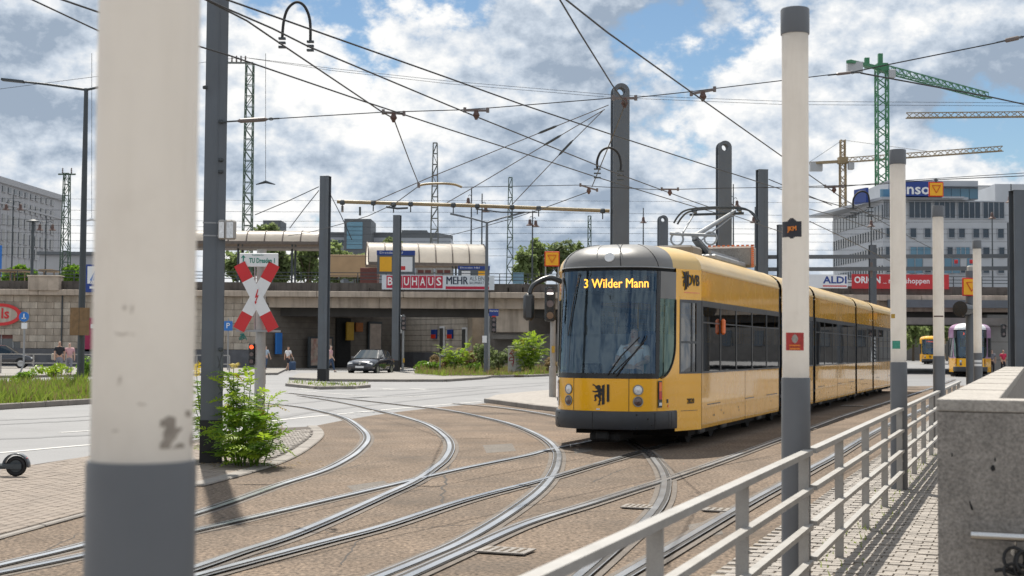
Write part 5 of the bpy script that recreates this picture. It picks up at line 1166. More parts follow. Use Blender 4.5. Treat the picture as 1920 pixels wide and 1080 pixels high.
c = P(1653, 127, 420); obj('tower_top', MB().box((-.4, 0, c.z+2.2), (1.3, 1.3, 4.2)), 'crane_green', gc); obj('winch_frame', MB().box((-4.5, 0, c.z+1.4), (1.4, 1.2, 3.2)), 'crane_green', gc)
crane('thin yellow tower crane left of the grey office', 1580, 390, 301, 500, (1880, 280, 468), 8, 'crane_yellow', counter=(1519, 307, 508), w=2.0, jw=1.8, apex=7.5, bt=.26)
crane('brown crane jib reaching in from the right edge', 1996, 390, 214, 450, (1699, 207, 455), 8, 'crane_yellow', w=2.2, jw=1.9, cab=False, bt=.26)
# ================================================================== steel columns of the overhead line
def hbeam(label, px, Y, ytop, fw, dep, rz, base=0.0, top=None, foot=None, name='steel_column'):
    b0 = P(px, 700, Y); H = top if top else P(px, ytop, Y).z; t = thing(name, label, 'steel column', (b0.x, Y, base), rz, 'steel overhead line columns'); H -= base
    b = MB().box((0, -dep/2, H/2), (fw, .03, H)).box((0, dep/2, H/2), (fw, .03, H)).box((0, 0, H/2), (.10, dep-.03, H))
    for s in (-1, 1): b.box((s*fw*.48, -dep/2+.035, H/2), (.02, .04, H))
    obj('beam', b, 'steel_grey', t); obj('face_rib', MB().box((fw*.12, -dep/2-.018, H/2), (.012, .006, H)), 'steel_grey', t)
    obj('cap_plate', MB().box((0, 0, H+.006), (fw+.02, dep+.05, .012)), 'steel_grey', t)
    if foot: obj('foot_sleeve', MB().box((0, 0, foot/2), (fw+.012, dep+.045, foot)), 'rubber', t)
    return t
cl = hbeam('big near grey steel column above the leafy weed plant', 398, 19.45, 0, .29, .30, R(10), top=11.6, foot=.62)
def local(t, w):
    M = Matrix.Translation(t.location) @ Matrix.Rotation(t.rotation_euler.z, 4, 'Z'); return M.inverted() @ w
for y in (165, 228, 300, 322, 655):
    q = local(cl, P(385 if y == 165 else 414, y, 19.3)); q.y = -.172
    obj('bolt_bracket' if y in (165, 228) else 'bolt', MB().bbox(q, (.07, .05, .05), .012).cyl(q-Vector((0, .02, 0)), q-Vector((0, .05, 0)), .02, n=10), 'steel_dark', cl)
for y in (418, 442):
    q = local(cl, P(398, y, 19.3)); obj('clamp_band', MB().box((0, -.168, q.z), (.31, .004, .02)).box((-.147, 0, q.z), (.004, .34, .02)), 'galv', cl)
fl = P(424, 431, 19.25); t = thing('floodlight', 'boxy white floodlight pair clamped to the big near column', 'floodlight', tuple(fl))
for dx, w, r_ in ((-.055, .09, .1), (.06, .13, -.25)):
    h_ = obj('lamp_head', MB().bbox((dx, -.02, 0), (w, .16, .27), .02, rz=r_), 'fence_steel', t); obj('lamp_glass', MB().box((dx+.012, -.105, -.01), (w*.75, .004, .22), rz=r_), 'lamp_glass', h_)
obj('mount', MB().box((0, .08, .10), (.20, .05, .03)), 'steel_dark', t)
gr = MB()
for k, (pts) in enumerate((((408, 668), (413, 690), (411, 705)), ((416, 662), (409, 690)), ((410, 712), (416, 705), (415, 718), (409, 722), (414, 732)), ((409, 740), (416, 735), (417, 750), (410, 755)), ((411, 700), (417, 696)))):
    ps = []
    for q in pts: w_ = local(cl, P(q[0], q[1], 19.28)); w_.y = -.168; w_.x = max(.0, min(.135, w_.x)); ps.append(w_)
    gr.tube(crom(ps, 4), .006, 5)
obj('graffiti', gr, 'graffiti_grey', cl, kind='stuff')
hbeam('square grey column with flat top on the narrow median', 606, 62, 331, .40, .36, R(-14), foot=.55, base=.1)
hbeam('shorter square grey column behind the dark parked car', 742, 88, 404, .44, .40, R(-12), foot=.7, base=.1)
hbeam('square grey column right behind the pantograph', 1429, 62, 319, .44, .40, R(8))
hbeam('thin grey column partly behind the two-sticker light column', 1464, 62, 422, .26, .26, R(8))
hbeam('grey gantry column between first and second light columns', 1637, 66, 460, .28, .30, R(4))
hbeam('wide dark gantry column at the right edge', 1912, 60, 358, .62, .5, R(6))
hbeam('slim grey post beside the traffic light at far right', 1896, 66, 418, .18, .2, R(5))
def round_col(label, px, Y, ytop, w, hole=True):
    b0 = P(px, 700, Y); H = P(px, ytop, Y).z; t = thing('round_top_column', label, 'steel column', (b0.x, Y, 0), R(8), 'round-topped overhead line columns'); r = w/2; rh = r*.52; zc = H-r
    for sy, nm in ((-1, 'front_plate'), (1, 'rear_plate')):
        b = MB(); y0 = sy*.16; n = 32; out, inn = [], []
        for k in range(n):
            a = 2*math.pi*k/n; c_, s_ = math.cos(a), math.sin(a)
            if s_ >= 0: o = (r*c_, r*s_)
            else: m_ = max(abs(c_), abs(s_)); o = (r*c_/m_, r*s_/m_)
            out.append(o); inn.append((rh*c_, rh*s_))
        ya, yb = y0-.02, y0+.02
        b.grid([[Vector((x, ya, zc+z)) for x, z in out], [Vector((x, yb, zc+z)) for x, z in out], [Vector((x, yb, zc+z)) for x, z in inn], [Vector((x, ya, zc+z)) for x, z in inn], [Vector((x, ya, zc+z)) for x, z in out]], closed=True)
        b.box((0, y0, (zc-r)/2), (w, .04, zc-r)); obj(nm, b, 'steel_grey', t, fix=True)
    obj('web', MB().box((r*.35, 0, (zc-r)/2), (w*.5, .28, zc-r-.02)).box((-r*.72, 0, (zc-r)/2), (.03, .28, zc-r-.02)), 'steel_grey', t)
    obj('top_ring', MB().tube([(rh*1.15*math.cos(a*.3142), 0, zc+rh*1.15*math.sin(a*.3142)) for a in range(20)], .05, 6, closed=True), 'steel_grey', t)
    return t
rc = round_col('tall round-topped grey column with hole behind tram roof', 1161, 38, 158, .455)
round_col('round-topped grey column behind the pantograph', 1357, 47, 265, .46)
round_col('short round-topped grey column left of the pantograph', 1242, 68, 404, .46)
ga, gb = P(1440, 480, 62), P(1912, 480, 61)
t = thing('gantry', 'pair of grey horizontal gantry beams in front of the office', 'gantry', tuple((ga+gb)/2))
for y0, y1 in ((482, 480), (505, 503)): obj('beam', MB().bar(P(1440, y0, 62.3), P(1905, y1, 61.3), .2, .17), 'steel_grey', t, world=True)
obj('wire_clamp', MB().cyl(P(1634, 492, 62), P(1634, 520, 62), .06, n=8), 'insul', t, world=True)
# ================================================================== overhead wires
def wire(label, pts, r=.0095, h=4.9, Y=None, m='wire', sag=0, cat='overhead wire', group='overhead wires of the tram line', name='overhead_wire', smooth_=False):
    ps = []
    for q in pts:
        if len(q) == 3: ps.append(P(q[0], q[1], q[2]))
        elif Y: ps.append(P(q[0], q[1], Y))
        else: ps.append(G(q[0], q[1], h))
    if sag or smooth_:
        ps = crom(ps, 6)
    return obj(name, MB().tube(ps, r, 6), m, label=label, cat=cat, group=group)
wire('uppermost long contact wire passing left of the two-sticker column top', [(260, -60), (427, 0), (840, 146), (976, 195), (1146, 252), (1300, 302), (1465, 355), (1600, 393), (1700, 420)])
wire('contact wire holding the big cable arch', [(330, -28), (427, 17), (510, 53), (579, 87.5), (840, 197), (901, 222), (1105, 304), (1143, 320), (1300, 378), (1370, 402), (1465, 435)])
wire('contact wire starting behind nearest column and reaching the pantograph', [(60, -20), (360, 83), (427, 103), (679, 189), (840, 242), (1033, 304), (1115, 331), (1300, 387), (1345, 400)])
wire('wire dropping steeply from cable arch to the curved tan bracket', [(375, -6), (463, 39), (532, 86), (718, 211), (738, 222), (767, 300), (785, 345)])
wire('curving wire running left below the tan support tube', [(785, 349), (740, 382), (690, 405), (640, 420), (580, 436), (540, 442)])
wire('wire dropping from top centre past the round-topped column', [(1050, 0), (1086, 60), (1149, 161), (1173, 193), (1149, 255), (1110, 350)])
wire('wire curving left from below the round-topped column', [(1102, 360), (1023, 389), (960, 410), (880, 432), (820, 447)])
wire('wire descending steeply from top centre behind the two-sticker column', [(1052, -8), (1138, 60), (1291, 169), (1318, 188), (1466, 293), (1516, 327), (1580, 372), (1640, 408), (1720, 452), (1790, 487)])
wire('wire falling right below the green crane', [(1614, 137), (1853, 181), (1960, 204)])
wire('thin wire in the top left corner', [(40, -10), (200, 65)], r=.008)
wire('wire running down from column top to two-sticker column', [(1441, 336, 62), (1480, 352, 62), (1560, 385, 62)], r=.02)
for k, (y0, y1) in enumerate(((392, 420), (415, 470))): wire(('upper' if k == 0 else 'lower')+' slanting wire right of the two-sticker column', [(1518, y0, 40), (1580, (y0+y1)/2+2, 45), (1690, y1+30, 52)], r=.012)
span = [(422, 228), (524, 222), (715, 210.5), (863, 206), (923, 202), (1146, 184), (1190, 183), (1294, 172), (1340, 166), (1466, 151), (1589, 136), (1614, 136)]
wire('long cross-span wire tied to the big near column', span, Y=19.3, r=.007)
wire('cross-span wire rising to the right edge near green crane', [(1600, 135), (1671, 120), (1860, 82), (1960, 60)], Y=19.3, r=.009)
wire('lower cross-span wire right of the curved tan bracket', [(865, 351), (1088, 347), (1120, 350), (1240, 356), (1345, 353), (1465, 351), (1560, 352), (1700, 338), (1960, 322)], Y=28, r=.007)
def tens(label, px0, py0, px1, py1, Y, r=.032):
    a, b = P(px0, py0, Y), P(px1, py1, Y); d = b-a
    t = thing('wire_insulator', label, 'wire insulator', tuple(a)); obj('rod', MB().tube([Vector(), d], .012, 6), 'steel_dark', t); obj('body', MB().tube([d*.3, d*.35, d*.75, d*.8], [.015, r, r, .015], 10), 'insul', t); obj('shackle', MB().tube([d*.86+Vector((.03*math.cos(k*.785), 0, .02*math.sin(k*.785))) for k in range(8)], .006, 5, closed=True), 'galv', t)
tens('grey wire tensioner on the big near column', 412, 229, 524, 222, 19.25)
tens('chain insulator on rising wire at the right edge', 1868, 80, 1922, 68, 19.2)
tens('wire insulator left of the green crane top', 1552, 141, 1606, 135, 19.2, .02)
for lab, pts in (('uppermost of three guy wires from the round-topped column', [(1141, 197), (1027, 243), (800, 335), (702, 378)]), ('middle of three guy wires from the round-topped column', [(1134, 205), (1036, 263), (885, 353), (838, 380)]), ('steepest of three guy wires from the round-topped column', [(1130, 208), (1061, 277), (960.6, 383)])):
    wire(lab, pts, Y=37.9, r=.012, cat='guy wire', name='guy_wire', group='guy wires of the steel columns', m='wire_copper')
    q = P(*pts[1], 37.9); e = P(*pts[2], 37.9)-q; e.normalize(); obj('turnbuckle', MB().tube([q-e*.3, q-e*.2, q+e*.2, q+e*.3], [.012, .035, .035, .012], 6), 'steel_dark', label='turnbuckle on the '+lab.split(' from')[0].replace('three ', 'round-column '), cat='turnbuckle')
for lab, pts in (('flatter guy wire left of the flat-topped median column', [(598, 350), (540, 377), (478, 403)]), ('steeper guy wire left of the flat-topped median column', [(598, 357), (570, 392), (543, 428)]), ('guy wire right of the flat-topped median column', [(617, 360), (640, 405), (660, 450)])): wire(lab, pts, Y=62, r=.02, cat='guy wire', name='guy_wire', group='guy wires of the steel columns')
for k, (y0, y1, Y) in enumerate(((395, 402, 120), (413, 415, 118), (424, 428, 128), (438, 437, 116), (452, 452, 130), (466, 467, 124), (479, 480, 118), (374, 378, 140))):
    wire(('second from the top', 'third from the top', 'fourth from the top', 'fifth from the top', 'third lowest', 'second lowest', 'lowest', 'topmost')[k]+' of the thin level railway wires above the viaduct', [(-100, y0-3, Y), (480, y0+2, Y), (1000, (y0+y1)/2, Y), (1500, y1+2, Y), (2050, y1+1, Y)], r=.015, cat='railway wire', group='railway wires above the viaduct', name='railway_wire')
for k in (0, 1): wire(('upper', 'lower')[k]+' of two thin feeder lines from green mast across the sky', [(452+14*k, 107+2*k, 128), (620, 128+4*k, 128), (840, 152+5*k, 128), (1150, 178+5*k, 130), (1470, 190+6*k, 132), (1950, 193+6*k, 135)], r=.02, cat='feeder line', group='feeder lines from the green mast', name='feeder_line')
wire('thin feeder line left of the green mast', [(448, 108, 128), (300, 128, 128), (-40, 172, 128)], r=.02, cat='feeder line', group='feeder lines from the green mast', name='feeder_line')
def hanger(label, px, py, Y, w=.30, tilt=0):
    c = P(px, py, Y); t = thing('wire_hanger', label, 'wire hanger', tuple(c), 0, 'wire hangers on the cross-span')
    obj('arm', MB().bar((-w/2, 0, tilt), (w/2, 0, -tilt), .035, .03).cyl((-w/2, 0, tilt-.03), (-w/2, 0, tilt+.04), .022, n=8).cyl((w/2, 0, -tilt-.03), (w/2, 0, -tilt+.04), .022, n=8), 'insul', t)
    obj('bell', MB().lathe((0, 0, -.13), [(.018, 0), (.03, .03), (.05, .06), (.03, .11), (.03, .13)], 10), 'lamp_rust', t)
for a in (('wire hanger above the tan bracket at wire crossing', 738, 212, 19.25, .29, .01), ('wire hanger midway between green mast and round-topped column', 893, 207, 19.25, .32, 0), ('wire hanger in front of round-topped column top', 1171, 184, 18.4, .30, 0), ('wire hanger left of the two-sticker column', 1318, 172, 18.3, .31, -.03),
          ('small wire hanger left of the round-topped column', 1104, 352, 28, .34, .05), ('small wire hanger between the round-topped columns', 1256, 355, 28, .33, 0), ('small wire hanger right of the two-sticker column', 1564, 350, 28, .36, 0)): hanger(*a)
def loop(label, pts, Y, r, cone=True):
    ps = crom([P(x, y, Y) for x, y in pts], 6); o = obj('cable_loop', MB().tube(ps, r, 8), 'rubber', smooth=60, label=label, cat='cable loop', group='feeder cable loops')
    b = MB()
    for e in (ps[0], ps[-1]):
        for k in range(3): b.box(e+Vector((0, 0, .01-.05*k*(Y/16)))-o.location, (.08*Y/16, .05, .022))
    obj('clamp', b, 'steel_dark', o)
loop('big grey cable arch on the wires near big column', [(529, 74), (532, 40), (540, 16), (556, 4), (571, 12), (581, 38), (582, 80)], 15.4, .016)
loop('smaller cable arch before the round-topped column', [(1120, 318), (1120, 300), (1128, 283), (1143, 277), (1158, 286), (1164, 305), (1163, 322)], 26, .022)
loop('cable arch in front of the office wing roof', [(1600, 392), (1600, 374), (1608, 362), (1619, 359), (1628, 366), (1631, 390)], 30, .02)
# tan support tube and curved bracket
t = thing('support_tube', 'long tan support tube held by the round-topped column', 'support tube', tuple(P(1143, 396, 38)))
obj('tube', MB().tube([P(632, 378, 38), P(900, 386, 38), P(1143, 395.5, 38)], .052, 12), 'tube_tan', t, world=True, smooth=60)
for px, py in ((642, 382), (700, 383), (738, 386), (770, 385), (850, 387), (895, 389), (960, 391), (1010, 393), (1130, 398)):
    q = P(px, py-2, 37.98); obj('clamp', MB().lathe(q-Vector((0, 0, .06)), [(.05, 0), (.075, .03), (.075, .10), (.05, .13)], 10).cyl(q-Vector((0, 0, .05)), q-Vector((0, 0, .22)), .018, n=6), 'steel_dark', t, world=True)
obj('drop_insulator', MB().cyl(P(642, 386, 38), P(642, 398, 38), .035, n=8), 'cap_concrete', t, world=True)
obj('hanging_rod', MB().cyl(P(675, 388, 38), P(675, 404, 38), .03, n=8), 'steel_dark', t, world=True)
obj('steady_arm', MB().tube([P(724, 388, 37.9), P(745, 391, 37.9), P(765, 390, 37.9)], .03, 6).tube([P(892, 392, 37.9), P(940, 398, 37.9), P(1008, 398, 37.9)], .02, 6), 'steel_dark', t, world=True)
t = thing('curved_bracket', 'curved tan wire bracket hanging above the support tube', 'wire bracket', tuple(P(785, 347, 27.8)))
obj('arm', MB().tube(crom([P(785, 348, 27.8), P(800, 345, 27.9), P(830, 344, 27.9), P(852, 346, 28), P(866, 351, 28)], 5), .024, 8), 'tube_tan', t, world=True); obj('end_clamp', MB().cyl(P(785, 343, 27.8), P(785, 352, 27.8), .03, n=8), 'insul', t, world=True)
for lab, px, py, Y in (('railway wire insulator hanging right of green mast', 498, 344, 112), ('pale railway insulator left of nearest column', 172, 414, 112)):
    t = thing('span_insulator', lab, 'railway insulator', tuple(P(px, py, Y))); obj('wing', MB().tube([P(px-18, py+2, Y), P(px, py-3, Y), P(px+18, py+2, Y)], [.04, .13, .04], 6), 'steel_dark' if px > 300 else 'sign_white', t, world=True); obj('rod', MB().cyl(P(px, py-3, Y), P(px, 100, Y), .02, n=5), 'wire', t, world=True)
# ================================================================== street lamps, signals and signs
def street_lamp(label, px, Y, base, ytop, arms, m='steel_dark', r=(.11, .075)):
    b0 = P(px, 700, Y); H = P(px, ytop, Y).z-base; t = thing('street_lamp', label, 'street lamp', (b0.x, Y, base)); obj('pole', MB().tube([(0, 0, 0), (0, 0, H*.55), (0, 0, H)], [r[0], r[0]*.85, r[1]], 12), m, t, smooth=50)
    for x, y, yy in arms:
        e = P(x, y, yy)-t.location; a = obj('arm', MB().tube([(0, 0, H-.05), tuple(Vector((0, 0, H)).lerp(e, .6)), tuple(e)], [.05, .045, .04], 8), m, t); d = (e-Vector((0, 0, H))).normalized(); obj('lamp_head', MB().bar(e-d*.1, e+d*.75, .24, .09), m, a)
    return t
sl_ = street_lamp('tall dark street lamp with two long arms beside nearest column', 151, 53, .13, 166, ((40, 153, 53), (225, 157, 53)), r=(.14, .08))
t, w, h = board('notice_board', 'brown plywood back of a board tied to the dark street lamp', 'board', 131, 168, 577, 628.5, 52.6, 'plywood', .04)
obj('board_joint', MB().box((-.02, -.024, h/2), (.012, .006, h)), 'joint_dark', t)
street_lamp('slim grey street lamp with two arms above the planted bed', 911, 80, .1, 416, ((868, 406, 80), (960, 404, 80)), r=(.13, .07), m='steel_grey')
def post_sign(t, px, py, Y, s, m='sign_yellow', frame='sign_orange_red'):
    c = P(px, py, Y)-t.location; o = obj('warning_sign', MB().bbox(c, (s, .05, s), .012), frame, t); obj('yellow_field', MB().box(c+Vector((0, -.028, 0)), (s*.86, .008, s*.86)), m, o)
    a, h_ = s*.28, s*.25; tri = MB()
    for p0, p1 in (((-a, h_), (a, h_)), ((a, h_), (0, -h_)), ((0, -h_), (-a, h_))): tri.bar(c+Vector((p0[0], -.036, p0[1])), c+Vector((p1[0], -.036, p1[1])), .012, s*.085, up=(0, 1, 0) if False else (0, -1, 0))
    obj('triangle', tri, 'sign_orange_red', o); return o
def signal_head(t, c, w, h, n, lit=None, litm='led_red', body='tram_black'):
    o = obj('signal_head', MB().bbox(c, (w, w*.8, h), w*.15), body, t)
    for k in range(n):
        z = h/2-h*(k+.5)/n; q = Vector(c)+Vector((0, -w*.41, z)); l_ = obj('lens', MB().cyl(q, q+Vector((0, -.012, 0)), w*.33, n=14), litm if k == lit else 'lamp_dark', o)
        obj('visor', MB().tube([q+Vector((w*.37*math.cos(a), -w*.22, w*.37*math.sin(a))) for a in [i*math.pi/8 for i in range(9)]], w*.05, 5), body, l_)
    return o
q = G(1036, 744, .12); Y = q.y; t = thing('tram_signal', 'tram signal post with yellow triangle sign left of the tram', 'tram signal', (q.x, Y, .12))
obj('post', MB().tube([(0, 0, 0), (0, 0, .95*1.0), (0, 0, .96), (0, 0, P(1036, 600, Y).z-.12)], [.115, .115, .085, .085], 14), 'fence_steel', t, smooth=40)
obj('push_button', MB().bbox(P(1037, 655, Y)-t.location+Vector((0, -.12, 0)), (.10, .10, .22), .02), 'yellow_box', t)
signal_head(t, P(1031, 570, Y)-t.location+Vector((0, -.15, 0)), .34, 1.1, 3)
obj('signal_bar', MB().box(P(1031, 551, Y)-t.location+Vector((0, -.32, 0)), (.20, .012, .05)), 'led_white', t)
obj('frame', MB().tube([P(1023, 530, Y), P(1023, 497, Y), P(1047, 497, Y), P(1047, 700, Y)], .03, 6), 'galv', t, world=True)
obj('frame_bar', MB().bar(P(1023, 518, Y), P(1047, 500, Y), .04, .04), 'steel_dark', t, world=True); post_sign(t, 1035, 485.5, Y-.05, .47)
Y = 44; q = P(1755, 355, Y); t = thing('hanging_sign', 'yellow triangle warning sign hanging before the blue roof sign', 'warning sign', tuple(q)); post_sign(t, 1755, 355, Y, .47); obj('hanger', MB().cyl((0, 0, .23), (0, 0, .34), .03, n=8).box((0, 0, .30), (.12, .06, .05)), 'steel_dark', t)
wire('thin suspension wire carrying the hanging yellow sign', [(1430, 352, 44), (1640, 346, 44), (1755, 337, 44), (1960, 328, 44)], r=.014)
Y = 37; q = P(1820, 700, Y); t = thing('tram_signal', 'grey signal post with big yellow triangle beside farthest light column', 'tram signal', (q.x, Y, 0))
obj('post', MB().cyl((0, 0, 0), (0, 0, P(1820, 508, Y).z), .12, n=12), 'steel_grey', t, smooth=40); post_sign(t, 1821, 538, Y-.16, .48)
obj('signal_lamp', MB().tube([P(1818, 580, Y-.05), P(1808, 580, Y-.3), P(1800, 579, Y-.5)], [.16, .19, .21], 14), 'tram_black', t, world=True, smooth=60); obj('top_box', MB().bbox(P(1822, 512, Y)-t.location, (.22, .2, .4), .03), 'fence_steel', t)
Y = 78; q = P(1896, 700, Y); t = thing('traffic_light', 'traffic light with small yellow sign at the far right', 'traffic light', (q.x, Y, 0))
obj('post', MB().cyl((0, 0, 0), (0, 0, P(1896, 580, Y).z), .10, n=10), 'steel_grey', t); post_sign(t, 1896, 593, Y-.15, .36); signal_head(t, P(1896, 616, Y)-t.location+Vector((0, -.2, 0)), .34, 1.0, 3)
obj('stripe_panel', MB().box(P(1896, 660, Y)-t.location+Vector((0, -.12, 0)), (.22, .04, 1.7)), 'sign_white', t)
b = MB()
for k in range(6): b.bar(P(1893, 640+7*k, Y-.16)-t.location, P(1899, 636+7*k, Y-.16)-t.location, .02, .07)
obj('black_stripe', b, 'tram_black', t); signal_head(t, P(1881, 620, Y)-t.location, .25, .75, 2)
# level crossing cross
Y = 24.0; q = P(486, 800, Y); t = thing('crossing_sign', 'red and white level crossing cross with lightning arrow on post', 'level crossing sign', (q.x, Y, .02))
obj('post', MB().tube([(0, 0, 0), (0, 0, P(486, 690, Y).z), (0, 0, P(486, 688, Y).z), (0, 0, P(486, 470, Y).z)], [.094, .094, .082, .082], 14), 'fence_steel', t, smooth=40)
obj('thin_post', MB().cyl(P(496, 720, Y), P(496, 480, Y), .02, n=8).cyl(P(478, 620, Y), P(478, 480, Y), .015, n=8), 'galv', t, world=True)
cc = P(483.5, 557, Y)-t.location+Vector((0, -.13, 0))
for s, dy, nm in ((1, 0, 'arm'), (-1, -.012, 'arm')):
    ang = R(62)*s; d = Vector((math.cos(ang), 0, math.sin(ang))); M = Matrix.Rotation(-ang, 3, 'Y')
    o = obj(nm, MB().box(cc+Vector((0, dy, 0)), (.66, .010, .205), rot=M), 'sign_white', t)
    for e in (-1, 1): obj('red_end', MB().box(cc+Vector((0, dy, 0))+d*(e*(.33+.155)), (.31, .010, .205), rot=M), 'sign_red', o)
obj('lightning', MB().extr([(.02, .13), (.035, .13), (.012, .02), (.04, .03), (-.005, -.09), (.012, -.085), (-.015, -.13), (-.03, -.08), (-.018, -.085), (.008, -.01), (-.025, -.02)], cc+Vector((0, -.02, .0)), (1, 0, 0), (0, 0, 1), (0, -1, 0), .004), 'sign_red', t)
obj('cross_bar', MB().bar(P(443, 620, Y-.1), P(526, 621, Y-.1), .035, .035), 'galv', t, world=True)
a, b_ = P(449, 500, Y-.12)-t.location, P(522, 475, Y-.12)-t.location; w_, h_ = b_.x-a.x, b_.z-a.z; c_ = (a+b_)/2
sb = obj('direction_sign', MB().bbox(c_, (w_, .02, h_), .01), 'sign_white', t); text('lettering', 'TU Dresden 1', h_*.5, sb, 'sign_green', c_+Vector((w_*.08, -.013, -h_*.06)), width=w_*.66, bold=.003)
text('lettering', 'Technische', h_*.14, sb, 'sign_green', c_+Vector((-.02, -.013, h_*.36)), width=w_*.3)
obj('arrow', MB().extr([(-.01, -.06), (.01, -.06), (.01, .02), (.03, 0), (.035, .015), (0, .055), (-.035, .015), (-.03, 0), (-.01, .02)], c_+Vector((-w_*.40, -.011, h_*.12)), (1, 0, 0), (0, 0, 1), (0, -1, 0), .003), 'sign_green', sb)
obj('bicycle_mark', MB().tube([c_+Vector((-w_*.43+.02*math.cos(k*.6283), -.013, -h_*.33+.02*math.sin(k*.6283))) for k in range(10)], .003, 4, closed=True).tube([c_+Vector((-w_*.36+.02*math.cos(k*.6283), -.013, -h_*.33+.02*math.sin(k*.6283))) for k in range(10)], .003, 4, closed=True), 'sign_green', sb)
sc_ = P(472.5, 664, Y)-t.location; signal_head(t, sc_, .11, .37, 3, 0); obj('signal_bracket', MB().bar(sc_+Vector((.03, .05, .20)), sc_+Vector((.12, .05, .20)), .03, .03).bar(sc_+Vector((.03, .05, -.20)), sc_+Vector((.12, .05, -.20)), .03, .03).bbox(sc_+Vector((.075, .02, 0)), (.05, .08, .44), .01), 'fence_steel', t)
# traffic lights near the underpass
def t_light(label, px, Y, base, ypost, head, n, side=0, extra=None, w=.3):
    q = P(px, 700, Y); t = thing('traffic_light', label, 'traffic light', (q.x, Y, base)); obj('post', MB().cyl((0, 0, 0), (0, 0, P(px, ypost, Y).z-base), .085, n=10), 'galv', t, smooth=40); signal_head(t, P(*head, Y)-t.location+Vector((0, -.12, 0)), w, w*3, n); return t
t = t_light('traffic light on post beside the shorter square column', 755, 88, .1, 590, (757, 606), 3); obj('back_board', MB().bbox(P(751, 608, 88.2)-t.location, (.16, .06, 1.15), .03), 'sign_white', t); obj('push_button', MB().bbox(P(757, 676, 87.85)-t.location, (.12, .1, .28), .02), 'yellow_box', t)
t = t_light('traffic light below blue street sign on planted bed', 916, 82, .1, 588, (926, 609), 3)
bs_ = obj('street_sign', MB().box(P(926, 586, 81.9)-t.location, (.56, .03, .42)), 'sign_blue', t); text('lettering', 'Bayrische', .15, bs_, 'text_white', P(926, 583, 81.86)-t.location, width=.5); obj('small_sign', MB().box(P(926, 597, 81.85)-t.location, (.22, .03, .3)), 'sign_orange_red', t); obj('push_button', MB().bbox(P(913, 674, 81.8)-t.location, (.12, .1, .28), .02), 'yellow_box', t)
obj('white_plate', MB().box(P(908.5, 636, 79.7)-bpy.data.objects['street_lamp.001'].location, (.26, .02, .4)), 'sign_white', bpy.data.objects['street_lamp.001'])
q = P(44, 697, 72); t = thing('cycle_sign', 'round blue cycle path sign on white post at far left', 'road sign', (q.x, 72, .12)); obj('post', MB().tube([(-.35, 0, 0), (-.15, 0, .12), (0, 0, .5), (0, 0, P(46, 588, 72).z-.12)], .05, 8), 'galv', t)
c = P(46, 594, 72)-t.location; ds = obj('disc', MB().cyl(c+Vector((0, -.09, 0)), c+Vector((0, -.06, 0)), .26, n=28), 'sign_blue_light', t); obj('mark', MB().box(c+Vector((0, -.097, .02)), (.06, .01, .28)).box(c+Vector((0, -.097, -.08)), (.22, .01, .05)), 'sign_white', ds); obj('plate', MB().bbox(P(45.5, 611, 71.9)-t.location, (.30, .03, .30), .01), 'sign_white', t)
q = P(428, 620, 90); t = thing('parking_sign', 'blue parking sign on thin post behind the big near column', 'road sign', (q.x, 90, .1)); obj('post', MB().cyl((0, 0, 0), (0, 0, P(428, 600, 90).z), .05, n=8), 'galv', t); c = P(428, 611, 89.9)-t.location; pb_ = obj('board', MB().box(c, (.55, .03, .62)), 'sign_blue_light', t); text('letter', 'P', .5, pb_, 'text_white', c+Vector((0, -.02, 0)))
# pavement railing at far left
a, b_ = P(-60, 690, 74), P(430, 690, 74); t = thing('street_railing', 'pale double-bar street railing along the far left pavement', 'railing', ((a.x+b_.x)/2, 74, .12))
for h in (1.02, .55): obj('bar', MB().bar((a.x-(a.x+b_.x)/2, 0, h), (b_.x-(a.x+b_.x)/2, 0, h), .06, .06), 'fence_steel', t)
for k in range(9): x = a.x+(b_.x-a.x)*k/8-(a.x+b_.x)/2; obj('post', MB().box((x, .01, .5), (.06, .06, 1.0)), 'fence_steel', t)
q = P(965, 700, 84); t = thing('switch_cabinet', 'pale street cabinet with red graffiti in the planted bed', 'cabinet', (q.x, 84, .12))
obj('body', MB().bbox((0, 0, .78), (.82, .5, 1.56), .03), 'cabinet', t); obj('roof', MB().bbox((0, 0, 1.59), (.88, .56, .07), .02), 'cabinet', t); obj('door_joint', MB().box((.10, -.2515, .78), (.012, .004, 1.4)), 'joint_dark', t)
obj('graffiti', MB().tube(crom([Vector((-.2+.14*math.cos(k*1.1), -.255, 1.35-.06*k+.06*math.sin(k*1.9))) for k in range(14)], 4), .025, 5).tube(crom([Vector((-.28, -.255, 1.4)), Vector((-.05, -.255, 1.42)), Vector((-.1, -.255, 1.2)), Vector((-.27, -.255, 1.18)), Vector((-.08, -.255, 1.0)), Vector((-.12, -.255, .4))], 4), .022, 5), 'graffiti_red', t, kind='stuff')
obj('graffiti', MB().tube(crom([Vector((.18+.09*math.cos(k*1.3), -.255, 1.2-.05*k)) for k in range(9)], 4), .018, 5), 'graffiti_teal', t, kind='stuff')
q = P(825, 704, 84); obj('bed_rail', MB().tube([(q.x, 84, .12), (q.x, 84, 1.2), (q.x+.55, 84, 1.2)], .04, 8), 'galv', label='short bent metal rail in the planted bed', cat='metal rail')
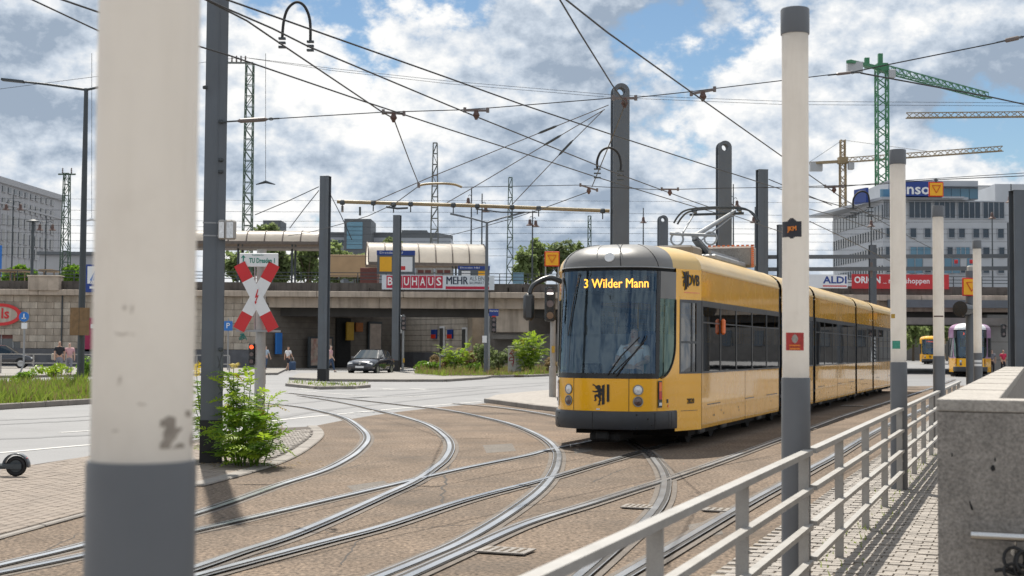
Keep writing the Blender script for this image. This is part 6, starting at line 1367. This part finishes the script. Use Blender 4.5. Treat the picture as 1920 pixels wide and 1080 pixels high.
# ================================================================== e-scooter
q = G(30, 893, .03); sc = thing('scooter', 'grey electric scooter with fat rear wheel at the left edge', 'electric scooter', (q.x, q.y, .03), R(4))
r = .125; wh = obj('wheel', MB().tube([(r*.78*math.cos(k*.2618), 0, r+r*.78*math.sin(k*.2618)) for k in range(24)], .030, 10, closed=True), 'rubber', sc, smooth=70); obj('hub', MB().cyl((0, -.03, r), (0, .03, r), .075, n=20), 'steel_dark', wh, smooth=40)
fe = [[Vector(((r+.03)*math.cos(a), y, r+(r+.03)*math.sin(a))) for a in [R(-5+18*i) for i in range(11)]] for y in (-.055, .055)]
fo = obj('fender', MB().grid(fe).grid([[Vector(((r+.018)*math.cos(a), y, r+(r+.018)*math.sin(a))) for a in [R(-5+18*i) for i in range(11)]] for y in (-.055, .055)]), 'steel_grey', sc, smooth=60); fo.modifiers.new('s', 'SOLIDIFY').thickness = .006
obj('deck', MB().bbox((-.50, 0, r+.0), (1.0, .15, .065), .02), 'steel_dark', sc); obj('fork_plate', MB().box((-.02, -.068, r), (.2, .008, .06)), 'steel_dark', sc); obj('fork_plate', MB().box((-.02, .068, r), (.2, .008, .06)), 'steel_dark', sc)
obj('tail_reflector', MB().box((.125, 0, r+.09), (.012, .06, .03), rot=Matrix.Rotation(.5, 3, 'Y')), 'lens_red', sc)
obj('stem', MB().tube([(-1.0, 0, r), (-1.06, 0, .35), (-1.16, 0, 1.12)], .028, 8).tube([(-1.16, -.24, 1.14), (-1.16, .24, 1.14)], .016, 8), 'steel_dark', sc); fw = obj('wheel', MB().tube([(-1.1+r*.78*math.cos(k*.2618), 0, r+r*.78*math.sin(k*.2618)) for k in range(24)], .030, 10, closed=True), 'rubber', sc, smooth=70); obj('hub', MB().cyl((-1.1, -.03, r), (-1.1, .03, r), .075, n=20), 'steel_dark', fw)
# ================================================================== cars (local frame: nose towards -x)
def car(label, loc, rz, paint, plate):
    t = thing('car', label, 'car', loc, rz)
    st = [(-2.0, .34, .62, .70), (-1.94, .26, .70, .80), (-1.6, .22, .82, .85), (-1.0, .22, .93, .865), (0, .22, .95, .87), (1.0, .22, .97, .865), (1.6, .24, .96, .84), (1.92, .28, .90, .80), (1.98, .38, .8, .74)]
    rows = []
    for x, zb, zt, hw in st:
        half = [(0, zb), (hw*.82, zb), (hw*.98, zb+.10), (hw, zb+.28*(zt-zb)/.7+.05), (hw*.985, zt-.10), (hw*.92, zt-.01), (hw*.5, zt+.03), (0, zt+.04)]
        rows.append([Vector((x, y, z)) for y, z in half]+[Vector((x, -y, z)) for y, z in half[::-1][1:-1]])
    b = MB().grid(rows, closed=True); n = len(rows[0]); b.f.append(tuple(range(n))); b.m.append(0); o = (len(rows)-1)*n; b.f.append(tuple(o+i for i in range(n))); b.m.append(0)
    obj('body', b, paint, t, smooth=50, fix=True)
    cab = [(-1.0, .955, .74), (-.28, 1.43, .56), (.35, 1.475, .57), (1.25, 1.40, .56), (1.78, .97, .72)]
    b = MB(); rows = [[Vector((x, -hw, z)), Vector((x, -hw*.6, z+.03)), Vector((x, hw*.6, z+.03)), Vector((x, hw, z))] for x, z, hw in cab]
    b.grid(rows[1:4]); 
    obj('roof', b, paint, t, smooth=50)
    obj('windscreen', MB().grid(rows[0:2]), 'car_glass', t, smooth=60); obj('rear_window', MB().grid(rows[3:5]), 'car_glass', t, smooth=60)
    for s in (-1, 1):
        base = [Vector((-1.0, s*.74, .955)), Vector((.35, s*.79, .965)), Vector((1.25, s*.78, .97)), Vector((1.78, s*.72, .97))]; topp = [Vector((x, s*hw, z)) for x, z, hw in cab[1:4]]
        obj('side_window', MB().add([base[0], base[1], base[2], base[3], topp[2], topp[1], topp[0]], [(0, 1, 5, 6), (1, 2, 4, 5), (2, 3, 4)]), 'car_glass', t)
        obj('window_pillar', MB().bar(base[1], topp[1], .07, .05, up=(0, s, 0)).bar(base[0], topp[0], .05, .05, up=(0, s, 0)).bar(base[2], topp[2], .12, .05, up=(0, s, 0)), paint, t)
        obj('mirror', MB().bbox((-.72, s*.90, 1.0), (.14, .2, .13), .04), paint, t)
        obj('headlight', MB().bbox((-1.90, s*.60, .64), (.16, .34, .15), .04), 'lamp_glass', t); obj('tail_light', MB().bbox((1.93, s*.64, .80), (.1, .22, .2), .03), 'lens_red', t)
        for x in (-1.27, 1.22):
            w = obj('wheel', MB().tube([(x+.235*math.cos(k*.3142), s*.80, .31+.235*math.sin(k*.3142)) for k in range(20)], .085, 8, closed=True), 'rubber', t, smooth=70); obj('rim', MB().cyl((x, s*.84, .31), (x, s*.875, .31), .2, n=20), 'hub', w); obj('wheel_arch', MB().cyl((x, s*.70, .34), (x, s*.868, .34), .345, n=22), 'under', t)
    obj('grille', MB().bbox((-1.985, 0, .60), (.05, .8, .10), .02).bbox((-1.985, 0, .38), (.05, 1.1, .14), .03), 'tram_black', t); pl_ = obj('number_plate', MB().box((-2.015, 0, .47), (.015, .52, .11)), 'sign_white', t); obj('badge', MB().cyl((-2.0, 0, .66), (-2.02, 0, .66), .06, n=16), 'hub', t)
    return t
q = P(696, 700, 83); car('dark navy hatchback facing the road in front of the underpass', (q.x+.0, q.y, -.0), R(76), 'car_navy', 'DD')
q = P(2, 690, 90); car('dark car parked at far left before the stone wall', (q.x, q.y, .12), R(180+14), 'car_navy', 'DD')
# ================================================================== people
def skin_mesh(name, joints, edges, m, parent, root=0, sub=1, smooth=True):
    me = bpy.data.meshes.new(name); me.from_pydata([tuple(j[0]) for j in joints], edges, []); me.materials.append(MATS[m])
    o = bpy.data.objects.new(name, me); COL.objects.link(o); o.parent = parent
    sk = o.modifiers.new('skin', 'SKIN'); sk.use_smooth_shade = True; sd_ = me.skin_vertices[0].data
    for i, j in enumerate(joints):
        r = j[1]; sd_[i].radius = (r, r) if isinstance(r, (int, float)) else r; sd_[i].use_root = (i == root)
    s = o.modifiers.new('sub', 'SUBSURF'); s.levels = sub; s.render_levels = sub
    return o
def person(label, loc, rz, h, top, legs, hair='hair', skin='skin', step=.22, arms=(.25, -.2), shorts=False, bag=None, sleeve=True, group=None):
    t = thing('person', label, 'person', loc, rz, group); k = h/1.75
    V = lambda x, y, z: Vector((x*k, y*k, z*k))
    J = [(V(0, 0, .95), (.15*k, .11*k)), (V(0, 0, 1.15), (.135*k, .10*k)), (V(0, -.01, 1.36), (.165*k, .10*k)), (V(0, 0, 1.47), (.06*k, .06*k)), (V(0, -.01, 1.55), .062*k), (V(0, -.015, 1.64), (.080*k, .095*k)), (V(0, -.01, 1.72), (.06*k, .07*k))]
    E = [(0, 1), (1, 2), (2, 3), (3, 4), (4, 5), (5, 6)]
    arm_j, leg_j = {}, {}
    for s in (-1, 1):
        a = arms[0 if s < 0 else 1]; i = len(J)
        arm_j[s] = [V(s*.19, 0, 1.40), V(s*.235, -a*.35, 1.14), V(s*.24, -a*.8-.05, .92), V(s*.235, -a*.95-.08, .83)]
        J += [(arm_j[s][0], .062*k), (arm_j[s][1], .046*k), (arm_j[s][2], .036*k), (arm_j[s][3], (.028*k, .045*k))]; E += [(2, i), (i, i+1), (i+1, i+2), (i+2, i+3)]
        for f in range(4):                                   # fingers and thumb
            J.append((arm_j[s][3]+V(s*(-.018+.012*f) if f < 3 else -s*.035, -.02, -.075 if f < 3 else -.03), .009*k)); E.append((i+3, len(J)-1))
        st = step*s; i = len(J); leg_j[s] = [V(s*.09, 0, .90), V(s*.10, -st*.5-.02, .50), V(s*.10, -st+(.10 if st < 0 else .0), .09), V(s*.10, -st-.13+(.10 if st < 0 else .0), .035)]
        J += [(leg_j[s][0], .088*k), (leg_j[s][1], .058*k), (leg_j[s][2], .042*k), (leg_j[s][3], (.04*k, .03*k))]; E += [(0, i), (i, i+1), (i+1, i+2), (i+2, i+3)]
    skin_mesh('body', J, E, skin, t)
    sj = [(V(0, 0, .92), (.165*k, .125*k)), (V(0, 0, 1.15), (.152*k, .118*k)), (V(0, -.01, 1.36), (.18*k, .118*k)), (V(0, 0, 1.45), (.085*k, .08*k))]; se = [(0, 1), (1, 2), (2, 3)]
    for s in (-1, 1):
        i = len(sj); sj += [(arm_j[s][0], .076*k), (arm_j[s][0].lerp(arm_j[s][1], .75), .062*k)]; se += [(2, i), (i, i+1)]
    skin_mesh('shirt', sj, se, top, t)
    lj = [(V(0, 0, .97), (.16*k, .122*k)), (V(0, 0, .88), (.155*k, .12*k))]; le = [(0, 1)]
    for s in (-1, 1):
        i = len(lj); lj += [(leg_j[s][0].lerp(leg_j[s][1], .25), .092*k), (leg_j[s][1], .072*k)]; le += [(1, i), (i, i+1)]
        if not shorts: lj.append((leg_j[s][2]+V(0, 0, .03), .06*k)); le.append((i+1, i+2))
    skin_mesh('trousers' if not shorts else 'shorts', lj, le, legs, t)
    for s in (-1, 1): skin_mesh('shoe', [(leg_j[s][2]+V(0, .03, -.04), (.05*k, .045*k)), (leg_j[s][3]+V(0, -.03, .005), (.05*k, .035*k))], [(0, 1)], 'shoe', t)
    skin_mesh('hair', [(V(0, .025, 1.655), (.088*k, .092*k)), (V(0, .0, 1.735), (.075*k, .082*k))], [(0, 1)], hair, t)
    eyes = MB()
    for s in (-1, 1): eyes.bbox(V(s*.032, -.108, 1.645), (.022*k, .012*k, .011*k), .004)
    obj('eyes', eyes, 'text_dark', t); obj('mouth', MB().bbox(V(0, -.098, 1.575), (.045*k, .012*k, .010*k), .004), 'lens_red', t)
    if bag: obj('bag', MB().bbox(V(*bag), (.24*k, .13*k, .34*k), .04), 'bag', t)
    return t
def ground_at(px, Y, z): q = P(px, 690, Y); return (q.x, Y, z)
person('person in pale blue shirt beside the crossing sign post', ground_at(498, 92, .05), R(160), 1.62, 'shirt_blue', 'jeans', 'hair_grey', 'skin_pale')
person('person in white top and dark shorts pulling a bag by underpass', ground_at(540, 90, .05), R(150), 1.60, 'shirt_white', 'shorts_dark', 'hair', 'skin', shorts=True)
person('person in pink shirt and jeans right of flat-topped median column', ground_at(620, 86, .05), R(80), 1.66, 'shirt_pink', 'jeans', 'hair_grey', 'skin_pale')
person('person in black shirt with pale shoulder bag at far left', ground_at(111, 69, .12), R(20), 1.72, 'shirt_black', 'trousers_grey', 'hair', 'skin', bag=(-.27, .05, .95), shorts=True)
person('person in pale pink top and grey trousers beside black-shirted walker', ground_at(130, 69.5, .12), R(10), 1.66, 'shirt_pink', 'trousers_grey', 'hair', 'skin_pale')
person('person in red shirt waiting at the far right platform', ground_at(1881, 96, .0), R(10), 1.75, 'shirt_red', 'shorts_dark', 'hair', 'skin', step=.05)
person('person in grey shirt waiting beside the red-shirted person', ground_at(1860, 96, .0), R(-20), 1.75, 'trousers_grey', 'shorts_dark', 'hair', 'skin_pale', step=.05)
q = P(560, 698, 90); t = thing('suitcase', 'small dark blue suitcase beside the person in white top', 'suitcase', (q.x-.35, 89.6, .06)); obj('case', MB().bbox((0, 0, .33), (.42, .26, .56), .05), 'jeans', t); obj('handle', MB().tube([(-.1, 0, .6), (-.1, 0, .85), (.1, 0, .85), (.1, 0, .6)], .015, 6), 'galv', t)
# the driver, seated behind the windscreen
dv = thing('person', 'person in white shirt seated at the tram controls', 'person', tuple(C0+tn*.16+td*1.50+Vector((0, 0, 1.19))), -math.atan2(td.x, td.y))
V = lambda x, y, z: Vector((x, y, z))
dj = [(V(0, .05, .02), (.16, .12)), (V(0, .06, .22), (.14, .11)), (V(0, .02, .44), (.17, .11)), (V(0, 0, .56), .058), (V(0, -.01, .64), .062), (V(0, -.015, .72), (.078, .094)), (V(0, -.01, .80), (.06, .07))]; de = [(0, 1), (1, 2), (2, 3), (3, 4), (4, 5), (5, 6)]
for s in (-1, 1):
    i = len(dj); dj += [(V(s*.20, 0, .47), .062), (V(s*.27, -.14, .25), .047), (V(s*.20, -.42, .20), .036), (V(s*.19, -.49, .19), (.04, .028))]; de += [(2, i), (i, i+1), (i+1, i+2), (i+2, i+3)]
    for f in range(5): dj.append((V(s*(.16+.018*f), -.56 if f not in (0, 4) else -.54, .17), .009)); de.append((i+3, len(dj)-1))
    i = len(dj); dj += [(V(s*.10, -.06, .02), .085), (V(s*.12, -.45, .06), .065), (V(s*.12, -.50, -.30), .05), (V(s*.12, -.60, -.33), .04)]; de += [(0, i), (i, i+1), (i+1, i+2), (i+2, i+3)]
skin_mesh('body', dj, de, 'skin_pale', dv)
sj = [(V(0, .05, .0), (.175, .135)), (V(0, .06, .22), (.158, .128)), (V(0, .02, .44), (.188, .128)), (V(0, 0, .535), (.085, .08))]; se = [(0, 1), (1, 2), (2, 3)]
for s in (-1, 1): i = len(sj); sj += [(V(s*.20, 0, .47), .078), (V(s*.255, -.11, .29), .066)]; se += [(2, i), (i, i+1)]
skin_mesh('shirt', sj, se, 'shirt_white', dv); skin_mesh('hair', [(V(0, .025, .735), (.087, .09)), (V(0, .005, .805), (.072, .08))], [(0, 1)], 'hair_grey', dv)
tj = [(V(0, .05, .06), (.168, .13)), (V(0, .03, .0), (.16, .12))]; te = [(0, 1)]
for s in (-1, 1): i = len(tj); tj += [(V(s*.105, -.08, .03), .098), (V(s*.12, -.44, .065), .078), (V(s*.12, -.49, -.26), .062)]; te += [(1, i), (i, i+1), (i+1, i+2)]
skin_mesh('trousers', tj, te, 'jeans', dv)
eb = MB()
for s in (-1, 1): eb.bbox(V(s*.03, -.11, .73), (.024, .012, .011), .004)
obj('eyes', eb, 'text_dark', dv); obj('nose', MB().bbox(V(0, -.115, .70), (.026, .035, .05), .01), 'skin_pale', dv); obj('mouth', MB().bbox(V(0, -.103, .655), (.045, .012, .01), .004), 'lens_red', dv)
# ================================================================== plants
def leaf_frond(name, m, n=8, L_=.5, lw=.050, ll=.135, droop=.35, seed=0):
    rd = random.Random(seed); b = MB(); pts = [Vector((L_*u, 0, .10*L_*math.sin(u*2.2)-droop*L_*u*u)) for u in [i/n for i in range(n+1)]]
    b.tube(pts, [.004*(1-.7*i/n) for i in range(n+1)], 3)
    for i in range(1, n+1):
        sc_ = math.sin(math.pi*(.18+.74*i/n))**.7
        for s in ((-1, 1) if i < n else (0,)):
            a = rd.uniform(.9, 1.25)*s; d = Vector((math.cos(a), math.sin(a), rd.uniform(-.35, .15))).normalized(); q = d.cross(Vector((0, 0, 1))).normalized(); up_ = Vector((0, 0, rd.uniform(.0, .012)))
            p = pts[i]; l_ = ll*sc_*rd.uniform(.85, 1.15); w = lw*sc_
            b.add([p, p+d*l_*.35+q*w*.5+up_, p+d*l_*.7+q*w*.36+up_*.5, p+d*l_-Vector((0, 0, .012)), p+d*l_*.7-q*w*.36+up_*.5, p+d*l_*.35-q*w*.5+up_, p+d*l_*.5], [(0, 1, 6), (1, 2, 6), (2, 3, 6), (3, 4, 6), (4, 5, 6), (5, 0, 6)])
    return b.mesh(name, m)
FR = {m: [leaf_frond('frond', m, n=nn, L_=ln, droop=dr, seed=k) for k, (nn, ln, dr) in enumerate(((9, .46, .35), (8, .38, .5), (10, .54, .25), (7, .30, .45)))] for m in ('leaf', 'leaf_bright', 'leaf_yellow')}
def weed_plant(label, base, stems, nf, scale=1.0, yellow=(), cat='plant', bright=.35):
    t = thing('weed_plant', label, cat, tuple(base)); cnt = 0
    for si, (bx_, by_, tip, curve) in enumerate(stems):
        b_ = Vector((bx_, by_, 0)); tp = Vector(tip); md = b_.lerp(tp, .5)+Vector(curve); path = crom([b_, md, tp], 7); k = len(path)
        obj('stem', MB().tube(path, [.011*(1-.75*i/k)*scale+.002 for i in range(k)], 5), 'leaf', t)
        L_ = sum((path[i+1]-path[i]).length for i in range(k-1)); n = max(3, int(nf*L_/1.3)); a0 = random.uniform(0, 6.28)
        for j in range(n):
            u = .10+.90*(j+.5)/n; i = min(k-2, int(u*(k-1))); p = path[i].lerp(path[i+1], u*(k-1)-i); a0 += 2.4; m = 'leaf_yellow' if (si in yellow and u > .82) or random.random() < .012 else ('leaf_bright' if random.random() < bright*u*1.4 else 'leaf')
            s_ = scale*(1.05-.55*abs(u-.45))*random.uniform(.75, 1.15); o = inst('frond', random.choice(FR[m]), t, tuple(p), (random.uniform(-.5, .5), random.uniform(-.75, .15)-(.5 if u > .9 else 0), a0)); o.scale = (s_, s_, s_); cnt += 1
    return t, cnt
def px_tip(base, px, py, Y): return tuple(P(px, py, Y)-Vector(base))
wb_ = G(440, 872, .02); wb_ = (wb_.x, 19.3, .02); stems = []
for px, py, Y in ((438, 690, 19.2), (429, 706, 19.1), (446, 712, 19.3), (458, 726, 19.2), (470, 722, 19.3), (371, 735, 19.9), (440, 740, 19.3), (455, 755, 18.9), (470, 745, 19.6), (482, 732, 19.4), (497, 748, 19.2), (505, 752, 19.0), (492, 785, 18.8), (450, 775, 19.7), (425, 762, 19.15), (478, 770, 18.7), (505, 805, 18.9), (520, 792, 19.2), (508, 838, 18.6), (500, 830, 18.4), (412, 800, 18.85), (392, 815, 18.9), (430, 820, 18.6), (460, 815, 18.5), (369, 705, 19.9), (372, 790, 19.8), (366, 765, 20), (485, 850, 18.4), (445, 845, 18.4)):
    tp = px_tip(wb_, px, py, Y); bx_ = tp[0]*.55+random.uniform(-.08, .08); stems.append((bx_, tp[1]*.6+random.uniform(-.1, .1), tp, (random.uniform(-.06, .06), random.uniform(-.05, .05), .10)))
t, c_ = weed_plant('tall leafy green weed with yellow tips around the big near column', wb_, stems, 10.5, .82, yellow=(0, 24, 17), bright=1.1); print('fronds', c_)
fol = MB()
import itertools
for k in range(170):
    st_ = random.choice(stems); u = random.uniform(.05, .95); b_ = Vector((st_[0], st_[1], 0)); tp = Vector(st_[2]); p = b_.lerp(tp, u)+Vector((0, 0, .4*u*(1-u)))+Vector((random.gauss(0, .05), random.gauss(0, .05), 0)); me = random.choice(FR['leaf']); s_ = random.uniform(.5, .85)
    M = Matrix.Translation(p) @ Matrix.Rotation(random.uniform(0, 6.28), 4, 'Z') @ Matrix.Rotation(random.uniform(-.9, .3), 4, 'Y') @ Matrix.Scale(s_, 4)
    fol.add([M @ v_.co for v_ in me.vertices], [tuple(f.vertices) for f in me.polygons])
obj('foliage', fol, 'leaf', t, kind='stuff')
dry = MB()
for k in range(120):
    a = random.uniform(0, 6.28); q = Vector((random.gauss(.15, .55), random.gauss(-.25, .25), .012)); dry.add([q, q+Vector((.05*math.cos(a), .05*math.sin(a), .008)), q+Vector((.03*math.cos(a+.6), .03*math.sin(a+.6), .012))], [(0, 1, 2)])
obj('fallen_leaves', dry, 'dry_grass', t, kind='stuff')
q = P(993, 703, 83.5); st2 = []
for k in range(15):
    a = random.uniform(-1, 1); st2.append((a*.25, random.uniform(-.2, .2), (a*1.15, random.uniform(-.6, .4), 2.35-.9*abs(a)*random.uniform(.6, 1.2)), (0, 0, .15)))
weed_plant('bright green feathery bush right of the street cabinet', (q.x, 83.5, .12), st2, 9, 1.45, bright=1.2, cat='bush')
q = P(852, 703, 84); st3 = [(random.uniform(-.3, .3), random.uniform(-.2, .2), (random.uniform(-.9, .9), random.uniform(-.4, .4), random.uniform(.9, 1.85)), (0, 0, .1)) for k in range(13)]
weed_plant('bright green shrub beside the bent rail in planted bed', (q.x, 84, .12), st3, 9, 1.25, bright=.9, cat='bush')
def crown_mesh(c, rad, n, s, seed=0, clumps=9, flat=.9):
    rd = random.Random(seed); b = MB(); c = Vector(c); rad = Vector(rad); cl_ = []
    for k in range(clumps):
        d = Vector((rd.gauss(0, 1), rd.gauss(0, 1), rd.gauss(.15, .9))).normalized()*rd.uniform(.25, .85); cl_.append((Vector((d.x*rad.x, d.y*rad.y, d.z*rad.z)), rd.uniform(.28, .55)))
    for k in range(n):
        o, rr = rd.choice(cl_); d = Vector((rd.gauss(0, 1), rd.gauss(0, 1), rd.gauss(0, 1))).normalized()*rr*rd.uniform(.55, 1.08); p = c+o+Vector((d.x*rad.x, d.y*rad.y, d.z*rad.z*flat))
        nrm = (d+Vector((rd.gauss(0, .5), rd.gauss(0, .5), rd.gauss(.3, .5)))).normalized(); e = nrm.cross(Vector((rd.random()-.5, rd.random()-.5, rd.random()-.5))).normalized(); f = nrm.cross(e); w = s*rd.uniform(.6, 1.3)
        b.add([p-e*w, p-f*w*.55+nrm*w*.12, p+e*w, p+f*w*.55+nrm*w*.12], [(0, 1, 2, 3)])
    return b
def tree(label, loc, h, rad, m, n=1600, s=.28, clumps=12, seed=0, trunk=True, cat='tree', group=None, name='tree'):
    t = thing(name, label, cat, loc, 0, group); cz = h-rad[2]*.95
    if trunk:
        tr = MB().tube([(0, 0, 0), (.05, 0, cz*.5), (0, .05, cz)], [.22, .17, .08], 7)
        for k in range(5): a = k*1.3; tr.tube([(0, 0, cz*.6), (rad[0]*.35*math.cos(a), rad[1]*.35*math.sin(a), cz), (rad[0]*.6*math.cos(a), rad[1]*.6*math.sin(a), cz+rad[2]*.4)], [.08, .05, .02], 5)
        obj('trunk', tr, 'bark', t)
    else: obj('stem', MB().tube([(0, 0, 0), (0, 0, cz)], [.05, .03], 5), 'bark', t)
    obj('crown', crown_mesh((0, 0, cz), rad, n, s, seed, clumps), m, t); return t
def tr_px(label, px, ytop, ybot, Y, wpx, m, base=0, seed=0, n=1500, s=.4):
    z1 = P(px, ytop, Y).z; q = P(px, 600, Y); zr = (z1-P(px, ybot, Y).z)/2*1.05; w = wpx*Y/FPX/2
    tree(label, (q.x, Y, base), z1-base, (w, w, zr), m, n=n, s=s, clumps=14, seed=seed, group='leafy trees beyond the railway platforms')
for i, a in enumerate((('leafy tree right of the round lattice mast and canopy', 985, 462, 540, 175, 50, 'leaf_far'), ('tall leafy tree behind twin bell platform lamp', 1008, 442, 545, 180, 56, 'leaf_far'), ('leafy tree behind the yellow triangle tram signal', 1050, 444, 545, 178, 56, 'leaf_dark'), ('leafy tree half hidden by the tram dome', 1088, 456, 545, 182, 44, 'leaf_far'),
      ('autumn-tinted tree left of glazed stair tower roof', 735, 440, 490, 190, 56, 'leaf_dark'), ('green tree top above the left platform roof', 498, 414, 470, 205, 56, 'leaf_far'), ('green tree under the left platform roof', 450, 462, 540, 150, 70, 'leaf_far'), ('green tree right of the green lattice mast foot', 520, 460, 540, 150, 70, 'leaf_dark'), ('green tree between platform roof and square column', 575, 458, 540, 152, 60, 'leaf_far'), ('green tree right of the flat-topped median column', 630, 455, 540, 158, 60, 'leaf_far'), ('leafy tree behind wooden hoarding', 668, 472, 535, 160, 50, 'leaf_dark'),
      ('green tree behind kiosk roofs at far left', 30, 497, 540, 150, 60, 'leaf'), ('green tree left of nearest light column on platform', 140, 500, 540, 150, 60, 'leaf'))): tr_px(*a, seed=i+3)
for i, (px, Y, w, h, m) in enumerate(((1560, 190, 120, 7, 'leaf_dark'), (1640, 200, 110, 6.5, 'leaf_far'), (1712, 215, 60, 8, 'leaf_far'), (1765, 220, 60, 7, 'leaf_dark'), (1840, 205, 90, 6.5, 'leaf_dark'))):
    q = P(px, 660, Y); tree(('first', 'second', 'third', 'fourth', 'fifth')[i]+' tree from the left seen under the viaduct behind trams', (q.x, Y, 0), h, (w*Y/FPX/2, 3, h*.42), m, n=900, s=.45, seed=40+i, group='trees seen under the viaduct')
for i, (px, Y, w, h, m, lab) in enumerate(((795, 85, 60, .75, 'leaf', 'low green shrub at left end of planted bed'), (880, 86, 44, 1.5, 'dry_grass', 'dry brown shrub right of bright shrub in bed'), (905, 85, 52, 1.75, 'leaf_dark', 'dark round shrub left of traffic light in bed'), (935, 86.5, 60, 1.5, 'leaf_dark', 'dark shrub left of the street cabinet'), (885, 83.5, 50, .7, 'leaf', 'low shrub in front of the dark round shrub'), (825, 86.5, 50, 1.1, 'dry_grass', 'dry shrub behind the bent rail'), (1035, 84.5, 36, .9, 'dry_grass', 'dry grass clump left of the tram signal post'))):
    q = P(px, 700, Y); tree(lab, (q.x, Y, .12), h, (w*Y/FPX/2, .7, h*.52), m, n=700, s=.11, clumps=9, seed=60+i, trunk=False, cat='shrub', group='shrubs in the planted bed', name='shrub')
for i, (px, Y, w, h, m, lab) in enumerate(((100, 58, 70, .75, 'leaf_bright', 'bright weedy shrub left of dark street lamp'), (160, 56, 44, .95, 'leaf', 'weedy shrub at the foot of dark street lamp'), (40, 57, 60, .45, 'leaf', 'low weedy shrub at left end of grass median'))):
    q = P(px, 720, Y); tree(lab, (q.x, Y, .13), h, (w*Y/FPX/2, .5, h*.5), m, n=600, s=.07, clumps=9, seed=80+i, trunk=False, cat='shrub', group='weedy shrubs on the grass median', name='shrub')
q = P(1715, 640, 190); t = thing('far_block', 'pale street block seen under the viaduct behind trams', 'building', (q.x-5, 235, 0)); obj('wall', MB().box((0, 0, 6), (60, 12, 12)), 'bridge_grey', t)
for k in range(12): obj('window', MB().box((-27+5*k, -6.05, 4.2), (2.2, .2, 2.0)), 'office_glass', t)
